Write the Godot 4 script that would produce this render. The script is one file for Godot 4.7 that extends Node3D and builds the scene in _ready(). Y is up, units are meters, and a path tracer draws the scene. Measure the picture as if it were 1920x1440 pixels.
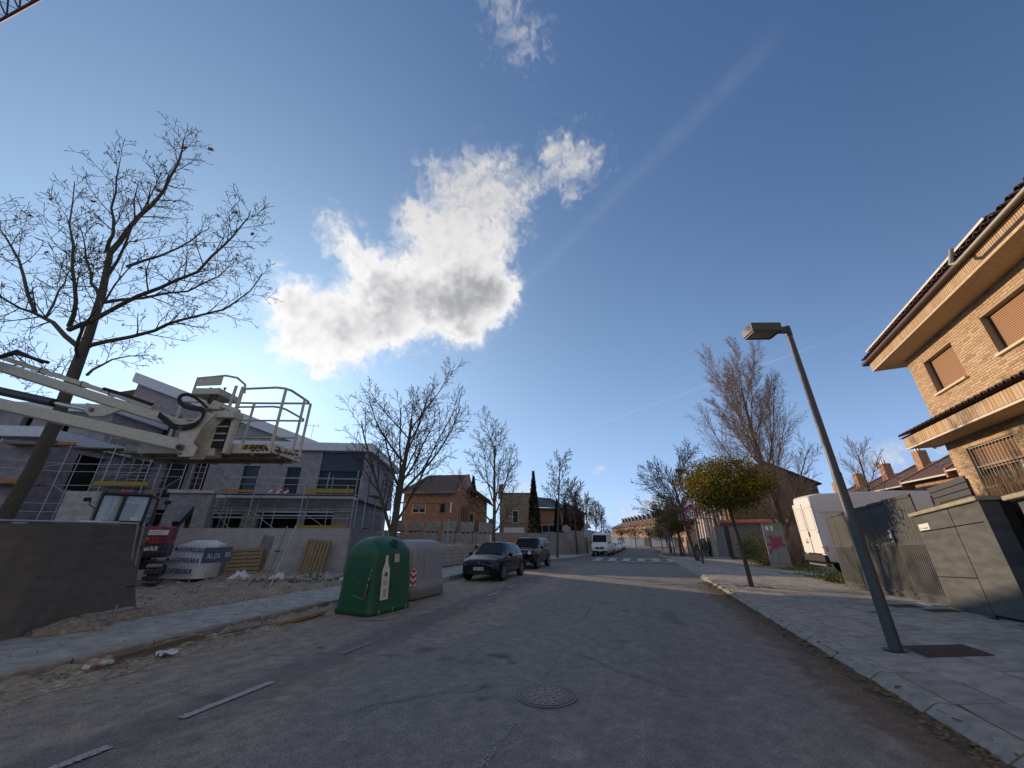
extends Node3D
# A residential street under a winter sky. The road runs along -z; site(d, l, y) lays points out on a survey grid turned 18 degrees from the road.

var M := {}
var T := {}
var rng := RandomNumberGenerator.new()

class MB:
	# collects triangles; quads are given counter-clockwise as seen from outside
	var v := PackedVector3Array()
	var n := PackedVector3Array()
	var c := PackedColorArray()
	var col := Color(1, 1, 1)
	var xf := Transform3D()
	func tri3(a: Vector3, b: Vector3, d: Vector3, na: Vector3, nb: Vector3, nd: Vector3) -> void:
		v.push_back(xf * a); v.push_back(xf * d); v.push_back(xf * b)
		n.push_back((xf.basis * na).normalized()); n.push_back((xf.basis * nd).normalized()); n.push_back((xf.basis * nb).normalized())
		c.push_back(col); c.push_back(col); c.push_back(col)
	func tri(a: Vector3, b: Vector3, d: Vector3) -> void:
		var k := (b - a).cross(d - a)
		if k.length_squared() < 1e-16: return
		k = k.normalized()
		tri3(a, b, d, k, k, k)
	func quad(a: Vector3, b: Vector3, d: Vector3, e: Vector3) -> void:
		tri(a, b, d); tri(a, d, e)
	func box(p: Vector3, s: Vector3, b := Basis(), faces := 63) -> void:
		var h := s * 0.5
		var q := []
		for i in 8:
			q.append(p + b * Vector3(h.x if i & 1 else -h.x, h.y if i & 2 else -h.y, h.z if i & 4 else -h.z))
		if faces & 1: quad(q[4], q[5], q[7], q[6])
		if faces & 2: quad(q[1], q[0], q[2], q[3])
		if faces & 4: quad(q[5], q[1], q[3], q[7])
		if faces & 8: quad(q[0], q[4], q[6], q[2])
		if faces & 16: quad(q[6], q[7], q[3], q[2])
		if faces & 32: quad(q[0], q[1], q[5], q[4])
	func bar(a: Vector3, b: Vector3, w: float, h: float) -> void:
		# a box beam from a to b, h measured upward
		var d := b - a
		var x := d.normalized()
		var up := Vector3.UP if absf(x.y) < 0.98 else Vector3.RIGHT
		var z := x.cross(up).normalized()
		var y := z.cross(x)
		box((a + b) * 0.5, Vector3(d.length(), h, w), Basis(x, y, z))
	func cbox(p: Vector3, s: Vector3, k: float, b := Basis()) -> void:
		# box with chamfered edges
		var h := s * 0.5
		k = minf(k, minf(h.x, minf(h.y, h.z)) * 0.9)
		var f := func(sx: float, sy: float, sz: float, ax: int) -> Vector3:
			var q := Vector3(sx * (h.x - (0.0 if ax == 0 else k)), sy * (h.y - (0.0 if ax == 1 else k)), sz * (h.z - (0.0 if ax == 2 else k)))
			return p + b * q
		for s1 in [-1.0, 1.0]:
			var r: float = s1
			if r > 0:
				quad(f.call(1, -1, 1, 0), f.call(1, -1, -1, 0), f.call(1, 1, -1, 0), f.call(1, 1, 1, 0))
				quad(f.call(-1, 1, 1, 1), f.call(1, 1, 1, 1), f.call(1, 1, -1, 1), f.call(-1, 1, -1, 1))
				quad(f.call(-1, -1, 1, 2), f.call(1, -1, 1, 2), f.call(1, 1, 1, 2), f.call(-1, 1, 1, 2))
			else:
				quad(f.call(-1, -1, -1, 0), f.call(-1, -1, 1, 0), f.call(-1, 1, 1, 0), f.call(-1, 1, -1, 0))
				quad(f.call(-1, -1, -1, 1), f.call(1, -1, -1, 1), f.call(1, -1, 1, 1), f.call(-1, -1, 1, 1))
				quad(f.call(1, -1, -1, 2), f.call(-1, -1, -1, 2), f.call(-1, 1, -1, 2), f.call(1, 1, -1, 2))
			for s2 in [-1.0, 1.0]:
				var t: float = s2
				fix(f.call(-1, r, t, 1), f.call(1, r, t, 1), f.call(1, r, t, 2), f.call(-1, r, t, 2), b * Vector3(0, r, t))
				fix(f.call(r, -1, t, 0), f.call(r, 1, t, 0), f.call(r, 1, t, 2), f.call(r, -1, t, 2), b * Vector3(r, 0, t))
				fix(f.call(r, t, -1, 0), f.call(r, t, 1, 0), f.call(r, t, 1, 1), f.call(r, t, -1, 1), b * Vector3(r, t, 0))
				for s3 in [-1.0, 1.0]:
					var u: float = s3
					var a1: Vector3 = f.call(r, t, u, 0)
					var a2: Vector3 = f.call(r, t, u, 1)
					var a3: Vector3 = f.call(r, t, u, 2)
					if (a2 - a1).cross(a3 - a1).dot(b * Vector3(r, t, u)) > 0: tri(a1, a2, a3)
					else: tri(a1, a3, a2)
	func fix(a: Vector3, b: Vector3, d: Vector3, e: Vector3, out: Vector3) -> void:
		if (b - a).cross(d - a).dot(out) > 0: quad(a, b, d, e)
		else: quad(e, d, b, a)
	func tube(p: PackedVector3Array, r: PackedFloat32Array, k: int, cap := true) -> void:
		var m := p.size()
		if m < 2: return
		var d := (p[1] - p[0]).normalized()
		var x := d.cross(Vector3.UP if absf(d.y) < 0.9 else Vector3.RIGHT).normalized()
		var prev := PackedVector3Array()
		var pn := PackedVector3Array()
		for i in m:
			if i > 0: d = (p[mini(i + 1, m - 1)] - p[i - 1]).normalized()
			x = (x - d * x.dot(d)).normalized()
			var y := d.cross(x)
			var ring := PackedVector3Array()
			var rn := PackedVector3Array()
			for j in k + 1:
				var a := TAU * j / k
				var q := x * cos(a) + y * sin(a)
				rn.push_back(q); ring.push_back(p[i] + q * r[i])
			if i > 0:
				for j in k:
					tri3(prev[j], prev[j + 1], ring[j + 1], pn[j], pn[j + 1], rn[j + 1])
					tri3(prev[j], ring[j + 1], ring[j], pn[j], rn[j + 1], rn[j])
			if cap and (i == 0 or i == m - 1) and r[i] > 0.001:
				for j in range(1, k - 1):
					if i > 0: tri(ring[0], ring[j], ring[j + 1])
					else: tri(ring[0], ring[j + 1], ring[j])
			prev = ring; pn = rn
	func cyl(a: Vector3, b: Vector3, r: float, k := 8, r2 := -1.0) -> void:
		tube(PackedVector3Array([a, b]), PackedFloat32Array([r, r if r2 < 0 else r2]), k)
	func pipe(p: Array, r: float, k := 6) -> void:
		var q := PackedVector3Array(p)
		var w := PackedFloat32Array(); w.resize(q.size()); w.fill(r)
		tube(q, w, k)
	func grid(rows: Array, closed := false, flip := false) -> void:
		# rows of equally many points, smooth normals
		var a := rows.size()
		var b: int = rows[0].size()
		var nn := []
		for i in a:
			var line := PackedVector3Array()
			for j in b:
				var j0 := (j - 1 + b) % b if closed else maxi(j - 1, 0)
				var j1 := (j + 1) % b if closed else mini(j + 1, b - 1)
				var du: Vector3 = rows[i][j1] - rows[i][j0]
				var dv: Vector3 = rows[mini(i + 1, a - 1)][j] - rows[maxi(i - 1, 0)][j]
				var k := du.cross(dv)
				if k.length_squared() < 1e-14:
					var ii := 1 if i == 0 else a - 2
					du = rows[ii][j1] - rows[ii][j0]; k = du.cross(dv)
				if k.length_squared() < 1e-14: k = Vector3.UP * (1.0 if not flip else -1.0)
				line.push_back(k.normalized() * (-1.0 if flip else 1.0))
			nn.append(line)
		for i in a - 1:
			for j in (b if closed else b - 1):
				var j1 := (j + 1) % b
				if flip:
					tri3(rows[i][j], rows[i + 1][j1], rows[i][j1], nn[i][j], nn[i + 1][j1], nn[i][j1])
					tri3(rows[i][j], rows[i + 1][j], rows[i + 1][j1], nn[i][j], nn[i + 1][j], nn[i + 1][j1])
				else:
					tri3(rows[i][j], rows[i][j1], rows[i + 1][j1], nn[i][j], nn[i][j1], nn[i + 1][j1])
					tri3(rows[i][j], rows[i + 1][j1], rows[i + 1][j], nn[i][j], nn[i + 1][j1], nn[i + 1][j])
	func ball(p: Vector3, r: Vector3, k := 8, m := 5) -> void:
		var rows := []
		for i in m + 1:
			var e := PI * i / m - PI / 2
			var row := PackedVector3Array()
			for j in k:
				var a := -TAU * j / k
				row.push_back(p + Vector3(cos(a) * cos(e) * r.x, sin(e) * r.y, sin(a) * cos(e) * r.z))
			rows.append(row)
		grid(rows, true)
	func slab(poly: PackedVector2Array, z0: float, z1: float) -> void:
		# polygon (counter-clockwise in x, y) pushed from z0 to z1
		if Geometry2D.is_polygon_clockwise(poly): poly = poly.duplicate(); poly.reverse()
		var t := Geometry2D.triangulate_polygon(poly)
		for i in range(0, t.size(), 3):
			var p := poly[t[i]]; var q := poly[t[i + 1]]; var r := poly[t[i + 2]]
			if (q - p).cross(r - p) < 0: var w := q; q = r; r = w
			tri(Vector3(p.x, p.y, z1), Vector3(q.x, q.y, z1), Vector3(r.x, r.y, z1))
			tri(Vector3(p.x, p.y, z0), Vector3(r.x, r.y, z0), Vector3(q.x, q.y, z0))
		for i in poly.size():
			var p := poly[i]; var q := poly[(i + 1) % poly.size()]
			quad(Vector3(p.x, p.y, z0), Vector3(q.x, q.y, z0), Vector3(q.x, q.y, z1), Vector3(p.x, p.y, z1))
	func disc(p: Vector3, r: float, nrm: Vector3, k := 16, r0 := 0.0) -> void:
		var x := nrm.cross(Vector3.UP if absf(nrm.y) < 0.9 else Vector3.RIGHT).normalized()
		var y := nrm.cross(x)
		for j in k:
			var a := TAU * j / k; var b := TAU * (j + 1) / k
			var q := x * cos(a) + y * sin(a); var w := x * cos(b) + y * sin(b)
			if r0 > 0: quad(p + q * r0, p + q * r, p + w * r, p + w * r0)
			else: tri(p, p + q * r, p + w * r)
	func mesh() -> ArrayMesh:
		var a := []
		a.resize(Mesh.ARRAY_MAX)
		a[Mesh.ARRAY_VERTEX] = v; a[Mesh.ARRAY_NORMAL] = n; a[Mesh.ARRAY_COLOR] = c
		var m := ArrayMesh.new()
		if v.size(): m.add_surface_from_arrays(Mesh.PRIMITIVE_TRIANGLES, a)
		return m

func site(d: float, l: float, y := 0.0) -> Vector3:
	return Vector3(-0.3088 * d + 0.9511 * l, y, -0.9511 * d - 0.3088 * l)

func frame(o: Vector3, along: Vector3) -> Transform3D:
	var x := Vector3(along.x, 0, along.z).normalized()
	return Transform3D(Basis(x, Vector3.UP, x.cross(Vector3.UP)), o)

func gy(z: float) -> float:      # the street dips gently beyond the crossing
	return -0.6 * smoothstep(33.0, 58.0, -z)

func kerb_x(z: float) -> float:  # face of the right-hand kerb
	return 2.42 + 0.0149 * clampf(z + 19.1, -12.0, 25.0)

func part(parent: Node, called: String, mb, mat: String, label := "") -> MeshInstance3D:
	var o := MeshInstance3D.new()
	o.name = called
	o.mesh = mb.mesh() if mb is MB else mb
	o.material_override = M[mat]
	if label: o.set_meta("label", label)
	parent.add_child(o, true)
	return o

func stuff(parent: Node, called: String, mb, mat: String) -> MeshInstance3D:
	var o := part(parent, called, mb, mat)
	o.set_meta("kind", "stuff")
	return o

var used := {}
func numbered(called: String) -> String:
	used[called] = used.get(called, -1) + 1
	return called if used[called] == 0 else "%s_%03d" % [called, used[called]]

func thing(called: String, label: String, category: String, xf := Transform3D(), group := "") -> Node3D:
	var o := Node3D.new()
	o.name = numbered(called)
	o.transform = xf
	tag(o, label, category, group)
	add_child(o)
	return o

func tag(o: Node, label: String, category: String, group := "") -> void:
	o.set_meta("label", label); o.set_meta("category", category)
	if group: o.set_meta("group", group)

func single(called: String, mb, mat: String, label: String, category: String, group := "", xf := Transform3D()) -> MeshInstance3D:
	var o := MeshInstance3D.new()
	o.name = numbered(called)
	o.mesh = mb.mesh() if mb is MB else mb
	o.material_override = M[mat]
	o.transform = xf
	tag(o, label, category, group)
	add_child(o)
	return o

func setting(called: String, mb, mat: String) -> MeshInstance3D:
	var o := MeshInstance3D.new()
	o.name = numbered(called)
	o.mesh = mb.mesh() if mb is MB else mb
	o.material_override = M[mat]
	o.set_meta("kind", "structure")
	add_child(o)
	return o

func copy(src: Node3D, xf: Transform3D, label: String) -> Node3D:
	var o: Node3D = src.duplicate()
	o.name = numbered(str(src.name).rstrip("0123456789").rstrip("_"))
	o.transform = xf
	o.set_meta("label", label)
	add_child(o)
	return o

func text(parent: Node, called: String, what: String, h: float, mat: String, xf: Transform3D, bold := true, fname := "Droid Sans") -> MeshInstance3D:
	var f := SystemFont.new()
	f.font_names = PackedStringArray([fname])
	f.font_weight = 700 if bold else 400
	var t := TextMesh.new()
	t.font = f; t.text = what; t.font_size = 48; t.pixel_size = h / 35.0; t.depth = 0.002; t.curve_step = 3.0
	var o := part(parent, called, t, mat)
	o.transform = xf
	return o

func rnd(a: float, b: float) -> float:
	return rng.randf_range(a, b)

func tone(lo: float, hi: float, freq: float, oct := 4, kind := FastNoiseLite.TYPE_SIMPLEX_SMOOTH, px := 512, sx := 1.0) -> NoiseTexture2D:
	var f := FastNoiseLite.new()
	f.seed = rng.randi_range(1, 9999); f.noise_type = kind; f.frequency = freq; f.fractal_octaves = oct; f.fractal_gain = 0.55
	var g := Gradient.new()
	g.offsets = PackedFloat32Array([0.15, 0.85])
	g.colors = PackedColorArray([Color(lo, lo, lo), Color(hi, hi, hi)])
	var t := NoiseTexture2D.new()
	t.width = px; t.height = int(px / sx); t.seamless = true; t.noise = f; t.color_ramp = g
	return t

func mat(key: String, r: float, g: float, b: float, rough := 0.85, o := {}) -> StandardMaterial3D:
	var m := StandardMaterial3D.new()
	m.resource_name = key
	m.albedo_color = Color(r, g, b).linear_to_srgb()
	m.roughness = rough
	m.metallic = o.get("metal", 0.0)
	m.metallic_specular = o.get("spec", 0.5)
	if o.has("tex"):
		m.albedo_texture = T[o.tex]
		m.uv1_triplanar = true
		m.uv1_world_triplanar = o.get("world", true)
		m.uv1_scale = Vector3.ONE / float(o.get("size", 1.0)) * o.get("stretch", Vector3.ONE)
		m.uv1_offset = Vector3(0.37, 0.11, 0.71)
	if o.has("bump"):
		m.heightmap_enabled = true; m.heightmap_texture = T[o.get("btex", o.get("tex", "grain"))]; m.heightmap_scale = o.bump
		m.uv1_triplanar = true; m.uv1_world_triplanar = o.get("world", true)
		if not o.has("tex"): m.uv1_scale = Vector3.ONE / float(o.get("size", 1.0))
	if o.has("tex2"):
		m.detail_enabled = true; m.detail_albedo = T[o.tex2]; m.detail_blend_mode = BaseMaterial3D.BLEND_MODE_MUL
		m.detail_uv_layer = BaseMaterial3D.DETAIL_UV_2
		m.uv2_triplanar = true; m.uv2_world_triplanar = o.get("world", true)
		m.uv2_scale = Vector3.ONE / float(o.get("size2", 5.0)) * o.get("stretch2", Vector3.ONE)
	if o.get("vc", false): m.vertex_color_use_as_albedo = true
	if o.has("coat"): m.clearcoat_enabled = true; m.clearcoat = o.coat; m.clearcoat_roughness = 0.05
	if o.has("alpha"):
		m.transparency = BaseMaterial3D.TRANSPARENCY_ALPHA; m.albedo_color.a = o.alpha
	if o.has("back"): m.backlight_enabled = true; m.backlight = Color(o.back[0], o.back[1], o.back[2]).linear_to_srgb()
	M[key] = m
	return m

const SUN_AZ := -58.0
const SUN_EL := 13.2

func sky_dir(az: float, el: float) -> Vector3:
	var a := deg_to_rad(az); var e := deg_to_rad(el)
	return Vector3(sin(a) * cos(e), sin(e), -cos(a) * cos(e))

func make_sky() -> Image:
	var sun := sky_dir(SUN_AZ, SUN_EL)
	var w := 512; var h := 256
	var im := Image.create(w, h, false, Image.FORMAT_RGBF)
	for j in h:
		var el := 90.0 - (j + 0.5) * 180.0 / h
		var e := maxf(el, 0.0)
		for i in w:
			var az := (i + 0.5) * 360.0 / w - 180.0
			var d := sky_dir(az, e)
			var g := rad_to_deg(acos(clampf(d.dot(sun), -1, 1)))
			var t := exp(-e / 20.0)
			var b := Color(0.020, 0.066, 0.205).lerp(Color(0.42, 0.64, 1.0), t)
			b = b.lerp(Color(0.44, 0.55, 0.74), 0.75 * exp(-e / 4.5))
			b = b * (1.0 - 0.24 * smoothstep(62.0, 105.0, g) * smoothstep(8.0, 30.0, e))
			b += Color(0.74, 1.0, 1.12) * (0.66 * exp(-g / 28.0))
			var da := absf(wrapf(az - SUN_AZ, -180.0, 180.0))
			b += Color(0.95, 1.0, 1.05) * (0.22 * exp(-e / 16.0) * exp(-da * da / 1600.0))
			b += Color(1.0, 0.97, 0.92) * (0.30 * exp(-g / 9.0))
			b = Color(b.r * 1.03, b.g * 1.075, b.b * 1.13)
			if el < 0: b = b.lerp(Color(0.11, 0.105, 0.10), smoothstep(0.0, -3.0, el))
			im.set_pixel(i, j, Color(b.r, b.g, b.b))
	w = 3072; h = 1536
	im.resize(w, h, Image.INTERPOLATE_CUBIC)
	var f := FastNoiseLite.new()
	f.seed = 7; f.noise_type = FastNoiseLite.TYPE_SIMPLEX_SMOOTH; f.frequency = 1.0; f.fractal_octaves = 6; f.fractal_gain = 0.55
	var f2 := FastNoiseLite.new()
	f2.seed = 21; f2.noise_type = FastNoiseLite.TYPE_SIMPLEX_SMOOTH; f2.frequency = 1.0; f2.fractal_octaves = 4
	# puffs: azimuth, elevation, radius in degrees, thickness
	var cum := [
		[-52.4, 24.5, 3.0, 1.0], [-54.5, 29.8, 3.0, 1.0], [-48.2, 22.2, 1.9, 0.9], [-50.0, 29.0, 4.4, 1.1], [-45.4, 26.6, 4.2, 1.1], [-42.2, 31.2, 5.0, 1.2], [-40.4, 35.2, 4.0, 1.1], [-33.8, 34.9, 5.2, 1.5], [-27.9, 34.0, 4.8, 1.5], [-22.5, 35.9, 4.2, 1.3], [-20.4, 37.5, 3.0, 1.1], [-26.4, 39.8, 4.4, 1.2],
		[-49.8, 40.6, 3.2, 0.55], [-52.7, 41.8, 1.6, 0.45], [-47.4, 38.6, 2.6, 0.6], [-43.6, 37.4, 2.6, 0.7], [-36.1, 43.4, 4.2, 0.7], [-30.1, 45.5, 4.8, 0.75], [-38.8, 46.5, 2.4, 0.5], [-25.0, 49.8, 4.4, 0.62], [-33.2, 51.3, 2.9, 0.45], [-18.0, 48.9, 3.8, 0.6], [-19.2, 54.0, 3.0, 0.45], [-26.5, 54.0, 2.6, 0.45], [-36.8, 52.3, 1.6, 0.4], [-13.2, 51.4, 2.2, 0.45], [-5.9, 53.6, 3.5, 0.62], [-0.5, 53.0, 2.8, 0.45], [-9.3, 55.3, 1.9, 0.5], [-5.4, 49.3, 1.7, 0.5], [-25.7, 30.6, 1.8, 0.9], [-38.4, 29.3, 2.6, 0.95], [-20.2, 43.8, 3.0, 0.7], [-57.0, 34.6, 1.2, 0.5],
		[-16.5, 67.6, 4.0, 0.30], [-13.0, 65.5, 2.4, 0.27], [-23.5, 69.0, 2.6, 0.27],
		[-4.9, 9.4, 0.9, 0.5], [-4.2, 9.2, 0.6, 0.5], [28.7, 8.2, 2.6, 0.45], [26.2, 7.4, 2.0, 0.4], [33.0, 9.0, 1.8, 0.4],
		[-1.0, 3.6, 2.6, 0.6], [3.0, 4.0, 2.2, 0.55], [-7.0, 3.4, 3.0, 0.5], [8.0, 3.2, 3.0, 0.5], [-15.0, 6.2, 2.6, 0.55], [-19.0, 5.8, 2.2, 0.5], [-24.0, 5.2, 3.4, 0.5], [-27.5, 7.5, 2.0, 0.5],
		[70.0, 9.0, 5.0, 0.6], [77.0, 8.0, 4.0, 0.6]]
	# denser cumulus added out of view behind the camera to brighten the shaded ground
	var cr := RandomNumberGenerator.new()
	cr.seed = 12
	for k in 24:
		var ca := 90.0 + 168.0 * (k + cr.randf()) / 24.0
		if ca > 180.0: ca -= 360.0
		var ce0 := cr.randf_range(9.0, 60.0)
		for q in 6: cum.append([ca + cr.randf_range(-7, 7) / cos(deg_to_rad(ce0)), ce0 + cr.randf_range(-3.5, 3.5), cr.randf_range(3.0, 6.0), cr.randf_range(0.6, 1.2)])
	var done := {}
	var near := []
	for k in 36:
		var list := []
		for puff in cum:
			var wide: float = puff[2] * 2.2 / cos(deg_to_rad(puff[1])) + 9.0
			if absf(wrapf(k * 10.0 - 175.0 - puff[0], -180.0, 180.0)) < wide: list.append(puff)
		near.append(list)
	var pa := sky_dir(-31.1, 23.9); var pb := sky_dir(14.6, 51.5)
	var trail := pa.cross(pb).normalized()
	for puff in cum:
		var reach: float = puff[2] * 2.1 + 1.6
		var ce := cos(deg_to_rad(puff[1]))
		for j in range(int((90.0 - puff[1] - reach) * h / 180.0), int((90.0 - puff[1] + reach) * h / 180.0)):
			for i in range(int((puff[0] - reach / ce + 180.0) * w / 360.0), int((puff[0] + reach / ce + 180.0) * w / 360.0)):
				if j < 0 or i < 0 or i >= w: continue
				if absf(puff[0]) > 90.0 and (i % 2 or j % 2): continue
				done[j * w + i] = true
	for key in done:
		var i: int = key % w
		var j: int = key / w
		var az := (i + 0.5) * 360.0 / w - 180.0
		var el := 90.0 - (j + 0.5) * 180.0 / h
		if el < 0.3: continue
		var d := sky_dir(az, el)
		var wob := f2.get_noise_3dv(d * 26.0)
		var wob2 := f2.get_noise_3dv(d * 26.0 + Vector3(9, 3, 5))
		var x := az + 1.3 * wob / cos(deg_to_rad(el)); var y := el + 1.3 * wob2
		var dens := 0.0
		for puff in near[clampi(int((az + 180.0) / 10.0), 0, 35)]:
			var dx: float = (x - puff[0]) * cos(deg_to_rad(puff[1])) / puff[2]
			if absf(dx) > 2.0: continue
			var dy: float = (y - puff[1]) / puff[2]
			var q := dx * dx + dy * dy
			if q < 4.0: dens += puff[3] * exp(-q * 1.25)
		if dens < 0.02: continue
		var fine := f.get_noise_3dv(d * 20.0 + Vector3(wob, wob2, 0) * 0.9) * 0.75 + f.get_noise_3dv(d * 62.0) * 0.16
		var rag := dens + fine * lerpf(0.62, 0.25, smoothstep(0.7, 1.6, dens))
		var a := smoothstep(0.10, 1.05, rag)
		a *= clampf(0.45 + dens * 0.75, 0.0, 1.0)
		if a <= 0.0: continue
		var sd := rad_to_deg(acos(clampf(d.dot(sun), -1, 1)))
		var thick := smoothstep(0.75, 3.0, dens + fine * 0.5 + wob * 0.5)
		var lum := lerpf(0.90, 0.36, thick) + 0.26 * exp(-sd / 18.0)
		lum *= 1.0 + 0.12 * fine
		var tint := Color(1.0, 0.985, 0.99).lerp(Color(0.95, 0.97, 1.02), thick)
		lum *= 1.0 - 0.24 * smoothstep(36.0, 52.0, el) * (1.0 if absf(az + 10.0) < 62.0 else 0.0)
		lum = lerpf(lum, lerpf(0.95, 0.80, thick), smoothstep(75.0, 110.0, sd) * smoothstep(62.0, 85.0, absf(az)))  # the added rear clouds are kept brighter, as fill light
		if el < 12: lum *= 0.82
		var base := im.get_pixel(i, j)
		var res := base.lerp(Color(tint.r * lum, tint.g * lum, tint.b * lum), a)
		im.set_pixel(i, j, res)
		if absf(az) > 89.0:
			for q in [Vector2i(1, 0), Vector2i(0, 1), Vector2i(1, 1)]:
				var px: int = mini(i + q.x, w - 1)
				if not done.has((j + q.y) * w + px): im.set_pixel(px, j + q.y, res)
	# an old condensation trail, spread wide, and a thin fresh one
	var trails := [[pa, pb, -0.02, 1.35, 0.85, 0.045], [sky_dir(-12.9, 13.4), sky_dir(12.5, 19.9), 0.0, 1.6, 0.11, 0.12]]
	for tr in trails:
		var nrm: Vector3 = tr[0].cross(tr[1]).normalized()
		var ax: Vector3 = tr[0]
		var ay: Vector3 = nrm.cross(ax)
		var span: float = ax.angle_to(tr[1])
		var steps := int(span * float(tr[3]) / 0.0011)
		var seen2 := {}
		for s in range(int(steps * float(tr[2])), steps):
			var q := span * float(tr[3]) * s / steps
			var c0 := ax * cos(q) + ay * sin(q)
			for o in range(-30, 31):
				var off := o * 0.055 * float(tr[4]) * 1.4
				var d := (c0 + nrm * deg_to_rad(off)).normalized()
				var px := int((rad_to_deg(atan2(d.x, -d.z)) + 180.0) * w / 360.0)
				var py := int((90.0 - rad_to_deg(asin(d.y))) * h / 180.0)
				var id := py * w + px
				if seen2.has(id) or px < 0 or px >= w or py < 0: continue
				seen2[id] = true
				var wd: float = tr[4] * (0.75 + 0.5 * q)
				var k := exp(-off * off / (wd * wd)) * float(tr[5]) * (0.75 + 0.5 * f.get_noise_3dv(d * 22.0)) * smoothstep(0.0, 0.12, 1.0 - float(s) / steps)
				im.set_pixel(px, py, im.get_pixel(px, py).lerp(Color(0.86, 0.87, 0.9), clampf(k, 0, 1)))
	var turned := Image.create(w, h, false, Image.FORMAT_RGBF)   # the panorama begins at -z
	turned.blit_rect(im, Rect2i(w / 2, 0, w / 2, h), Vector2i(0, 0))
	turned.blit_rect(im, Rect2i(0, 0, w / 2, h), Vector2i(w / 2, 0))
	return turned

func make_world() -> void:
	var cam := Camera3D.new()
	cam.name = "camera"
	cam.position = Vector3(0, 1.75, 0)
	cam.rotation = Vector3(deg_to_rad(22.76), deg_to_rad(17.986), 0)
	cam.fov = 93.13
	cam.near = 0.1; cam.far = 1500.0
	add_child(cam)
	cam.current = true
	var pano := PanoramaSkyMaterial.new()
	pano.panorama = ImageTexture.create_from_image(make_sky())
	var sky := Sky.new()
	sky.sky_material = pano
	var env := Environment.new()
	env.background_mode = Environment.BG_SKY
	env.sky = sky
	env.tonemap_mode = Environment.TONE_MAPPER_LINEAR
	env.tonemap_exposure = 1.0
	env.sdfgi_enabled = true; env.ssao_enabled = true; env.ssil_enabled = true
	var we := WorldEnvironment.new()
	we.name = "world_environment"
	we.environment = env
	add_child(we)
	var sun := DirectionalLight3D.new()
	sun.name = "sun"
	sun.light_energy = 1.6
	sun.light_color = Color(1.0, 0.88, 0.73)
	sun.light_angular_distance = 0.5
	sun.shadow_enabled = true
	add_child(sun)
	sun.look_at_from_position(sky_dir(SUN_AZ, SUN_EL) * 100.0, Vector3.ZERO)

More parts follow.
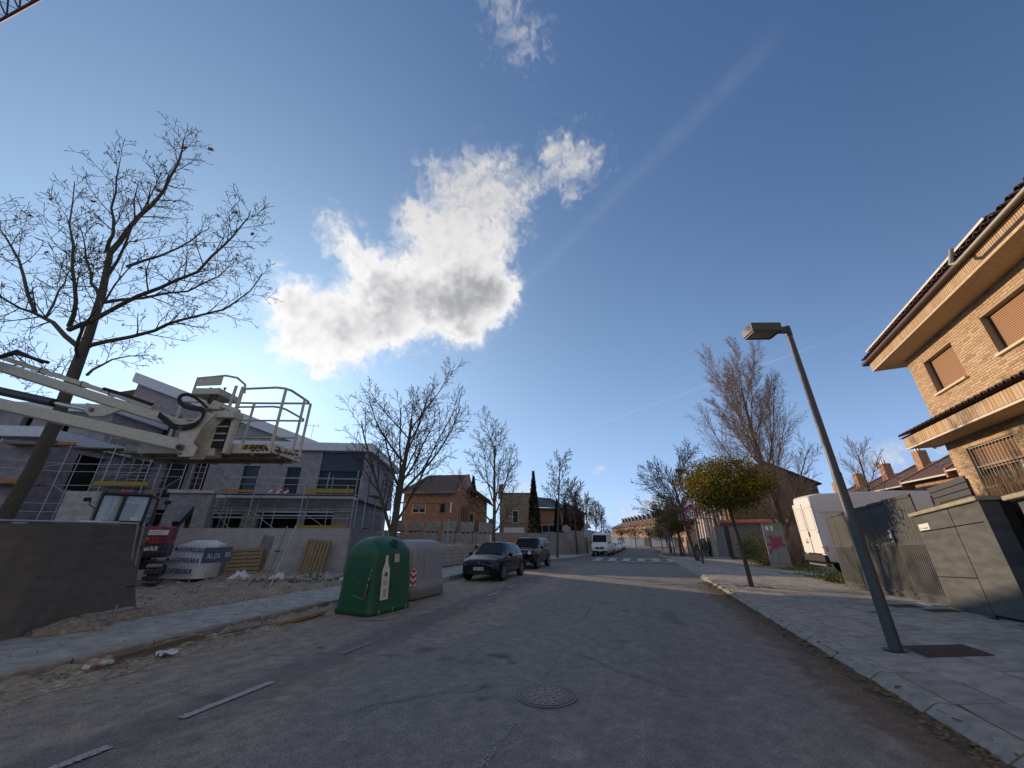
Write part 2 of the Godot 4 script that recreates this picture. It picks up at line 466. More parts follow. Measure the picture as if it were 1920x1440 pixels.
func make_materials() -> void:
	rng.seed = 4242
	T.grain = tone(0.74, 1.0, 0.09, 4)
	T.speck = tone(0.62, 1.0, 0.14, 3, FastNoiseLite.TYPE_VALUE)
	T.blotch = tone(0.80, 1.0, 0.012, 5)
	T.soft = tone(0.88, 1.0, 0.02, 4)
	T.dirt = tone(0.66, 1.0, 0.03, 6)
	T.cell = tone(0.55, 1.0, 0.06, 2, FastNoiseLite.TYPE_CELLULAR)
	# ground
	mat("earth", 0.54, 0.435, 0.315, 0.95, {tex = "dirt", size = 1.6, bump = 4.0, tex2 = "blotch", size2 = 6.0})
	mat("road", 1.0, 1.0, 1.0, 0.92, {vc = true, tex = "speck", size = 0.55, bump = 0.9, tex2 = "soft", size2 = 2.7})
	mat("paint", 0.78, 0.77, 0.72, 0.8, {tex = "dirt", size = 0.5, tex2 = "grain", size2 = 0.13})
	mat("paint_worn", 0.58, 0.57, 0.54, 0.85, {tex = "dirt", size = 0.3, tex2 = "grain", size2 = 0.1})
	mat("slab_a", 0.47, 0.44, 0.395, 0.9, {tex = "grain", size = 0.5, bump = 0.4, tex2 = "blotch", size2 = 2.3})
	mat("slab_b", 0.42, 0.39, 0.345, 0.9, {tex = "grain", size = 0.5, bump = 0.4, tex2 = "blotch", size2 = 2.3})
	mat("slab_c", 0.52, 0.485, 0.43, 0.9, {tex = "grain", size = 0.5, bump = 0.4, tex2 = "blotch", size2 = 2.3})
	mat("joint", 0.10, 0.092, 0.08, 0.95, {tex = "grain", size = 0.3})
	mat("kerb", 0.47, 0.435, 0.38, 0.9, {tex = "grain", size = 0.4, bump = 0.5, tex2 = "blotch", size2 = 1.6})
	mat("concrete", 0.56, 0.53, 0.48, 0.9, {tex = "grain", size = 0.7, bump = 0.4, tex2 = "blotch", size2 = 3.1})
	mat("soil", 0.20, 0.14, 0.095, 0.98, {tex = "dirt", size = 0.7, bump = 5.0, tex2 = "blotch", size2 = 1.7})
	mat("litter", 0.16, 0.12, 0.06, 0.9, {vc = true})
	mat("grass", 0.10, 0.135, 0.035, 0.9, {vc = true, back = [0.05, 0.07, 0.01]})
	mat("rust_plate", 0.13, 0.085, 0.068, 0.8, {tex = "grain", size = 0.2, bump = 1.2, tex2 = "dirt", size2 = 0.7, metal = 0.2})
	mat("manhole", 0.32, 0.295, 0.255, 0.85, {tex = "dirt", size = 0.25, bump = 0.6})
	mat("manhole_raised", 0.25, 0.24, 0.225, 0.7, {tex = "dirt", size = 0.2})
	mat("iron", 0.24, 0.21, 0.175, 0.7, {tex = "dirt", size = 0.3, bump = 0.8})
	# walls
	mat("site_brick", 0.42, 0.375, 0.385, 0.9, {tex = "grain", size = 0.9, tex2 = "blotch", size2 = 3.5, bump = 0.5})
	mat("site_white", 0.62, 0.64, 0.66, 0.6, {tex = "soft", size = 2.0})
	mat("site_grey", 0.36, 0.345, 0.325, 0.9, {tex = "dirt", size = 1.5, tex2 = "blotch", size2 = 3.0})
	mat("site_mortar", 0.24, 0.22, 0.225, 0.95, {tex = "grain", size = 0.6})
	mat("dark_room", 0.02, 0.019, 0.018, 0.95)  # near-black colour stands in for the shade inside the rooms
	mat("window_navy", 0.012, 0.016, 0.026, 0.25)
	mat("glass_dark", 0.02, 0.025, 0.028, 0.08, {spec = 0.28})
	mat("glass_clear", 0.55, 0.6, 0.6, 0.04, {alpha = 0.22})
	mat("retain", 0.56, 0.525, 0.515, 0.92, {tex = "grain", size = 1.3, tex2 = "soft", size2 = 5.0, bump = 0.2})
	mat("mortar", 0.50, 0.40, 0.28, 0.95, {tex = "grain", size = 0.4})
	var tones := [[0.62, 0.42, 0.25], [0.59, 0.39, 0.22], [0.66, 0.465, 0.29], [0.53, 0.34, 0.195], [0.45, 0.30, 0.20], [0.69, 0.50, 0.32]]
	for i in tones.size():
		mat("brick_%d" % i, tones[i][0], tones[i][1], tones[i][2], 0.88, {tex = "grain", size = 0.25, bump = 0.3})
	mat("brick_vc", 1, 1, 1, 0.88, {vc = true, tex = "grain", size = 0.25, bump = 0.3})
	mat("soffit", 0.58, 0.45, 0.29, 0.9, {tex = "soft", size = 1.5})
	mat("brown_metal", 0.075, 0.038, 0.028, 0.45)
	mat("tile_dark", 0.13, 0.072, 0.052, 0.85, {tex = "grain", size = 0.3})
	mat("shutter", 0.36, 0.185, 0.085, 0.6, {tex = "soft", size = 0.6})
	mat("sill", 0.62, 0.52, 0.38, 0.8)
	mat("panel_white", 0.72, 0.68, 0.6, 0.5)
	mat("bars", 0.30, 0.27, 0.23, 0.5, {metal = 0.2})
	mat("frame_wood", 0.33, 0.14, 0.055, 0.5)
	mat("gate", 0.070, 0.075, 0.077, 0.6, {tex = "soft", size = 0.7, spec = 0.35})
	mat("gate_dark", 0.028, 0.028, 0.027, 0.55)
	mat("cabinet", 0.112, 0.117, 0.117, 0.75, {tex = "blotch", size = 2.2, stretch = Vector3(0.4, 1.6, 0.4), spec = 0.3})
	mat("cabinet_groove", 0.012, 0.012, 0.012, 0.9)
	mat("coping", 0.50, 0.44, 0.32, 0.9, {tex = "grain", size = 0.3, tex2 = "blotch", size2 = 1.2})
	mat("whitewash", 0.60, 0.58, 0.53, 0.9, {tex = "dirt", size = 0.6})
	mat("heather", 0.13, 0.085, 0.045, 0.95, {vc = true})
	mat("orange", 0.53, 0.275, 0.16, 0.9, {tex = "grain", size = 0.8, tex2 = "blotch", size2 = 4.0})
	mat("orange_pale", 0.60, 0.33, 0.20, 0.9, {tex = "grain", size = 0.8, tex2 = "blotch", size2 = 4.0})
	mat("brown_roof", 0.16, 0.088, 0.058, 0.85, {tex = "grain", size = 0.5, tex2 = "blotch", size2 = 3.0})
	mat("brown_wall", 0.25, 0.165, 0.095, 0.9, {tex = "grain", size = 0.5, tex2 = "blotch", size2 = 3.0})
	mat("slate", 0.10, 0.10, 0.105, 0.8, {tex = "grain", size = 0.5})
	mat("beige", 0.42, 0.325, 0.215, 0.9, {tex = "grain", size = 0.5, tex2 = "blotch", size2 = 3.0})
	mat("mauve_wall", 0.50, 0.425, 0.385, 0.9, {tex = "dirt", size = 1.6, tex2 = "blotch", size2 = 4.0})
	mat("red_tile", 0.50, 0.15, 0.07, 0.8)
	mat("white", 0.74, 0.73, 0.71, 0.6, {tex = "soft", size = 1.2})
	mat("white_gloss", 0.74, 0.73, 0.71, 0.35, {coat = 0.3})
	mat("block", 0.40, 0.38, 0.34, 0.95, {tex = "grain", size = 0.3})
	mat("block_b", 0.47, 0.44, 0.39, 0.95, {tex = "grain", size = 0.3})
	# metal, plastic, timber
	mat("galv", 0.42, 0.43, 0.45, 0.45, {metal = 0.55, tex = "soft", size = 0.4})
	mat("galv_dark", 0.20, 0.20, 0.21, 0.5, {metal = 0.5, tex = "soft", size = 0.4})
	mat("lift_cream", 0.52, 0.49, 0.385, 0.5, {tex = "soft", size = 0.8})
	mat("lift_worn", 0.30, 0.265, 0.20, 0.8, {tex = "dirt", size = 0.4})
	mat("rust", 0.11, 0.055, 0.03, 0.9, {tex = "dirt", size = 0.2})
	mat("steel", 0.5, 0.5, 0.5, 0.25, {metal = 0.9})
	mat("rubber", 0.018, 0.018, 0.018, 0.8)
	mat("black", 0.010, 0.010, 0.011, 0.4)
	mat("black_matt", 0.015, 0.015, 0.016, 0.85)
	mat("yellow_board", 0.42, 0.30, 0.035, 0.8, {tex = "dirt", size = 0.6})
	mat("orange_board", 0.55, 0.23, 0.03, 0.8, {tex = "dirt", size = 0.6})
	mat("plank", 0.30, 0.215, 0.125, 0.9, {tex = "dirt", size = 0.5, stretch = Vector3(0.3, 1, 1)})
	mat("pallet_wood", 0.46, 0.325, 0.165, 0.9, {tex = "grain", size = 0.35, tex2 = "blotch", size2 = 0.6})
	mat("old_wood", 0.26, 0.20, 0.14, 0.9, {tex = "dirt", size = 0.3})
	mat("magenta", 0.23, 0.014, 0.05, 0.4, {tex = "soft", size = 0.6})
	mat("lamp_grey", 0.062, 0.078, 0.084, 0.5, {tex = "soft", size = 0.3})
	mat("lamp_dark", 0.03, 0.035, 0.036, 0.5)
	mat("lens", 0.16, 0.155, 0.14, 0.2)
	mat("bin_green", 0.007, 0.092, 0.038, 0.42, {tex = "soft", size = 1.1, stretch = Vector3(1, 0.35, 1)})
	mat("bin_grey", 0.27, 0.275, 0.29, 0.5, {tex = "soft", size = 1.4, stretch = Vector3(1, 0.3, 1)})
	mat("bin_base", 0.34, 0.335, 0.33, 0.5, {tex = "dirt", size = 0.7, metal = 0.3})
	mat("sticker", 0.62, 0.60, 0.55, 0.6)
	mat("red", 0.42, 0.02, 0.025, 0.5)
	mat("sign_red", 0.40, 0.015, 0.03, 0.4)
	mat("sign_blue", 0.012, 0.12, 0.38, 0.4)
	mat("sign_back", 0.30, 0.31, 0.32, 0.5, {metal = 0.3})
	mat("navy_paint", 0.0035, 0.006, 0.015, 0.25, {coat = 0.4, spec = 0.35})
	mat("black_paint", 0.005, 0.005, 0.006, 0.25, {coat = 0.4, spec = 0.35})
	mat("silver_paint", 0.42, 0.42, 0.43, 0.3, {coat = 0.7, metal = 0.3})
	mat("red_paint", 0.25, 0.03, 0.02, 0.3, {coat = 0.7})
	mat("alloy", 0.30, 0.30, 0.31, 0.35, {metal = 0.7})
	mat("lamp_glass", 0.62, 0.64, 0.66, 0.12)
	mat("lamp_smoked", 0.05, 0.055, 0.06, 0.12)
	mat("cloth_dark", 0.20, 0.175, 0.145, 0.95, {tex = "soft", size = 1.6, stretch = Vector3(0.3, 1.0, 0.3), tex2 = "grain", size2 = 0.12})
	mat("banner", 0.075, 0.105, 0.14, 0.7, {tex = "soft", size = 0.4})
	mat("sack", 0.62, 0.62, 0.63, 0.45, {tex = "soft", size = 0.4})
	mat("ink_blue", 0.012, 0.05, 0.28, 0.5)
	mat("plastic_scrap", 0.60, 0.61, 0.63, 0.35)
	mat("pink_graffiti", 0.45, 0.07, 0.12, 0.7, {tex = "dirt", size = 0.35})
	mat("green_graffiti", 0.12, 0.30, 0.08, 0.7)
	mat("cabinet_grey", 0.33, 0.33, 0.31, 0.7, {tex = "dirt", size = 0.8})
	# plants
	mat("bark", 0.115, 0.095, 0.068, 0.95, {tex = "dirt", size = 0.5, stretch = Vector3(1, 0.35, 1), bump = 1.0})
	mat("bark_plane", 0.24, 0.21, 0.15, 0.95, {tex = "cell", size = 0.7, tex2 = "dirt", size2 = 0.5, bump = 0.6})
	mat("twig", 0.060, 0.044, 0.036, 0.95)
	mat("twig_red", 0.24, 0.165, 0.12, 0.95)
	mat("leaf_brown", 0.09, 0.045, 0.025, 0.9, {back = [0.03, 0.012, 0.004]})
	mat("leaf_green", 1, 1, 1, 0.65, {vc = true, spec = 0.3, back = [0.05, 0.06, 0.008]})
	mat("needle", 1, 1, 1, 0.85, {vc = true, spec = 0.2})
	mat("blossom", 1, 1, 1, 0.8, {vc = true})
	mat("crane_red", 0.07, 0.022, 0.04, 0.6)

func wall_x(z: float) -> float:
	return 6.45 - 0.152 * (z + 12.64) if z > -12.64 else 6.45 - 0.046 * (z + 12.64)

func wall_h(z: float) -> float:
	if z > -12.0: return lerpf(0.30, 0.46, clampf((z + 12.0) / 6.0, 0, 1))
	return lerpf(0.14, 0.30, smoothstep(-17.5, -12.0, z))

func pave_y(x: float, z: float) -> float:
	var k := kerb_x(z)
	var t := clampf((x - k - 0.3) / (wall_x(z) - k - 0.3), 0, 1.3)
	return gy(z) + 0.13 + t * (wall_h(z) - 0.13)

func kerb_l(z: float) -> float:      # face of the left-hand kerb
	if z > -27.0: return -7.72 - 0.052 * clampf(-z - 3.0, 0, 6.5) + 0.012 * clampf(-z - 9.5, 0, 20)
	if z > -33.5: return lerpf(-7.85, -5.45, smoothstep(27.0, 33.5, -z))
	return -5.45

func make_ground() -> void:
	rng.seed = 11
	var nz := FastNoiseLite.new()
	nz.seed = 5; nz.frequency = 1.0; nz.fractal_octaves = 4
	# ground sheet to the horizon
	var g := MB.new()
	var xs := [-500.0, -120.0, -40.0, -16.0, -9.0, 0.0, 4.0, 9.0, 16.0, 40.0, 120.0, 500.0]
	var zs := [80.0, 20.0, 0.0, -10.0, -20.0, -33.0, -38.0, -43.0, -48.0, -53.0, -58.0, -80.0, -120.0, -200.0, -400.0, -900.0]
	for i in zs.size() - 1:
		for j in xs.size() - 1:
			var z0: float = zs[i]; var z1: float = zs[i + 1]; var x0: float = xs[j]; var x1: float = xs[j + 1]
			g.quad(Vector3(x0, gy(z0) - 0.06, z0), Vector3(x1, gy(z0) - 0.06, z0), Vector3(x1, gy(z1) - 0.06, z1), Vector3(x0, gy(z1) - 0.06, z1))
	setting("ground", g, "earth")
	# road
	var r := MB.new()
	var zl := PackedFloat32Array()
	var z := 6.0
	while z > -118.0:
		zl.push_back(z)
		z -= 0.075 if z < 0.0 and z > -13.0 else (0.15 if z < 2.0 and z > -24.0 else 0.6)
	var cols := 142
	var prev_p := PackedVector3Array()
	var prev_c := PackedColorArray()
	var blots := []
	for i in 30: blots.append([rnd(-6.5, 1.5), rnd(-22, -3), rnd(0.05, 0.3), rnd(0.04, 0.2), rnd(0.55, 0.85)])
	blots += [[-2.35, -6.6, 0.20, 0.10, 0.42], [-2.05, -6.35, 0.09, 0.06, 0.5], [-2.1, -5.35, 0.12, 0.06, 0.5], [-1.98, -5.0, 0.09, 0.06, 0.55], [0.45, -10.9, 0.16, 0.75, 0.7], [0.62, -10.1, 0.14, 0.3, 0.72], [-5.4, -6.1, 0.1, 0.06, 0.5], [-0.85, -4.15, 0.15, 0.12, 1.35]]
	for zz in zl:
		var pp := PackedVector3Array()
		var cc := PackedColorArray()
		var xl := kerb_l(zz) - 0.05
		var xr := kerb_x(zz) + 0.05
		for j in cols + 1:
			var x := lerpf(xl, xr, float(j) / cols)
			var n1 := nz.get_noise_2d(x * 0.55, zz * 0.35)
			var n2 := nz.get_noise_2d(x * 3.1 + 50, zz * 1.6)
			var n3 := nz.get_noise_2d(x * 11.0, zz * 7.0 + 90)
			var c := Color(0.325, 0.305, 0.28)
			c = c.lerp(Color(0.36, 0.33, 0.29), clampf(0.35 + n1 * 1.2, 0, 1))
			var dust := smoothstep(-3.25, -3.95, x + n1 * 1.0 + n2 * 0.15 - 0.35 * smoothstep(6.0, 16.0, -zz)) * 0.8 + smoothstep(-6.2, -7.3, x + n2 * 0.5) * 0.3
			var swept := exp(-pow(absf(x + 4.86 + 0.22 * n1) / 0.44, 4.0)) * 0.9 + exp(-pow((x + 4.2 + 0.3 * n1) / 0.18, 2.0)) * 0.2
			dust = clampf(dust * (0.85 + n2 * 0.7) - swept, 0, 1) * smoothstep(30.0, 16.0, -zz)
			c = c.lerp(Color(0.53, 0.44, 0.335), dust)
			c = c.lerp(Color(0.27, 0.232, 0.19), swept * 0.75 * smoothstep(26.0, 14.0, -zz))
			var lane := exp(-pow((x - 0.15 + 0.2 * n1) / 0.5, 2.0)) + exp(-pow((x - 1.75) / 0.5, 2.0)) * 0.8
			c = c.lerp(Color(0.26, 0.238, 0.212), clampf(lane * 0.38, 0, 0.5))
			c = c.lerp(Color(0.36, 0.30, 0.235), smoothstep(1.55, 2.3, x + n2 * 0.3) * 0.6 * smoothstep(-26.0, -12.0, zz))
			c = c.lerp(Color(0.225, 0.155, 0.105), smoothstep(0.78, 0.44, kerb_x(zz) - x + 0.22 * n2 + 0.10 * n3) * smoothstep(-18.5, -15.0, zz) * 0.9)
			if zz < -27: c = c.lerp(Color(0.20, 0.19, 0.178), smoothstep(27.0, 31.0, -zz) * 0.7)
			c = c * (1.0 + 0.16 * n2 + 0.22 * n3)
			if n3 > 0.33 and dust > 0.2: c = c * 0.72
			for b in blots:
				var q: float = pow((x - b[0] + n3 * 0.05) / b[2], 2.0) + pow((zz - b[1] + n3 * 0.05) / b[3], 2.0)
				if q < 1.6: c = c * lerpf(b[4], 1.0, smoothstep(0.5, 1.5, q))
			# tyre prints in the dust by the parked cars
			var tx := x + 3.9 + 0.35 * sin(zz * 0.9)
			if absf(tx) < 0.11 and zz > -7.2 and zz < -4.6 and fmod(absf(zz * 9.0 + absf(tx) * 6.0), 1.0) < 0.5: c = c * 0.84
			pp.push_back(Vector3(x, gy(zz) + 0.006 * n1 - 0.004, zz))
			cc.push_back(Color(c.r, c.g, c.b))
		if prev_p.size():
			for j in cols:
				var a := prev_p[j]; var b := prev_p[j + 1]; var d := pp[j + 1]; var e := pp[j]
				r.v.append_array(PackedVector3Array([a, d, b, a, e, d]))
				r.n.append_array(PackedVector3Array([Vector3.UP, Vector3.UP, Vector3.UP, Vector3.UP, Vector3.UP, Vector3.UP]))
				r.c.append_array(PackedColorArray([prev_c[j], cc[j + 1], prev_c[j + 1], prev_c[j], cc[j], cc[j + 1]]))
		prev_p = pp; prev_c = cc
	var road := setting("road", r, "road")
	# painted lines: worn dashes of the parking line and of the centre line
	for d in [[-4.78, -2.3, -2.95, 0.09, "paint"], [-4.78, -3.55, -4.62, 0.09, "paint"], [-4.8, -5.9, -6.6, 0.07, "paint_worn"], [-4.82, -10.2, -11.4, 0.09, "paint_worn"], [-4.82, -12.4, -13.5, 0.1, "paint"], [-4.84, -14.4, -15.5, 0.1, "paint"], [-4.84, -19.5, -21.0, 0.1, "paint"]]:
		var m := MB.new()
		for i in int(absf(float(d[1]) - float(d[2])) * (1500 if d[4] == "paint" else 380)):
			var p := Vector3(float(d[0]) + rnd(-0.5, 0.5) * float(d[3]) + rng.randfn(0, 0.006), rnd(0.005, 0.009), rnd(d[2], d[1])); var w := rnd(0.006, 0.02); var a := rnd(0, TAU)
			m.quad(p + Vector3(cos(a), 0, sin(a)) * w, p + Vector3(sin(a), 0, -cos(a)) * w * 0.7, p - Vector3(cos(a), 0, sin(a)) * w, p - Vector3(sin(a), 0, -cos(a)) * w * 0.7)
		stuff(road, "parking_line", m, d[4])
	for d in [[-1.46, -2.6, -4.6], [-1.47, -5.75, -7.4], [-1.5, -9.6, -12.0], [-1.5, -14.5, -16.5]]:
		var m := MB.new()
		for i in int(absf(float(d[1]) - float(d[2])) * 420):
			var p := Vector3(float(d[0]) + rng.randfn(0, 0.028), rnd(0.005, 0.009), rnd(d[2], d[1])); var w := rnd(0.004, 0.013); var a := rnd(0, TAU)
			m.quad(p + Vector3(cos(a), 0, sin(a)) * w, p + Vector3(sin(a), 0, -cos(a)) * w * 0.7, p - Vector3(cos(a), 0, sin(a)) * w, p - Vector3(sin(a), 0, -cos(a)) * w * 0.7)
		stuff(road, "centre_line", m, "paint_worn")
	# fine cracks
	for q in [[-3.2, -4.2, 1.9, 0.5], [0.7, -5.6, 2.6, -0.9], [-2.6, -8.2, 3.5, 0.15], [1.2, -9.5, 4.0, 0.1], [-0.3, -12.0, 2.0, 1.2]]:
		var m := MB.new()
		var p := Vector2(q[0], q[1]); var a: float = q[3]
		for i in int(float(q[2]) / 0.07):
			a += rnd(-0.5, 0.5) + (float(q[3]) - a) * 0.25
			var e := p + Vector2(sin(a), -cos(a)) * 0.07
			var w := 0.0045 * rnd(0.4, 1.3)
			var nn := Vector2(cos(a), sin(a)) * w
			m.quad(Vector3(p.x - nn.x, 0.005, p.y - nn.y), Vector3(p.x + nn.x, 0.005, p.y + nn.y), Vector3(e.x + nn.x, 0.005, e.y + nn.y), Vector3(e.x - nn.x, 0.005, e.y - nn.y))
			p = e
		part(road, "crack", m, "joint")
	# crossing: white bars and the white teeth of its ramp
	for i in 6:
		var x := -3.75 + i * 1.12
		var m := MB.new()
		m.box(Vector3(x + 0.25, gy(-34.0) + 0.018, -34.0), Vector3(0.56, 0.012, 4.3))
		part(road, "crossing_bar", m, "paint")
	for i in 5:
		var x := -3.0 + i * 1.15
		var m := MB.new()
		m.quad(Vector3(x - 0.55, 0.022, -31.85), Vector3(x, 0.022, -30.9), Vector3(x + 0.55, 0.022, -31.85), Vector3(x, 0.022, -31.87))
		part(road, "ramp_marking", m, "paint")
	# right pavement: bed, kerb stones and slabs
	var bed := MB.new()
	var zq := 6.0
	while zq > -100.0:
		var z1 := zq - (1.0 if zq > -30 else 4.0)
		var k0 := kerb_x(zq); var k1 := kerb_x(z1)
		var w0 := wall_x(maxf(zq, -17.5)) + 0.6; var w1 := wall_x(maxf(z1, -17.5)) + 0.6
		bed.quad(Vector3(k0 + 0.15, pave_y(k0, zq) - 0.02, zq), Vector3(w0, pave_y(w0, zq) - 0.02, zq), Vector3(w1, pave_y(w1, z1) - 0.02, z1), Vector3(k1 + 0.15, pave_y(k1, z1) - 0.02, z1))
		zq = z1
	var pave := setting("pavement", bed, "joint")
	var far := MB.new()
	zq = 1.0
	while zq > -62.0:
		var m := MB.new() if zq > -34.0 else far
		var y := gy(zq - 0.5)
		var k := kerb_x(zq - 0.5)
		var tilt := rnd(-0.004, 0.004)
		var a := zq - 0.006; var b := zq - 0.994
		var pr := [Vector2(k, y - 0.06), Vector2(k + 0.012, y + 0.03), Vector2(k + 0.135, y + 0.118 + tilt), Vector2(k + 0.165, y + 0.13 + tilt), Vector2(k + 0.30, y + 0.132 + tilt)]
		for i in 4:
			m.quad(Vector3(pr[i].x, pr[i].y, b), Vector3(pr[i].x, pr[i].y, a), Vector3(pr[i + 1].x, pr[i + 1].y, a), Vector3(pr[i + 1].x, pr[i + 1].y, b))
		for i in range(1, 4):
			m.tri(Vector3(pr[0].x + 0.3, pr[0].y, a), Vector3(pr[i].x, pr[i].y, a), Vector3(pr[i + 1].x, pr[i + 1].y, a))
		if zq > -34.0: part(pave, "kerb_stone", m, ["kerb", "slab_a", "kerb"][rng.randi() % 3])
		zq -= 1.0
	stuff(pave, "distant_kerb", far, "kerb")
	var rows := [[0.31, 0.42, 1.0], [0.735, 0.6, 0.8], [1.34, 0.6, 0.8], [1.945, 0.6, 0.8], [2.55, 0.6, 0.8], [3.155, 0.6, 0.8], [3.76, 0.42, 0.8]]
	var farslab := MB.new()
	for ri in rows.size():
		zq = 1.0 - (0.37 * ri if ri else 0.0)
		while zq > -46.0:
			var len: float = rows[ri][2]
			var zc := zq - len * 0.5
			var k := kerb_x(zc)
			var x0: float = k + rows[ri][0]; var x1: float = x0 + rows[ri][1]
			zq -= len
			if x0 > wall_x(zc) - 0.05 and zc > -17.4: continue
			x1 = minf(x1, wall_x(zc) - 0.02) if zc > -17.4 else x1
			var m := MB.new() if zc > -27.0 else farslab
			var lift := rnd(-0.003, 0.003)
			var za := zc + len * 0.5 - 0.006; var zb := zc - len * 0.5 + 0.006
			var q := [Vector3(x0 + 0.006, pave_y(x0, za) + lift, za), Vector3(x1 - 0.006, pave_y(x1, za) + lift + rnd(-0.002, 0.002), za), Vector3(x1 - 0.006, pave_y(x1, zb) + lift, zb), Vector3(x0 + 0.006, pave_y(x0, zb) + lift + rnd(-0.002, 0.002), zb)]
			m.quad(q[0], q[1], q[2], q[3])
			for e in 4:
				var p0: Vector3 = q[e]; var p1: Vector3 = q[(e + 1) % 4]
				m.quad(p0 - Vector3(0, 0.03, 0), p1 - Vector3(0, 0.03, 0), p1, p0)
			if zc > -27.0: part(pave, "paving_slab", m, ["slab_a", "slab_b", "slab_c", "slab_a"][rng.randi() % 4])
	stuff(pave, "distant_slabs", farslab, "slab_a")
	# iron lids let into the right pavement
	for d in [[3.58, -8.2, 0.78, 0.62, "rust_plate", "large rusty rectangular cover plate in the pavement beside the lamp post", 0.0], [5.35, -12.25, 0.52, 0.42, "rust_plate", "small rusty inspection lid farther of the pair near the cabinets", 0.05], [5.62, -11.55, 0.55, 0.45, "rust_plate", "small rusty inspection lid nearer of the pair near the cabinets", 0.05], [4.55, -11.3, 0.24, 0.2, "iron", "tiny iron valve lid in the slabs left of the inspection lids", 0.0]]:
		var x: float = d[0]; var zc: float = d[1]
		var t := thing("cover_plate", d[5], "access cover", Transform3D(Basis(), Vector3(x, 0, zc)), "")
		var m := MB.new()
		var y0 := pave_y(x, zc); var y1 := pave_y(x + d[2], zc)
		m.quad(Vector3(0, y0 + 0.014, 0), Vector3(d[2], y1 + 0.014, 0), Vector3(d[2], y1 + 0.016, d[3]), Vector3(0, y0 + 0.016, d[3]))
		m.xf = Transform3D(Basis(Vector3(1, 0, 0), Vector3.UP, Vector3(0, 0, 1)), Vector3.ZERO)
		var lid := MB.new()
		lid.quad(Vector3(0.02, y0 + 0.016, d[3] - 0.02), Vector3(d[2] - 0.02, y1 + 0.016, d[3] - 0.02), Vector3(d[2] - 0.02, y1 + 0.016, 0.02), Vector3(0.02, y0 + 0.016, 0.02))
		part(t, "lid", lid, d[4])
		var fr := MB.new()
		for e in [[Vector3(0, y0, 0.01), Vector3(d[2], y1, 0.01)], [Vector3(0, y0, d[3] - 0.01), Vector3(d[2], y1, d[3] - 0.01)], [Vector3(0.01, y0, 0), Vector3(0.01, y0, d[3])], [Vector3(d[2] - 0.01, y1, 0), Vector3(d[2] - 0.01, y1, d[3])]]:
			fr.bar(e[0], e[1], 0.02, 0.022)
		part(t, "frame", fr, "iron")
	# round manhole in the road
	var mh := thing("manhole_cover", "round dusty iron manhole cover in the middle of the road", "manhole cover", Transform3D(Basis(), Vector3(-1.3, 0.004, -5.32)))
	var m1 := MB.new()
	m1.disc(Vector3(0, 0.006, 0), 0.30, Vector3.UP, 32)
	part(mh, "cover", m1, "manhole")
	var m2 := MB.new()
	for k in 40:
		var a := TAU * k / 40; var b := TAU * (k + 1) / 40
		for rr in [[0.31, 0.335, 0.010], [0.352, 0.375, 0.008]]:
			m2.quad(Vector3(cos(a) * rr[0], rr[2], sin(a) * rr[0]), Vector3(cos(b) * rr[0], rr[2], sin(b) * rr[0]), Vector3(cos(b) * rr[1], rr[2], sin(b) * rr[1]), Vector3(cos(a) * rr[1], rr[2], sin(a) * rr[1]))
	part(mh, "rim", m2, "manhole_raised")
	var m3 := MB.new()
	for ring in [[0.14, 10], [0.22, 16], [0.275, 22]]:
		for k in ring[1]:
			var a: float = TAU * k / ring[1] + ring[0] * 9.0
			m3.box(Vector3(cos(a) * ring[0], 0.010, sin(a) * ring[0]), Vector3(0.035, 0.008, 0.03), Basis(Vector3.UP, -a))
	m3.disc(Vector3(0, 0.010, 0), 0.07, Vector3.UP, 16)
	stuff(mh, "raised_pattern", m3, "manhole_raised")
	var mh2 := thing("manhole_cover", "distant flat manhole cover in the right lane near the shadow edge", "manhole cover", Transform3D(Basis(), Vector3(0.75, 0.004, -17.6)))
	var m4 := MB.new()
	m4.disc(Vector3(0, 0.006, 0), 0.33, Vector3.UP, 28)
	part(mh2, "cover", m4, "manhole")
	# soil washed along the right kerb, and leaves
	var s := MB.new()
	var last := []
	zq = 2.0
	while zq > -17.5:
		var k := kerb_x(zq)
		var wd := lerpf(0.20, 0.27, smoothstep(-16.0, -9.0, zq)) * (0.85 + 0.5 * nz.get_noise_2d(zq * 0.9, 3.0)) * smoothstep(-17.5, -14.0, zq)
		var row := []
		for i in 6:
			var t := i / 5.0
			row.append(Vector3(k + 0.03 - wd * t, lerpf(0.04, -0.008, pow(t, 0.8)) + 0.012 * nz.get_noise_2d(zq * 5.0, t * 7.0), zq))
		if last.size():
			for i in 5: s.quad(row[i + 1], last[i + 1], last[i], row[i])
		last = row
		zq -= 0.16
	var soil := setting("gutter_soil", s, "soil")
	soil.set_meta("kind", "stuff")
	var lv := MB.new()
	for i in 1500:
		var q := rng.randf()
		var zz := lerpf(-18.5, -2.0, pow(q, 1.3)) if i % 3 else rnd(-18.6, -14.6)
		var k := kerb_x(zz)
		var x := k - absf(rng.randfn(0.0, 0.16)) + 0.03 if i % 3 else k + 0.1 - absf(rng.randfn(0.05, 0.3))
		if i % 9 == 0: x = rnd(3.0, 4.1); zz = rnd(-16.9, -15.8)
		var y := 0.03 + rnd(0, 0.035) if x < k else pave_y(x, zz) + 0.02
		var a := rnd(0, TAU); var sz := rnd(0.018, 0.045)
		var dx := Vector3(cos(a), rnd(-0.35, 0.35), sin(a)) * sz; var dz := Vector3(-sin(a), rnd(-0.35, 0.35), cos(a)) * sz * 0.6
		var p := Vector3(x, y, zz)
		var b := rnd(0.5, 1.5)
		lv.col = Color(b, b * rnd(0.75, 1.0), b * rnd(0.4, 0.9))
		lv.quad(p - dx, p + dz, p + dx, p - dz)
	var ll := setting("leaf_litter", lv, "litter")
	ll.set_meta("kind", "stuff")
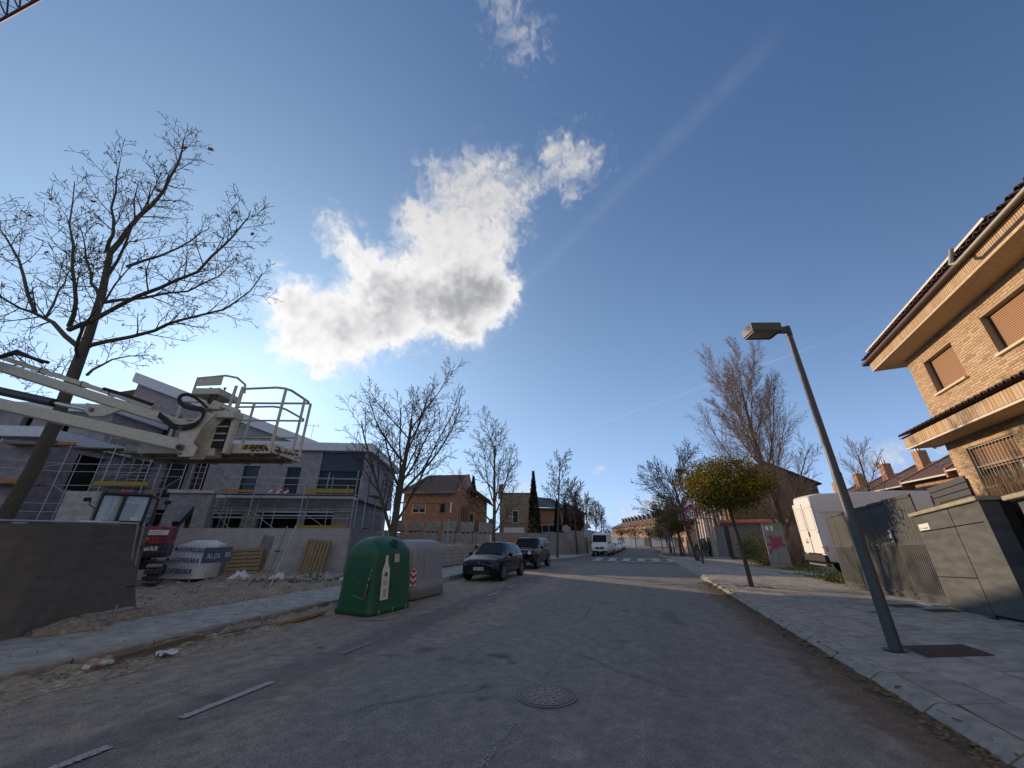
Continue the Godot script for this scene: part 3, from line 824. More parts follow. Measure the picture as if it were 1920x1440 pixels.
	# left pavement and its kerb
	var lp := MB.new()
	zq = 8.0
	var lk := MB.new()
	while zq > -75.0:
		var z1 := zq - 0.8
		var a := kerb_l(zq); var b := kerb_l(z1); var ya := gy(zq) + 0.17; var yb := gy(z1) + 0.17
		var wa := -10.55 if zq > -27 else -11.5; var wb := -10.55 if z1 > -27 else -11.5
		lp.quad(Vector3(wa, ya, zq), Vector3(a - 0.15, ya, zq), Vector3(b - 0.15, yb, z1), Vector3(wb, yb, z1))
		zq = z1
	var left := setting("pavement_left", lp, "concrete")
	zq = 8.0
	while zq > -46.0:
		var z1 := zq - 1.0
		var m := MB.new()
		var a := kerb_l(zq - 0.01); var b := kerb_l(z1 + 0.01); var y := gy(zq - 0.5) + rnd(-0.006, 0.006); var j := rnd(-0.008, 0.008)
		var q0 := zq - 0.007; var q1 := z1 + 0.007
		var pr := [[0.0, -0.05], [-0.01, 0.155], [-0.03, 0.176], [-0.16, 0.178]]
		for i in 3:
			m.quad(Vector3(a + j + pr[i][0], y + pr[i][1], q0), Vector3(b + j + pr[i][0], y + pr[i][1], q1), Vector3(b + j + pr[i + 1][0], y + pr[i + 1][1], q1), Vector3(a + j + pr[i + 1][0], y + pr[i + 1][1], q0))
		m.quad(Vector3(a + j - 0.16, y - 0.05, q0), Vector3(a + j, y - 0.05, q0), Vector3(a + j - 0.03, y + 0.176, q0), Vector3(a + j - 0.16, y + 0.178, q0))
		part(left, "kerb_stone", m, ["kerb", "concrete", "slab_b"][rng.randi() % 3])
		zq = z1
	# dirt heaped against the left kerb and over the pavement's inner edge, and the building plot's earth
	var e := MB.new()
	var rowsv := []
	for i in 90:
		var zz := 4.0 - i * 0.26
		var row := PackedVector3Array()
		for j in 64:
			var t := j / 63.0
			var x := lerpf(-10.25 + 0.2 * nz.get_noise_2d(zz * 0.7, 9), -34.0, pow(t, 1.6))
			var y := 0.175 + 0.10 * smoothstep(0.0, 0.06, t) + 0.16 * nz.get_noise_2d(x * 0.9, zz * 0.9) * smoothstep(0.0, 0.05, t) + 0.05 * nz.get_noise_2d(x * 4.0, zz * 4.0) * smoothstep(0.0, 0.03, t)
			y += 0.35 * smoothstep(-10.5, -13.0, zz) * smoothstep(-12.0, -15.0, x)
			row.push_back(Vector3(x, y, zz))
		rowsv.append(row)
	e.grid(rowsv, false, true)
	setting("plot_ground", e, "earth")
	var hv := []
	for i in 120:
		var zz := -2.5 - i * 0.07
		var row := PackedVector3Array()
		var amp := smoothstep(-2.6, -3.6, zz) * smoothstep(-10.8, -9.4, zz)
		for j in 12:
			var t := j / 11.0
			var x := kerb_l(zz) + 0.02 + t * (0.75 + 0.35 * nz.get_noise_2d(zz, 1.0))
			row.push_back(Vector3(x, maxf(0.10 * pow(1.0 - t, 1.5) * amp * (1.0 + nz.get_noise_2d(x * 3.0, zz * 3.0)) + 0.02 * amp * nz.get_noise_2d(x * 9, zz * 9) * (1.0 - t), -0.006 + 0.004 * (1.0 - t)) - 0.001, zz))
		hv.append(row)
	var hm := MB.new()
	hm.grid(hv)
	var hs := setting("kerb_dirt", hm, "earth")
	hs.set_meta("kind", "stuff")
	var st := MB.new()
	for i in 900:
		var zz := rnd(-14.0, -2.0)
		var x := rnd(-10.4, -17.0) if i % 2 else kerb_l(zz) + absf(rng.randfn(0.2, 0.5))
		if i % 7 == 0: x = rnd(-10.4, -8.1)
		var y := 0.19 if x < -8.1 else 0.012
		if x < -10.4: y = 0.27 + rnd(-0.06, 0.08)
		var sz := rnd(0.008, 0.03) if x > -10.4 else rnd(0.02, 0.09)
		st.box(Vector3(x, y, zz), Vector3(sz, sz * 0.6, sz * rnd(0.6, 1.4)), Basis(Vector3(rnd(-1, 1), rnd(-1, 1), rnd(-1, 1)).normalized(), rnd(0, 3)))
	var gs := setting("gravel", st, "slab_c")
	gs.set_meta("kind", "stuff")
	# weeds and rough grass behind the right pavement
	var gr := MB.new()
	for i in 5200:
		var zz := rnd(-18.0, -33.0)
		var x := rnd(6.9, 9.2) + (rnd(-0.5, 0.3) if i % 4 == 0 else 0.0)
		if i % 5 == 0: x = rnd(6.7, 8.6); zz = rnd(-18.2, -21.0)
		var d := clampf(nz.get_noise_2d(x * 0.8, zz * 0.8) + 0.5, 0, 1)
		if rng.randf() > d + 0.15: continue
		var h := rnd(0.05, 0.22) * (0.5 + d)
		var a := rnd(0, TAU)
		var p := Vector3(x, pave_y(x, zz) - 0.02, zz)
		var q := Vector3(cos(a), 0, sin(a)) * 0.02
		var b := rnd(0.5, 1.5)
		gr.col = Color(b * rnd(0.8, 1.5), b, b * 0.8)
		gr.tri(p - q, p + q, p + Vector3(rnd(-0.08, 0.08), h, rnd(-0.08, 0.08)))
	var gg := setting("grass", gr, "grass")
	gg.set_meta("kind", "stuff")
	var vg := MB.new()
	for i in 14:
		var z0 := -17.6 - i * 1.4
		var z1 := z0 - 1.4
		vg.quad(Vector3(6.55, pave_y(6.6, z0) - 0.005, z0), Vector3(30, pave_y(7, z0) + 0.25, z0), Vector3(30, pave_y(7, z1) + 0.25, z1), Vector3(6.55, pave_y(6.6, z1) - 0.005, z1))
	setting("verge", vg, "earth")

func ragged(m: MB, x: float, z0: float, z1: float, w: float) -> void:
	var n := int(absf(z1 - z0) / 0.05)
	var px0 := x - w; var px1 := x + w
	for i in n:
		var a := lerpf(z0, z1, float(i) / n); var b := lerpf(z0, z1, float(i + 1) / n)
		var x0 := x - w * 0.5 + rnd(-0.006, 0.006); var x1 := x + w * 0.5 + rnd(-0.006, 0.006)
		if i == 0: px0 = x0; px1 = x1
		if rng.randf() > 0.03: m.quad(Vector3(px0, 0.007, a), Vector3(px1, 0.007, a), Vector3(x1, 0.007, b), Vector3(x0, 0.007, b))
		px0 = x0; px1 = x1

func wall_holes(m: MB, x0: float, x1: float, y0: float, y1: float, zb: float, zf: float, holes: Array) -> void:
	# a wall in local x, y with thickness zb..zf and rectangular openings [x0, x1, y0, y1]
	var xs := [x0, x1]; var ys := [y0, y1]
	for h in holes:
		for v in [h[0], h[1]]: if v > x0 and v < x1 and not xs.has(v): xs.append(v)
		for v in [h[2], h[3]]: if v > y0 and v < y1 and not ys.has(v): ys.append(v)
	xs.sort(); ys.sort()
	for i in xs.size() - 1:
		for j in ys.size() - 1:
			var a: float = xs[i]; var b: float = xs[i + 1]; var c: float = ys[j]; var d: float = ys[j + 1]
			if in_hole((a + b) / 2, (c + d) / 2, holes): continue
			m.quad(Vector3(a, c, zf), Vector3(b, c, zf), Vector3(b, d, zf), Vector3(a, d, zf))
			m.quad(Vector3(b, c, zb), Vector3(a, c, zb), Vector3(a, d, zb), Vector3(b, d, zb))
			if a == x0 or in_hole(a - 0.001, (c + d) / 2, holes): m.quad(Vector3(a, c, zb), Vector3(a, c, zf), Vector3(a, d, zf), Vector3(a, d, zb))
			if b == x1 or in_hole(b + 0.001, (c + d) / 2, holes): m.quad(Vector3(b, c, zf), Vector3(b, c, zb), Vector3(b, d, zb), Vector3(b, d, zf))
			if c == y0 or in_hole((a + b) / 2, c - 0.001, holes): m.quad(Vector3(a, c, zb), Vector3(b, c, zb), Vector3(b, c, zf), Vector3(a, c, zf))
			if d == y1 or in_hole((a + b) / 2, d + 0.001, holes): m.quad(Vector3(a, d, zf), Vector3(b, d, zf), Vector3(b, d, zb), Vector3(a, d, zb))

func in_hole(x: float, y: float, holes: Array) -> bool:
	for h in holes:
		if x > h[0] and x < h[1] and y > h[2] and y < h[3]: return true
	return false

func window_at(o: Node, x0: float, x1: float, y0: float, y1: float, z: float, frame_mat: String, pane_mat: String, bars := 1, t := 0.06) -> MeshInstance3D:
	var f := MB.new()
	f.box(Vector3((x0 + x1) / 2, y0 + t / 2, z), Vector3(x1 - x0, t, 0.07))
	f.box(Vector3((x0 + x1) / 2, y1 - t / 2, z), Vector3(x1 - x0, t, 0.07))
	f.box(Vector3(x0 + t / 2, (y0 + y1) / 2, z), Vector3(t, y1 - y0 - 2 * t, 0.07))
	f.box(Vector3(x1 - t / 2, (y0 + y1) / 2, z), Vector3(t, y1 - y0 - 2 * t, 0.07))
	for i in bars:
		f.box(Vector3(lerpf(x0, x1, (i + 1.0) / (bars + 1)), (y0 + y1) / 2, z), Vector3(t, y1 - y0 - 2 * t, 0.07))
	var w := part(o, "window", f, frame_mat)
	var p := MB.new()
	p.box(Vector3((x0 + x1) / 2, (y0 + y1) / 2, z), Vector3(x1 - x0 - t, y1 - y0 - t, 0.02))
	part(w, "pane", p, pane_mat)
	return w

var site_xf := frame(Vector3(-15.33, 0, -21.31), Vector3(0.9135, 0, -0.4067))

func make_site_houses() -> void:
	rng.seed = 31
	var h := thing("construction_house", "unfinished grey brick house with white roof edges and a tall pitched gable", "house", site_xf, "unfinished houses on the plot")
	# ground floor: grey block with a balcony slab
	var m := MB.new()
	var low := [[-7.7, -3.3, 1.2, 3.25], [-10.3, -8.6, 1.2, 3.15]]
	wall_holes(m, -11.0, -2.3, 0.2, 3.95, 0.2, 0.5, low)
	m.xf = Transform3D(Basis(Vector3.UP, PI / 2), Vector3(-2.3, 0, -10.0))   # its right side, running back
	wall_holes(m, -10.2, 0.0, 0.2, 3.95, -0.3, 0.0, [[-7.2, -5.2, 0.4, 2.3]])
	m.xf = Transform3D()
	part(h, "ground_floor_wall", m, "site_grey")
	m = MB.new()
	m.box(Vector3(-6.7, 4.03, -0.1), Vector3(8.95, 0.15, 1.3))
	part(h, "balcony_slab", m, "site_white")
	m = MB.new()
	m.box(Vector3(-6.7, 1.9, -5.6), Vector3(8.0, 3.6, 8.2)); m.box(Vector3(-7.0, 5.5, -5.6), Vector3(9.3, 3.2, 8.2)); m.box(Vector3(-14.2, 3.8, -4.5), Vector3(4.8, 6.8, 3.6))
	part(h, "interior", m, "dark_room")  # solid blocks, the darkness of unlit rooms put into their colour
	for w in low:
		var f := MB.new()
		f.box(Vector3((w[0] + w[1]) / 2, w[3] - 0.09, 0.42), Vector3(w[1] - w[0], 0.10, 0.2))
		f.box(Vector3((w[0] + w[1]) / 2, w[3] - 0.30, 0.40), Vector3(w[1] - w[0], 0.08, 0.15))
		var b := part(h, "shutter_box", f, "galv")
		b.set_meta("label", "pale shutter box over a ground floor opening")
	m = MB.new()
	m.box(Vector3(-5.2, 2.0, 0.3), Vector3(0.35, 2.4, 0.25))
	part(h, "pier", m, "site_grey")
	# upper floor
	m = MB.new()
	var up := [[-5.0, -2.2, 4.1, 7.1], [-7.1, -6.2, 4.1, 6.07], [-9.85, -8.8, 4.15, 6.1]]
	wall_holes(m, -12.0, -1.95, 4.0, 7.2, -0.8, -0.5, up)
	m.xf = Transform3D(Basis(Vector3.UP, PI / 2), Vector3(-1.95, 0, -10.0))
	wall_holes(m, -9.2, 0.0, 3.95, 7.2, -0.3, 0.0, [[-8.4, -7.9, 3.96, 5.7], [-4.5, -3.9, 4.2, 6.0]])
	m.xf = Transform3D()
	m.box(Vector3(-7, 5.6, -10.0), Vector3(10, 3.4, 0.3))
	part(h, "upper_wall", m, "site_brick")
	m = MB.new()
	m.cbox(Vector3(-6.95, 7.46, -5.2), Vector3(10.6, 0.56, 10.0), 0.02)
	part(h, "roof_edge", m, "site_white")
	var w1 := window_at(h, -5.0, -2.2, 4.1, 7.1, -0.7, "window_navy", "glass_dark", 2)
	m = MB.new()
	m.box(Vector3(-3.6, 6.45, -0.62), Vector3(2.75, 1.2, 0.05))
	part(w1, "blind", m, "window_navy")
	window_at(h, -7.1, -6.2, 4.1, 6.07, -0.7, "window_navy", "glass_dark", 0)
	window_at(h, -9.85, -8.8, 4.15, 6.1, -0.7, "window_navy", "window_navy", 0)
	# pitched gable behind
	m = MB.new()
	m.slab(PackedVector2Array([Vector2(-20.6, 0.5), Vector2(-8.6, 0.5), Vector2(-7.6, 8.2), Vector2(-20.6, 12.7)]), -12.0, -3.0)
	part(h, "gable_wall", m, "site_brick")
	m = MB.new()
	m.slab(PackedVector2Array([Vector2(-20.85, 12.68), Vector2(-6.5, 7.72), Vector2(-6.4, 8.35), Vector2(-20.85, 13.45)]), -12.4, -2.7)
	part(h, "gable_roof_edge", m, "site_white")
	m = MB.new()
	m.slab(PackedVector2Array([Vector2(-23.0, 11.9), Vector2(-20.9, 12.4), Vector2(-20.9, 12.65), Vector2(-23.0, 12.15)]), -6.0, -4.0)
	part(h, "tiled_roof", m, "tile_dark")
	window_at(h, -17.6, -16.7, 8.2, 10.2, -2.98, "galv_dark", "glass_dark", 1)
	# recessed entrance between the two houses
	m = MB.new()
	wall_holes(m, -16.6, -11.9, 0.3, 7.0, -2.4, -2.1, [[-15.8, -14.4, 4.2, 6.6], [-13.9, -12.6, 4.2, 6.7], [-15.6, -12.6, 1.0, 3.4]])
	part(h, "entrance_wall", m, "site_brick")
	m = MB.new()
	m.box(Vector3(-14.2, 7.15, -1.6), Vector3(5.0, 0.35, 2.0))
	part(h, "canopy", m, "site_white")
	m = MB.new()
	for i in 9: m.box(Vector3(-15.7 + i * 0.15, 5.4, -2.05), Vector3(0.03, 2.2, 0.03))
	part(h, "grille", m, "galv_dark")
	m = MB.new()
	m.box(Vector3(-13.3, 5.2, -2.0), Vector3(0.5, 2.0, 0.1))
	part(h, "reddish_panel", m, "rust", "rust coloured board in the entrance opening")
	# low parapets before the entrance
	m = MB.new()
	m.box(Vector3(-13.6, 2.6, 5.0), Vector3(1.5, 2.4, 0.25)); part(h, "parapet", m, "concrete")
	m = MB.new()
	m.box(Vector3(-9.9, 2.7, 3.2), Vector3(2.2, 2.5, 0.25)); part(h, "parapet", m, "site_grey")
	m = MB.new()
	m.box(Vector3(-9.9, 4.02, 3.2), Vector3(2.4, 0.16, 0.5)); part(h, "parapet_cap", m, "concrete")
	# second house, nearer on the left
	var b := thing("construction_house", "nearer unfinished grey brick house at the left edge with stepped white slabs", "house", site_xf, "unfinished houses on the plot")
	m = MB.new()
	wall_holes(m, -34.0, -17.6, 0.3, 6.6, 3.9, 4.2, [[-23.5, -21.6, 4.2, 6.3], [-20.6, -19.2, 1.4, 3.6]])
	m.xf = Transform3D(Basis(Vector3.UP, PI / 2), Vector3(-17.6, 0, -3.0))
	wall_holes(m, -6.9, 0.0, 0.3, 6.6, -0.3, 0.0, [[-5.0, -3.2, 4.2, 6.2]])
	m.xf = Transform3D()
	part(b, "ground_floor_wall", m, "site_brick")
	m = MB.new()
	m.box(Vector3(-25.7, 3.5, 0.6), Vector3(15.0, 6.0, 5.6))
	part(b, "interior", m, "dark_room")  # solid dark core, room shade painted as colour
	m = MB.new()
	m.box(Vector3(-25.75, 6.85, 0.8), Vector3(16.9, 0.55, 7.6))
	part(b, "roof_edge", m, "site_white")
	m = MB.new()
	wall_holes(m, -36.0, -17.6, 7.1, 9.0, 0.7, 1.0, [[-22.6, -22.0, 7.4, 8.9], [-20.4, -19.8, 7.4, 8.9]])
	m.box(Vector3(-17.75, 8.05, -3.5), Vector3(0.3, 1.9, 8.4))
	part(b, "upper_wall", m, "site_brick")
	m = MB.new()
	m.box(Vector3(-26.8, 9.25, -3.4), Vector3(19.0, 0.5, 9.4))
	part(b, "upper_roof_edge", m, "site_white")
	m = MB.new()
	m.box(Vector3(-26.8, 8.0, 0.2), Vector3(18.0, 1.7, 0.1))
	part(b, "upper_interior", m, "dark_room")  # dark sheet behind the openings, painted in place of room shade
	# raised terrace behind the retaining wall
	m = MB.new()
	m.box(Vector3(-18.0, 0.7, -4.0), Vector3(34.0, 1.8, 24.5))
	setting("terrace", m, "earth").transform = site_xf
	# retaining wall: the cast panels and the cheek that runs back at its end
	var rw := thing("retaining_wall", "pale rendered retaining wall in front of the scaffolded house", "wall", site_xf)
	for i in 8:
		m = MB.new()
		m.box(Vector3(0.32 - 2.4 * i - 1.2, 1.0, 8.63), Vector3(2.395, 2.12 + rnd(-0.006, 0.006), 0.26))
		part(rw, "wall_panel", m, "retain")
	m = MB.new()
	m.box(Vector3(0.18, 1.0, 4.5), Vector3(0.26, 2.08, 7.98)); part(rw, "end_wall", m, "site_grey")
	m = MB.new()
	m.quad(Vector3(-3.2, 0.3, 8.765), Vector3(-2.75, 0.3, 8.765), Vector3(-2.55, 1.75, 8.765), Vector3(-3.0, 1.8, 8.765))
	part(rw, "damp_stain", m, "site_grey")
	# scaffolds
	var s := thing("scaffold", "galvanised tube scaffold around the balcony of the white edged house", "scaffold", site_xf, "scaffolds on the building site")
	var xs := [-9.65, -7.72, -4.85, -1.85]
	for x in xs:
		for z in [1.5, 0.75]: pole(s, Vector3(x, 1.5, z), Vector3(x, 5.6 if z > 1 else 5.3, z))
	pole(s, Vector3(-8.9, 1.5, 1.5), Vector3(-8.9, 3.2, 1.5)); pole(s, Vector3(-6.9, 1.5, 1.5), Vector3(-6.9, 3.1, 1.5))
	for z in [-1.2, -3.8, -6.4]:
		for x in [-1.2, -0.5]: pole(s, Vector3(x, 0.6, z), Vector3(x, 4.2 if z < -1 else 4.6, z))
	pole(s, Vector3(-1.15, 0.6, 1.5), Vector3(-1.15, 4.3, 1.5))
	for i in 3:
		var a: float = xs[i]; var c: float = xs[i + 1]
		for y in [2.75, 3.15, 4.68, 5.1]: pole(s, Vector3(a, y, 1.5), Vector3(c, y, 1.5), "ledger", 0.019)
		for y in [3.3, 5.15]: pole(s, Vector3(a, y, 0.75), Vector3(c, y, 0.75), "ledger", 0.019)
		pole(s, Vector3(a, 3.2, 1.5), Vector3(lerpf(a, c, 0.55), 2.2, 1.5), "brace", 0.017)
		for k in 3: plank_at(s, "deck_plank", Vector3((a + c) / 2, 4.13, 1.38 - k * 0.26), Vector3(c - a, 0.05, 0.24), "galv_dark")
		for k in 2: plank_at(s, "deck_plank", Vector3((a + c) / 2, 2.1, 1.32 - k * 0.28), Vector3(c - a, 0.05, 0.26), "plank")
	for z in [1.5, -1.2, -3.8]:
		for y in [2.1, 3.15, 4.1]: pole(s, Vector3(-0.85, y, z), Vector3(-0.85, y, z - 2.6), "ledger", 0.019)
	plank_at(s, "deck_plank", Vector3(-0.85, 2.13, -2.5), Vector3(0.6, 0.05, 7.8), "plank")
	plank_at(s, "deck_plank", Vector3(-0.9, 4.13, 0.2), Vector3(0.6, 0.05, 2.6), "galv_dark")
	plank_at(s, "toe_board", Vector3(-8.7, 4.28, 1.54), Vector3(1.9, 0.15, 0.03), "orange_board", "orange toe board on the upper deck")
	plank_at(s, "toe_board", Vector3(-3.35, 4.34, 1.54), Vector3(2.8, 0.24, 0.03), "yellow_board", "yellow toe board on the upper deck")
	plank_at(s, "toe_board", Vector3(-3.4, 2.24, 1.54), Vector3(2.8, 0.24, 0.03), "yellow_board", "yellow toe board on the lower deck")
	for x in [-4.55, -3.75, -2.5]: pole(s, Vector3(x, 4.2, 1.1), Vector3(x + 0.02, 5.5 if x < -3 else 4.75, 1.1), "guard_post", 0.03)
	for x in [-8.7, -6.3, -3.3]:
		pole(s, Vector3(x, 2.1, 1.5), Vector3(x, 3.3, 1.5), "guard_post", 0.02)
		pole(s, Vector3(x, 4.15, 1.5), Vector3(x, 5.2, 1.5), "guard_post", 0.02)
	for x in xs:
		for y in [2.1, 4.1]: pole(s, Vector3(x, y, 1.5), Vector3(x, y, 0.7), "transom", 0.02)
		for y in [1.9, 2.75, 3.3, 4.68, 5.1]:
			var cm := MB.new(); cm.box(Vector3(x, y, 1.52), Vector3(0.07, 0.07, 0.09)); part(s, "coupler", cm, "galv_dark")
	# ladder tower at the left end
	for x in [-11.5, -10.75]: pole(s, Vector3(x, 1.6, 1.6), Vector3(x, 6.6, 1.6))
	pole(s, Vector3(-11.15, 1.6, 1.5), Vector3(-11.15, 6.4, 1.5))
	for i in 13: pole(s, Vector3(-11.5, 2.0 + i * 0.33, 1.6), Vector3(-10.75, 2.0 + i * 0.33, 1.6), "rung", 0.015)
	var t := thing("scaffold", "scaffold with orange boards in front of the far left house", "scaffold", site_xf, "scaffolds on the building site")
	var bx := [-21.0, -18.6, -16.2, -14.0, -12.0]
	for x in bx:
		for z in [5.6, 4.9]: pole(t, Vector3(x, 1.5, z - (1.6 if x > -17 else 0.0)), Vector3(x, 6.4, z - (1.6 if x > -17 else 0.0)))
	for i in 4:
		var a: float = bx[i]; var c: float = bx[i + 1]
		var za := 5.6 - (1.6 if a > -17 else 0.0); var zc := 5.6 - (1.6 if c > -17 else 0.0)
		for y in [2.9, 3.3, 4.2, 4.9, 5.3, 6.2]: pole(t, Vector3(a, y, za), Vector3(c, y, zc), "ledger", 0.019)
		pole(t, Vector3(a, 4.2, za), Vector3(c, 5.3 if i % 2 else 3.0, zc), "brace", 0.017)
		if i != 2: plank_at(t, "deck_plank", Vector3((a + c) / 2, 4.16, (za + zc) / 2 - 0.35), Vector3(c - a, 0.06, 0.6), "plank")
		plank_at(t, "deck_plank", Vector3((a + c) / 2, 6.16, (za + zc) / 2 - 0.35), Vector3(c - a, 0.06, 0.6), "plank")
	for q in [[-15.2, 3.2], [-13.2, 3.0], [-11.2, 2.6], [-15.2, 1.2], [-13.2, 1.0]]:
		pole(t, Vector3(q[0], 1.5, q[1]), Vector3(q[0], 7.2, q[1]))
	for y in [2.9, 4.2, 4.9, 5.3, 6.2, 6.9]:
		pole(t, Vector3(-15.2, y, 3.2), Vector3(-11.2, y, 2.6), "ledger", 0.019)
		pole(t, Vector3(-15.2, y, 1.2), Vector3(-13.2, y, 1.0), "ledger", 0.019)
	pole(t, Vector3(-15.2, 4.2, 3.2), Vector3(-13.2, 6.2, 3.0), "brace", 0.017); pole(t, Vector3(-13.2, 2.9, 3.0), Vector3(-11.2, 4.9, 2.6), "brace", 0.017)
	plank_at(t, "deck_plank", Vector3(-13.2, 6.22, 2.6), Vector3(4.0, 0.06, 0.6), "plank")
	plank_at(t, "toe_board", Vector3(-17.3, 4.3, 4.9), Vector3(1.4, 0.15, 0.03), "orange_board", "orange toe board")
	plank_at(t, "toe_board", Vector3(-13.0, 4.32, 4.05), Vector3(2.6, 0.2, 0.03), "yellow_board", "yellow toe board")
	plank_at(t, "toe_board", Vector3(-16.0, 6.28, 4.5), Vector3(0.9, 0.14, 0.03), "orange_board", "orange toe board")
	# striped barrier tape heaped on the scaffold deck
	var tp := thing("barrier_tape", "heap of red and white striped barrier tape on the scaffold deck", "barrier tape", site_xf * Transform3D(Basis(), Vector3(-6.6, 4.16, 1.2)))
	for i in 9:
		m = MB.new()
		var p0 := Vector3(rnd(-0.6, 0.5), rnd(0.02, 0.1), rnd(-0.1, 0.1))
		m.bar(p0, p0 + Vector3(rnd(0.15, 0.4), rnd(0.05, 0.35), rnd(-0.1, 0.1)), 0.02, 0.09)
		part(tp, "tape_strip", m, "red" if i % 2 else "white")
	# television aerials on the roof
	aerial(site_xf * Vector3(-4.2, 7.75, -4.5), 2.6, "tall television aerial on the flat roof edge of the unfinished house")
	aerial(site_xf * Vector3(-8.4, 8.9, -6.0), 1.7, "short television aerial behind the pitched gable of the unfinished house")
	# red and white crane jib high above the plot
	var c := thing("tower_crane", "dark red lattice jib of a tower crane high overhead", "crane")
	var p0 := Vector3(-70.6, 42.0, -0.25); var p1 := Vector3(-33.6, 42.0, -2.0)
	var d := (p1 - p0).normalized(); var sd := d.cross(Vector3.UP)
	var chords := [sd * 0.9, -sd * 0.9, Vector3(0, 1.9, 0)]
	for q in chords:
		m = MB.new(); m.cyl(p0 + q, p1 + q, 0.11, 6); part(c, "chord", m, "crane_red")
	var n := 22
	for i in n:
		var a := p0.lerp(p1, float(i) / n); var e := p0.lerp(p1, (i + 0.5) / n); var g := p0.lerp(p1, (i + 1.0) / n)
		for sgn in [0, 1]:
			m = MB.new(); m.cyl(a + chords[sgn], e + chords[2], 0.06, 5); m.cyl(e + chords[2], g + chords[sgn], 0.06, 5); part(c, "lattice", m, "crane_red")
		m = MB.new(); m.cyl(a + chords[0], g + chords[1], 0.03, 5); part(c, "lattice", m, "crane_red")
	m = MB.new()
	for q in [Vector3(0.8, 0, 0.8), Vector3(-0.8, 0, 0.8), Vector3(0.8, 0, -0.8), Vector3(-0.8, 0, -0.8)]:
		m.cyl(Vector3(-70, 0, -1.5) + q, Vector3(-70, 45, -1.5) + q, 0.09, 5)
	for i in 26:
		m.cyl(Vector3(-70.8, i * 1.65, -0.7), Vector3(-69.2, i * 1.65 + 1.65, -0.7), 0.05, 4); m.cyl(Vector3(-69.2, i * 1.65, -0.7), Vector3(-69.2, i * 1.65 + 1.65, -2.3), 0.05, 4)
	part(c, "mast", m, "crane_red")

func pole(o: Node, a: Vector3, b: Vector3, called := "standard", r := 0.025) -> void:
	var m := MB.new()
	m.cyl(a, b, r, 6)
	part(o, called, m, "galv")

func plank_at(o: Node, called: String, p: Vector3, s: Vector3, mt: String, label := "") -> void:
	var m := MB.new()
	m.box(p, s)
	part(o, called, m, mt, label)

func aerial(p: Vector3, h: float, label: String) -> void:
	var o := thing("aerial", label, "aerial", Transform3D(Basis(Vector3.UP, 0.4), p))
	var m := MB.new()
	m.cyl(Vector3.ZERO, Vector3(0, h, 0), 0.02, 5); part(o, "mast", m, "galv")
	m = MB.new()
	m.cyl(Vector3(-0.55, h - 0.1, 0), Vector3(0.45, h - 0.1, 0), 0.012, 4)
	for i in 6: m.cyl(Vector3(-0.5 + i * 0.18, h - 0.1, -0.22), Vector3(-0.5 + i * 0.18, h - 0.1, 0.22), 0.008, 4)
	for s in [-1, 1]: m.cyl(Vector3(0.35, h - 0.1, 0), Vector3(0.5, h - 0.1 + 0.3 * s, 0), 0.01, 4)
	part(o, "dipoles", m, "galv")

var house_xf := frame(Vector3(9.33, 0, -14.72), Vector3(-0.14, 0, 0.99))

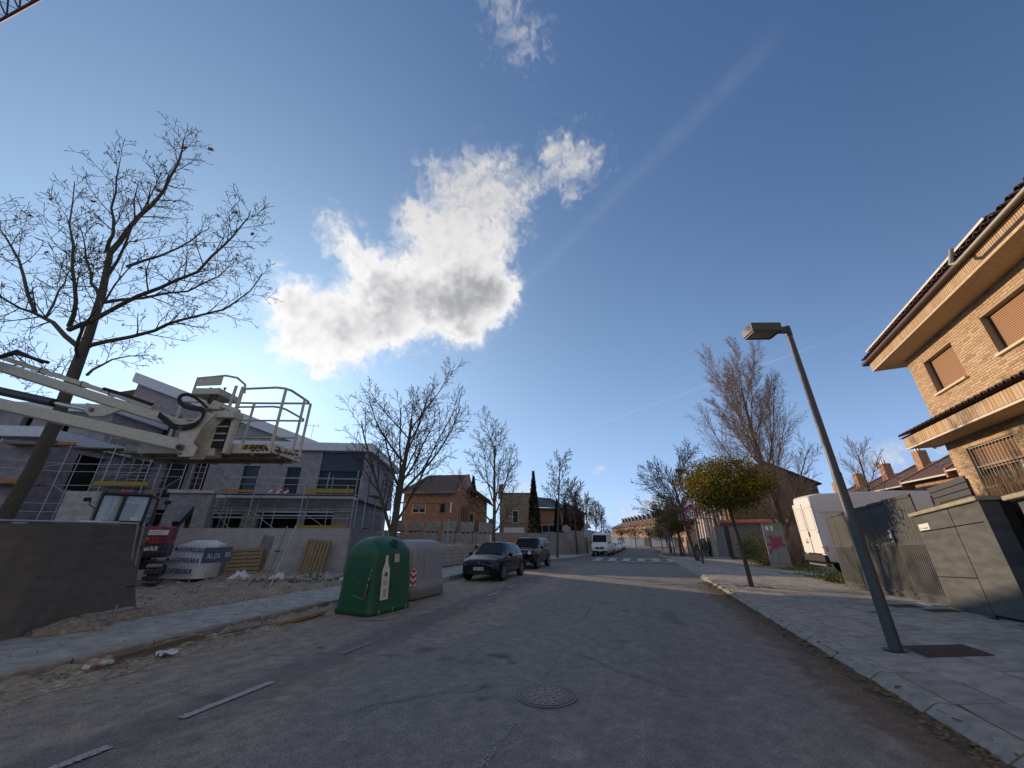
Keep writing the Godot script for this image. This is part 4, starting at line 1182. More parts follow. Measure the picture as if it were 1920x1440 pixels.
func make_brick_house() -> void:
	rng.seed = 77
	var h := thing("brick_house", "tan brick two-storey house with roller shutters and a tiled porch roof", "house", house_xf)
	var L := 11.0
	var holes := [[0.82, 2.33, 5.78, 6.83], [3.66, 5.35, 5.82, 6.83], [0.85, 2.75, 3.0, 4.08], [6.6, 8.2, 5.8, 6.83], [4.6, 6.4, 2.2, 4.1]]
	var m := MB.new()
	wall_holes(m, 0.0, L, 0.2, 7.3, -0.3, 0.0, holes)
	m.xf = Transform3D(Basis(Vector3.UP, -PI / 2), Vector3(0.0, 0, 0))
	wall_holes(m, -9.0, -0.002, 0.2, 7.3, -0.3, 0.0, [])
	m.xf = Transform3D()
	m.box(Vector3(L / 2, 3.7, -9.0), Vector3(L, 7.2, 0.3)); m.box(Vector3(L, 3.7, -4.5), Vector3(0.3, 7.2, 9.0))
	part(h, "wall", m, "mortar")
	# bricks, each proud of the mortar; the ones nearest the street singly
	var bl := 0.245; var bh := 0.052; var jt := 0.013
	var proto := []
	var count := 0
	var rest := MB.new()
	var unit := MB.new()
	unit.box(Vector3(0, 0, 0.004), Vector3(bl, bh, 0.010), Basis(), 61)
	var um := unit.mesh()
	var tones := [Color(0.62, 0.42, 0.25), Color(0.59, 0.39, 0.22), Color(0.66, 0.465, 0.29), Color(0.53, 0.34, 0.195), Color(0.45, 0.30, 0.20), Color(0.69, 0.50, 0.32)]
	var row := 0
	var y := 2.15
	while y < 7.24:
		var x := -0.13 * (row % 2)
		while x < 7.6:
			var a := maxf(x, 0.0); var b := minf(x + bl, 7.6)
			for hh in holes:
				if y + bh > hh[2] - 0.005 and y < hh[3] + 0.005:
					if a < hh[0] and b > hh[0]: b = hh[0]
					elif a < hh[1] and b > hh[1]: a = hh[1]
					elif a >= hh[0] and b <= hh[1]: b = a
			if y > 4.28 and y < 4.85: pass
			if b - a > 0.03:
				var t := rng.randi() % 6
				if t == 4 and rng.randf() < 0.55: t = 0
				var full := absf(b - a - bl) < 0.001
				if full and count < 300 and x > 2.3 and y > 4.9 and y < 7.2 and x < 5.6:
					count += 1
					var o := part(h, "brick", um, "brick_%d" % t)
					o.position = Vector3((a + b) / 2, y + bh / 2, rnd(-0.0015, 0.0015))
				else:
					rest.col = tones[t] * rnd(0.93, 1.07)
					rest.box(Vector3((a + b) / 2, y + bh / 2, 0.004 + rnd(-0.0015, 0.0015)), Vector3(b - a, bh, 0.010), Basis(), 61)
			x += bl + jt
		y += bh + jt
		row += 1
	# the end wall's bricks
	y = 2.15; row = 0
	while y < 7.24:
		var z := -0.13 * (row % 2)
		while z > -2.6:
			rest.col = tones[rng.randi() % 6]
			rest.box(Vector3(-0.004, y + bh / 2, z - bl / 2), Vector3(0.010, bh, bl), Basis(), 59)
			z -= bl + jt
		y += bh + jt; row += 1
	stuff(h, "brickwork", rest, "brick_vc")
	# eaves: plastered soffit, soldier course, gutter, tiles, solar panels
	m = MB.new()
	m.box(Vector3(5.2, 7.32, 0.1), Vector3(11.7, 0.12, 1.15)); m.box(Vector3(-0.33, 7.32, -4.5), Vector3(0.62, 0.12, 8.4))
	part(h, "soffit", m, "soffit")
	var sm := MB.new()
	var x2 := -0.62
	while x2 < 10.9:
		sm.col = tones[[0, 1, 2, 5][rng.randi() % 4]]
		sm.box(Vector3(x2 + 0.03, 7.45, 0.66), Vector3(0.052, 0.235, 0.05))
		x2 += 0.064
	stuff(h, "soldier_course", sm, "brick_vc")
	m = MB.new()
	m.box(Vector3(5.2, 7.45, 0.62), Vector3(11.66, 0.22, 0.06)); m.box(Vector3(-0.63, 7.46, -3.9), Vector3(0.06, 0.25, 9.1)); part(h, "fascia", m, "mortar")
	m = MB.new()
	m.pipe([Vector3(-0.85, 7.64, 0.76), Vector3(10.9, 7.64, 0.76)], 0.075, 8); m.box(Vector3(5.1, 7.60, 0.68), Vector3(11.8, 0.1, 0.08))
	m.pipe([Vector3(-0.80, 7.64, 0.8), Vector3(-0.80, 7.64, -8)], 0.07, 6)
	part(h, "gutter", m, "brown_metal")
	m = MB.new()
	m.quad(Vector3(-0.8, 7.66, 0.8), Vector3(11.0, 7.66, 0.8), Vector3(11.0, 9.6, -4.5), Vector3(3.8, 9.6, -4.5))
	m.quad(Vector3(-0.8, 7.66, 0.8), Vector3(3.8, 9.6, -4.5), Vector3(3.8, 9.6, -4.6), Vector3(-0.8, 7.66, -9.5))
	m.quad(Vector3(-0.8, 7.6, -9.5), Vector3(3.8, 9.54, -4.6), Vector3(11, 9.54, -4.6), Vector3(11, 7.6, -9.5))
	part(h, "roof", m, "tile_dark")
	for i in 46:
		m = MB.new()
		half_tile(m, Vector3(-0.62 + i * 0.25, 7.74, 0.84), 0.075, 0.42, 0.36)
		part(h, "roof_tile", m, "tile_dark")
	for i in 4:
		m = MB.new()
		m.box(Vector3(0.55 + i * 1.68, 8.10, 0.30), Vector3(1.66, 0.035, 1.0), Basis(Vector3.RIGHT, 0.36))
		var p := part(h, "solar_panel", m, "black")
		m = MB.new()
		m.box(Vector3(0.55 + i * 1.68, 7.925, 0.775), Vector3(1.66, 0.045, 0.03), Basis(Vector3.RIGHT, 0.36))
		part(p, "panel_edge", m, "panel_white")
	# brace frame and cable at the eaves
	m = MB.new()
	m.pipe([Vector3(5.5, 7.9, 0.9), Vector3(5.45, 7.55, 1.0), Vector3(5.6, 7.45, 1.0), Vector3(8.5, 7.45, 1.0)], 0.045, 6)
	part(h, "downpipe_bend", m, "bars")
	# porch roof band between the floors
	m = MB.new()
	m.box(Vector3(5.3, 4.42, 0.33), Vector3(11.4, 0.08, 0.75)); part(h, "porch_soffit", m, "soffit")
	m = MB.new()
	m.box(Vector3(5.3, 4.39, 0.715), Vector3(11.5, 0.05, 0.04)); part(h, "porch_drip_edge", m, "sill")
	sm = MB.new()
	x2 = -0.42
	while x2 < 10.9:
		sm.col = tones[[0, 1, 2, 5, 5][rng.randi() % 5]]
		sm.box(Vector3(x2 + 0.055, 4.58, 0.70 + rnd(-0.002, 0.002)), Vector3(0.105, 0.30, 0.05))
		x2 += 0.118
	stuff(h, "porch_soldier_course", sm, "brick_vc")
	m = MB.new()
	m.box(Vector3(5.3, 4.57, 0.62), Vector3(11.4, 0.28, 0.1)); m.box(Vector3(-0.38, 4.57, 0.3), Vector3(0.1, 0.28, 0.7)); part(h, "porch_fascia", m, "mortar")
	m = MB.new()
	m.quad(Vector3(-0.5, 4.74, 0.8), Vector3(11, 4.74, 0.8), Vector3(11, 5.0, 0.0), Vector3(0, 5.0, 0.0)); m.tri(Vector3(-0.5, 4.74, 0.8), Vector3(0, 5.0, 0), Vector3(-0.5, 4.74, -0.4))
	part(h, "porch_roof", m, "tile_dark")
	for i in 44:
		m = MB.new()
		half_tile(m, Vector3(-0.38 + i * 0.255, 4.80, 0.80), 0.082, 0.8, 0.3)
		part(h, "porch_tile", m, "tile_dark" if i % 4 else "brown_roof")
	# windows with roller shutters
	for i in [0, 1, 3]:
		var q: Array = holes[i]
		shutter_window(h, q, q[2] + 0.02, q[3], tones)
	var g: Array = holes[2]
	var w := window_at(h, g[0], g[1], g[2], g[3], -0.2, "frame_wood", "glass_dark", 1, 0.07)
	m = MB.new()
	for k in 11: m.box(Vector3((g[0] + g[1]) / 2, g[3] - 0.04 - k * 0.055, -0.13), Vector3(g[1] - g[0], 0.047, 0.02))
	stuff(w, "shutter_slats", m, "shutter")
	m = MB.new()
	m.box(Vector3(2.45, 3.32, -0.12), Vector3(0.28, 0.34, 0.01)); part(w, "notice", m, "sticker", "small white and red notice in the window")
	m = MB.new()
	m.box(Vector3(2.45, 3.20, -0.112), Vector3(0.24, 0.08, 0.008)); m.box(Vector3(2.40, 3.41, -0.112), Vector3(0.1, 0.03, 0.008)); part(w, "notice_print", m, "red")
	for k in 14:
		m = MB.new()
		m.cyl(Vector3(lerpf(g[0] + 0.05, g[1] - 0.05, k / 13.0), g[2] + 0.02, -0.04), Vector3(lerpf(g[0] + 0.05, g[1] - 0.05, k / 13.0), g[3] - 0.02, -0.04), 0.011, 5)
		part(h, "grille_bar", m, "bars")
	for yy in [g[2] + 0.02, (g[2] + g[3]) / 2, g[3] - 0.02]:
		m = MB.new(); m.box(Vector3((g[0] + g[1]) / 2, yy, -0.04), Vector3(g[1] - g[0], 0.025, 0.012)); part(h, "grille_rail", m, "bars")
	m = MB.new(); m.box(Vector3((g[0] + g[1]) / 2, g[2] - 0.03, 0.0), Vector3(g[1] - g[0] + 0.1, 0.05, 0.16)); part(h, "sill", m, "sill")
	m = MB.new()
	m.pipe([Vector3(0.08, 3.15, 0.06), Vector3(0.12, 1.2, 0.07)], 0.04, 8); part(h, "downpipe", m, "white")
	window_at(h, 4.6, 6.4, 2.2, 4.1, -0.2, "frame_wood", "glass_dark", 1, 0.07)

func half_tile(m: MB, p: Vector3, r: float, len: float, slope: float) -> void:
	# barrel tile, open end towards +z, sloping up and back
	var a := []; var b := []; var a2 := []
	for i in 7:
		var t := PI * i / 6.0
		var q := Vector3(-cos(t) * r, sin(t) * r * 0.9, 0)
		a.append(p + q); b.append(p + q * 0.9 + Vector3(0, len * slope, -len)); a2.append(p + q * 0.78)
	for i in 6:
		m.quad(a[i], b[i], b[i + 1], a[i + 1])
		m.quad(a2[i], a[i], a[i + 1], a2[i + 1])

func shutter_window(h: Node, q: Array, y0: float, y1: float, _t: Array) -> void:
	var f := MB.new()
	var zf := -0.16
	f.box(Vector3(q[0] + 0.03, (y0 + y1) / 2, zf), Vector3(0.06, y1 - y0, 0.06)); f.box(Vector3(q[1] - 0.03, (y0 + y1) / 2, zf), Vector3(0.06, y1 - y0, 0.06))
	f.box(Vector3((q[0] + q[1]) / 2, (y0 + y1) / 2, -0.25), Vector3(q[1] - q[0], y1 - y0, 0.04))
	var w := part(h, "window", f, "brown_metal")
	var m := MB.new()
	var y := y0 + 0.02
	while y < y1 - 0.01:
		m.cbox(Vector3((q[0] + q[1]) / 2, y + 0.022, zf), Vector3(q[1] - q[0] - 0.1, 0.042, 0.022), 0.006)
		y += 0.047
	stuff(w, "shutter_slats", m, "shutter")
	m = MB.new()
	m.box(Vector3((q[0] + q[1]) / 2, q[2] - 0.028, 0.02), Vector3(q[1] - q[0] + 0.06, 0.05, 0.14))
	part(w, "sill", m, "sill")

func make_front_walls() -> void:
	rng.seed = 78
	# dark meter cabinets in the garden wall: u runs towards the street's near end, the whole rises with the pavement
	var o := Vector3(6.45, 0, -12.64)
	var rise := 0.06
	var sx := Transform3D(Basis(Vector3(-0.1519, rise, 0.9884), Vector3.UP, Vector3(-0.9884, 0, -0.1519)), o)
	var c := thing("meter_cabinet_wall", "dark grey garden wall of flush metal meter cabinets under a pale coping", "wall", sx)
	var m := MB.new()
	m.box(Vector3(2.16, 1.18, -0.2), Vector3(2.75, 1.92, 0.34)); part(c, "wall_core", m, "cabinet_groove")
	var doors := [[0.83, 2.39, 1.80, 2.13], [2.41, 3.42, 1.80, 2.13], [0.83, 2.39, 0.87, 1.785], [2.41, 3.42, 0.26, 1.785], [0.83, 2.39, 0.20, 0.855]]
	for d in doors:
		m = MB.new()
		m.cbox(Vector3((d[0] + d[1]) / 2, (d[2] + d[3]) / 2, -0.008), Vector3(d[1] - d[0] - 0.006, d[3] - d[2], 0.03), 0.004)
		var dd := part(c, "cabinet_door", m, "cabinet")
		if d[1] - d[0] > 1.2 and d[2] > 0.8 and d[2] < 1.0 or d[3] - d[2] > 1.4:
			for k in 2:
				m = MB.new(); m.cyl(Vector3(d[0] + 0.12, d[2] + 0.3 + k * 0.45, 0.006), Vector3(d[0] + 0.12, d[2] + 0.3 + k * 0.45, 0.012), 0.012, 8); part(dd, "lock", m, "galv_dark")
	m = MB.new(); m.box(Vector3(3.49, 1.22, -0.1), Vector3(0.12, 1.9, 0.25)); part(c, "end_post", m, "cabinet")
	m = MB.new(); m.cbox(Vector3(2.16, 2.175, -0.14), Vector3(2.85, 0.075, 0.42), 0.01); part(c, "coping", m, "coping")
	m = MB.new(); m.box(Vector3(1.15, 1.885, 0.012), Vector3(0.50, 0.135, 0.012)); part(c, "letter_plate", m, "sticker")
	m = MB.new()
	m.box(Vector3(1.15, 1.862, 0.019), Vector3(0.40, 0.010, 0.002)); m.box(Vector3(1.20, 1.845, 0.019), Vector3(0.16, 0.012, 0.002)); part(c, "plate_lettering", m, "galv_dark")
	m = MB.new(); m.box(Vector3(2.2, 0.08, -0.2), Vector3(2.8, 0.26, 0.3)); part(c, "plinth", m, "concrete")
	# a second cabinet block beyond the dark entrance recess
	var c2 := thing("meter_cabinet_wall", "second dark grey cabinet block at the right edge of the picture", "wall", Transform3D(sx.basis, o + sx.basis * Vector3(4.15, 0, -0.12)))
	m = MB.new(); m.box(Vector3(1.2, 1.15, -0.2), Vector3(2.4, 1.8, 0.34)); part(c2, "wall_core", m, "cabinet")
	m = MB.new(); m.cbox(Vector3(1.3, 1.1, -0.01), Vector3(1.9, 1.55, 0.03), 0.004); part(c2, "cabinet_door", m, "gate")
	m = MB.new(); m.cbox(Vector3(1.2, 2.09, -0.14), Vector3(2.5, 0.075, 0.5), 0.01); part(c2, "coping", m, "coping")
	m = MB.new(); m.box(Vector3(1.2, 0.12, -0.2), Vector3(2.5, 0.3, 0.3)); part(c2, "plinth", m, "concrete")
	var dk := thing("entrance_door", "black recessed entrance door between the cabinet blocks", "door", Transform3D(sx.basis, o + sx.basis * Vector3(3.56, 0, -0.5)))
	m = MB.new(); m.box(Vector3(0.3, 1.15, 0), Vector3(0.6, 1.9, 0.06)); part(dk, "leaf", m, "black_matt")
	m = MB.new(); m.cyl(Vector3(0.1, 1.1, 0.03), Vector3(0.1, 1.1, 0.08), 0.02, 8); part(dk, "handle", m, "galv_dark")
	# pavement-level white step under the gate
	m = MB.new(); m.box(Vector3(-0.1, 0.14, 0.12), Vector3(1.7, 0.3, 0.3))
	single("gate_step", m, "whitewash", "whitewashed concrete kerb step at the foot of the dark gate", "step", "", sx)
	# gate of pressed panels
	var gx := Transform3D(Basis(Vector3(-0.0459, 0.035, 0.9989), Vector3.UP, Vector3(-0.9989, 0, -0.0459)), o)
	var g := thing("sheet_metal_gate", "dark grey ribbed sheet metal gate of several leaves with perforated tops", "gate", gx)
	var xs := [-4.75, -4.1, -3.2, -2.3, -1.42, -0.55, 0.78]
	for i in 6:
		var a: float = xs[i] + 0.035; var b: float = xs[i + 1] - 0.035
		var top := 2.60 + 0.02 * i; var bot := 0.20
		m = MB.new(); m.box(Vector3((a + b) / 2, (top + bot) / 2, -0.03), Vector3(b - a, top - bot, 0.03))
		var leaf := part(g, "gate_leaf", m, "gate")
		m = MB.new()
		var n := int((b - a) / 0.078)
		for k in n:
			var x := a + (k + 0.5) * (b - a) / n
			m.box(Vector3(x, 1.0, -0.012), Vector3(0.045, 1.05, 0.014))
			if k % 2 == 0:
				for r in 16: m.box(Vector3(x, 1.66 + r * 0.048, -0.0125), Vector3(0.045, 0.018, 0.010))
		for yy in [top - 0.05, 1.57, 0.42, bot + 0.03]: m.box(Vector3((a + b) / 2, yy, -0.004), Vector3(b - a, 0.05, 0.026))
		stuff(leaf, "pressed_ribs", m, "gate")
		m = MB.new(); m.box(Vector3(xs[i], (top + bot) / 2, -0.05), Vector3(0.06, top - bot, 0.08)); part(g, "gate_post", m, "gate_dark")
	m = MB.new(); m.cbox(Vector3(-0.62, 1.78, 0.03), Vector3(0.10, 0.32, 0.05), 0.01)
	var lock := part(g, "lock_plate", m, "galv")
	m = MB.new(); m.cyl(Vector3(-0.62, 1.70, 0.05), Vector3(-0.62, 1.70, 0.09), 0.03, 10); m.box(Vector3(-0.62, 1.86, 0.058), Vector3(0.05, 0.06, 0.01)); part(lock, "handle", m, "black")
	# slatted board panel behind, with house number
	var px := Transform3D(sx.basis, o + sx.basis * Vector3(0.8, 0, -0.45))
	var p := thing("slat_panel", "grey horizontal board panel with a house number above the cabinets", "fence panel", px)
	for k in 5:
		m = MB.new(); m.cbox(Vector3(0.80, 2.20 + k * 0.128, 0), Vector3(1.62, 0.116, 0.03), 0.005); part(p, "board", m, "gate")
	m = MB.new(); m.box(Vector3(0.80, 2.4, -0.03), Vector3(1.6, 0.62, 0.02)); part(p, "backing", m, "gate_dark")
	m = MB.new(); m.box(Vector3(0.2, 2.29, 0.02), Vector3(0.30, 0.24, 0.012)); part(p, "number_plate", m, "cabinet")
	var tx := text(p, "house_number", "2E", 0.15, "black", Transform3D(Basis(), Vector3(0.2, 2.29, 0.029)))
	tx.scale = Vector3(1, 1, 1)
	# heather screening along the garden behind
	for seg in [[2.45, 6.8, -0.55, "dry brushwood screen behind the meter cabinets, below the barred window"], [-0.6, 2.3, -1.6, "dry brushwood screen farther back beside the slatted panel"]]:
		m = MB.new()
		for i in int((seg[1] - seg[0]) * 420):
			var x := rnd(seg[0], seg[1]); var hgt := rnd(2.35, 2.72); var b := rnd(0.5, 1.5)
			m.col = Color(b, b * 0.95, b * 0.9)
			var z0: float = seg[2] + rnd(-0.08, 0.02)
			var q := Vector3(x, 0.4, z0); var e := Vector3(x + rnd(-0.12, 0.12), hgt, z0 + rnd(-0.07, 0.07))
			m.quad(q - Vector3(0.007, 0, 0), q + Vector3(0.007, 0, 0), e + Vector3(0.003, 0, 0), e - Vector3(0.003, 0, 0))
		m.col = Color(0.35, 0.33, 0.3)
		m.box(Vector3((seg[0] + seg[1]) / 2, 1.35, float(seg[2]) - 0.12), Vector3(seg[1] - seg[0], 2.1, 0.03))
		single("brushwood_screen", m, "heather", seg[3], "screen", "brushwood screens", sx)

var grid_xf := frame(Vector3.ZERO, Vector3(0.9511, 0, -0.3088))   # local (l, y, -d)

func gp(l: float, y: float, d: float) -> Vector3:
	return Vector3(l, y, -d)

func make_lift() -> void:
	rng.seed = 90
	var o := thing("boom_lift", "cream boom lift with a railed work platform raised over the pavement", "boom lift", grid_xf)
	var m := MB.new()
	m.xf = Transform3D(Basis(Vector3.UP, 0.06), Vector3.ZERO)
	# platform tray
	m = MB.new()
	m.cbox(gp(-5.45, 3.19, 6.40), Vector3(2.35, 0.17, 0.035), 0.006); m.cbox(gp(-5.75, 3.22, 7.32), Vector3(3.0, 0.17, 0.035), 0.006)
	m.cbox(gp(-4.26, 3.20, 6.86), Vector3(0.035, 0.17, 0.90), 0.006); m.cbox(gp(-6.95, 3.20, 6.9), Vector3(0.035, 0.17, 0.85), 0.006)
	part(o, "tray_rim", m, "lift_cream")
	m = MB.new()
	m.box(gp(-5.6, 3.13, 6.86), Vector3(2.7, 0.03, 0.9))
	for i in 4: m.box(gp(-4.6 - i * 0.65, 3.095, 6.86), Vector3(0.06, 0.05, 0.9))
	m.box(gp(-5.6, 3.09, 6.65), Vector3(2.7, 0.06, 0.06)); m.box(gp(-5.6, 3.09, 7.1), Vector3(2.7, 0.06, 0.06))
	part(o, "tray_floor", m, "lift_worn")
	m = MB.new()
	for i in 4: m.quad(gp(-4.75 + i * 0.09, 3.17, 6.379), gp(-4.71 + i * 0.09, 3.17, 6.379), gp(-4.68 + i * 0.09, 3.255, 6.379), gp(-4.72 + i * 0.09, 3.255, 6.379))
	part(o, "hazard_stripes", m, "black_matt")
	m = MB.new(); m.box(gp(-4.58, 3.212, 6.381), Vector3(0.42, 0.09, 0.002)); part(o, "hazard_plate", m, "yellow_board")
	m = MB.new()
	for i in 26:
		var e := rnd(0, 1)
		m.box(gp(-4.245, 3.13 + rnd(0, 0.12), 6.45 + e * 0.86), Vector3(0.012, rnd(0.01, 0.05), rnd(0.02, 0.1)))
		m.box(gp(-4.3 - rnd(0, 0.3), 3.14 + rnd(0, 0.1), 6.383), Vector3(rnd(0.01, 0.06), rnd(0.01, 0.04), 0.008))
	stuff(o, "rust_patches", m, "rust")
	# rails and posts
	var r := 0.024
	var posts := [[-5.12, 6.42, 4.34], [-4.30, 6.42, 4.36], [-4.28, 7.05, 4.36], [-4.29, 7.31, 4.36], [-7.05, 7.32, 4.42], [-6.55, 7.32, 4.4], [-5.5, 7.32, 4.38]]
	for p in posts:
		m = MB.new(); m.cyl(gp(p[0], 3.25, p[1]), gp(p[0], p[2], p[1]), 0.026, 8); part(o, "rail_post", m, "lift_cream")
	m = MB.new()
	m.pipe([gp(-5.15, 4.34, 6.42), gp(-4.5, 4.37, 6.42), gp(-4.36, 4.37, 6.46), gp(-4.29, 4.37, 6.58), gp(-4.29, 4.37, 7.2), gp(-4.33, 4.37, 7.32), gp(-5.5, 4.38, 7.33), gp(-7.05, 4.42, 7.33)], r, 8)
	part(o, "top_rail", m, "lift_cream")
	for y in [3.98, 3.62]:
		m = MB.new()
		m.pipe([gp(-5.15, y, 6.43), gp(-4.46, y + 0.01, 6.43), gp(-4.34, y, 6.46), gp(-4.30, y, 6.58), gp(-4.30, y, 7.2), gp(-4.36, y, 7.31), gp(-7.05, y + 0.03, 7.32)], r * 0.85, 8)
		if y > 3.7: part(o, "mid_rail", m, "lift_cream")
		else:
			m = MB.new(); m.pipe([gp(-5.15, y, 6.43), gp(-4.9, y, 6.43)], r * 0.8, 6); m.pipe([gp(-4.4, y, 7.31), gp(-7.05, y, 7.32)], r * 0.8, 6); part(o, "mid_rail", m, "lift_cream")
	for dx in [0.0, 0.055]:
		m = MB.new(); m.box(gp(-5.30 + dx * 1.6, 3.82, 6.45 + dx), Vector3(0.045, 1.2, 0.03), Basis(Vector3.BACK, -0.02)); part(o, "gate_post", m, "lift_cream")
	# control console
	m = MB.new(); m.cbox(gp(-5.78, 4.28, 6.62), Vector3(0.52, 0.13, 0.5), 0.012); part(o, "control_box", m, "lift_cream")
	m = MB.new(); m.box(gp(-5.88, 4.53, 6.50), Vector3(0.48, 0.17, 0.02), Basis(Vector3.BACK, 0.04)); part(o, "control_shield", m, "lift_cream")
	m = MB.new(); m.pipe([gp(-6.12, 4.2, 6.50), gp(-6.13, 4.6, 6.5), gp(-5.6, 4.655, 6.5), gp(-5.46, 4.66, 6.62), gp(-5.39, 4.58, 6.78), gp(-5.37, 4.40, 6.8)], 0.022, 8); part(o, "console_guard", m, "lift_cream")
	for q in [[-5.62, 6.6], [-5.76, 6.62], [-5.9, 6.6]]:
		m = MB.new(); m.cyl(gp(q[0], 4.34, q[1]), gp(q[0], 4.40, q[1]), 0.014, 6); m.ball(gp(q[0], 4.425, q[1]), Vector3(0.028, 0.024, 0.028)); part(o, "joystick", m, "galv_dark")
	# rotator bracket and its plates
	for z in [6.02, 6.24]:
		m = MB.new()
		m.xf = Transform3D(Basis(), Vector3(0, 0, -z))
		m.slab(PackedVector2Array([Vector2(-5.52, 2.97), Vector2(-5.28, 2.97), Vector2(-5.26, 3.12), Vector2(-5.36, 3.2), Vector2(-5.30, 3.45), Vector2(-5.12, 3.72), Vector2(-5.30, 3.74), Vector2(-5.42, 3.66), Vector2(-5.55, 3.50), Vector2(-5.66, 3.42), Vector2(-5.60, 3.24)]), -0.012, 0.012)
		part(o, "bracket_plate", m, "lift_cream")
	m = MB.new(); m.cbox(gp(-5.34, 3.40, 6.36), Vector3(0.36, 0.75, 0.22), 0.015); part(o, "rotator_housing", m, "lift_cream")
	m = MB.new(); m.box(gp(-5.13, 3.42, 6.26), Vector3(0.20, 0.5, 0.04)); part(o, "rotator_recess", m, "black_matt")
	for y in [3.3, 3.42, 3.55]:
		m = MB.new(); m.box(gp(-5.13, y, 6.235), Vector3(0.2, 0.022, 0.012)); part(o, "recess_bar", m, "lift_cream")
	m = MB.new(); m.cbox(gp(-4.98, 3.45, 6.3), Vector3(0.07, 0.75, 0.12), 0.01); part(o, "side_post", m, "lift_cream")
	m = MB.new(); m.cbox(gp(-5.10, 3.75, 6.28), Vector3(0.34, 0.13, 0.25), 0.015); part(o, "rotator_cap", m, "lift_cream")
	m = MB.new(); m.cbox(gp(-5.42, 3.90, 6.25), Vector3(0.34, 0.09, 0.16), 0.01, Basis(Vector3.BACK, -0.05)); part(o, "valve_box", m, "lift_cream")
	m = MB.new(); m.bar(gp(-5.40, 3.99, 6.2), gp(-4.98, 3.85, 6.32), 0.08, 0.07); part(o, "link_bar", m, "lift_cream")
	for p in [[-5.52, 3.12, 0.055], [-5.50, 3.02, 0.02], [-5.6, 3.45, 0.04]]:
		m = MB.new(); m.cyl(gp(p[0], p[1], 5.96), gp(p[0], p[1], 6.30), p[2], 12); part(o, "pivot_pin", m, "galv_dark")
	m = MB.new(); m.cyl(gp(-5.52, 3.12, 5.93), gp(-5.52, 3.12, 5.97), 0.035, 8); part(o, "pivot_nut", m, "rust")
	# the two parallel booms
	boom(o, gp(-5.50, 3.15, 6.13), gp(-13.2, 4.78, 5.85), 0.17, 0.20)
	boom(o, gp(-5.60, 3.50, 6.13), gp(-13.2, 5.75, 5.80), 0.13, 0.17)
	m = MB.new(); m.bar(gp(-6.35, 3.86, 6.12), gp(-13.2, 5.95, 5.80), 0.10, 0.075); part(o, "cable_tray", m, "lift_cream")
	for t in [0.12, 0.2, 0.32, 0.5]:
		var q := gp(-6.35, 3.86, 6.12).lerp(gp(-13.2, 5.95, 5.80), t)
		m = MB.new(); m.box(q, Vector3(0.012, 0.1, 0.115)); part(o, "tray_strap", m, "black_matt")
	m = MB.new(); m.pipe([gp(-6.35, 3.90, 6.06), gp(-6.9, 4.08, 6.04), gp(-7.3, 4.19, 6.03)], 0.03, 6); part(o, "cable_cover", m, "black_matt")
	m = MB.new()
	m.xf = Transform3D(Basis(), Vector3(0, 0, -5.99))
	m.slab(PackedVector2Array([Vector2(-7.42, 3.90), Vector2(-6.75, 3.78), Vector2(-7.02, 3.66), Vector2(-7.25, 3.66), Vector2(-7.40, 3.76)]), -0.02, 0.02)
	part(o, "cylinder_lug", m, "lift_cream")
	m = MB.new(); m.cyl(gp(-7.26, 3.77, 5.93), gp(-7.26, 3.77, 6.2), 0.035, 10); part(o, "lug_pin", m, "galv_dark")
	m = MB.new(); m.cyl(gp(-7.3, 3.77, 6.08), gp(-8.1, 3.93, 6.06), 0.035, 10); part(o, "piston_rod", m, "steel")
	m = MB.new(); m.cyl(gp(-8.1, 3.93, 6.06), gp(-9.8, 4.28, 6.02), 0.075, 10); part(o, "lift_cylinder", m, "black")
	# hoses
	for k in 3:
		var dy := k * 0.03
		m = MB.new()
		var path := []
		for t in 15:
			var a := t / 14.0
			path.append(gp(-5.42, 3.86, 6.12).bezier_interpolate(gp(-5.95, 4.35 + dy, 5.98), gp(-6.0 - dy, 3.80, 5.98), gp(-5.42, 3.82 - dy, 5.98 - k * 0.02), a))
		for t in range(1, 12):
			var a := t / 11.0
			path.append(gp(-5.42, 3.82 - dy, 5.98 - k * 0.02).bezier_interpolate(gp(-5.2, 3.75, 5.96), gp(-5.25, 3.42 - dy, 5.96), gp(-5.75, 3.50 - dy, 5.98), a))
		path.append(gp(-6.1, 3.72 - dy, 6.0))
		m.pipe(path, 0.019, 7)
		part(o, "hydraulic_hose", m, "black_matt")
	for k in 2:
		m = MB.new(); m.pipe([gp(-5.3 - k * 0.12, 3.86, 6.2), gp(-5.45 - k * 0.1, 4.05, 6.25), gp(-5.6 - k * 0.1, 4.22, 6.45)], 0.025, 6); part(o, "hydraulic_hose", m, "black_matt")
	m = MB.new()
	for k in 2: m.pipe([gp(-8.3 - k * 0.1, 4.62, 5.85), gp(-8.9, 4.78 + k * 0.05, 5.8), gp(-9.3, 4.62, 5.78), gp(-10.2, 4.7, 5.75)], 0.03, 6)
	part(o, "cable_bundle", m, "black_matt")
	# carrier outside the picture that the booms stand on
	m = MB.new(); m.cbox(gp(-14.2, 1.25, 5.8), Vector3(3.6, 0.7, 2.0), 0.1); m.cbox(gp(-13.6, 3.6, 5.8), Vector3(1.4, 4.6, 0.5), 0.05); part(o, "carrier", m, "lift_cream")
	for q in [[-13.0, 4.75], [-13.0, 6.85], [-15.5, 4.75], [-15.5, 6.85]]:
		m = MB.new(); m.cyl(gp(q[0], 0.62, q[1] - 0.17), gp(q[0], 0.62, q[1] + 0.17), 0.45, 20); part(o, "wheel", m, "rubber")

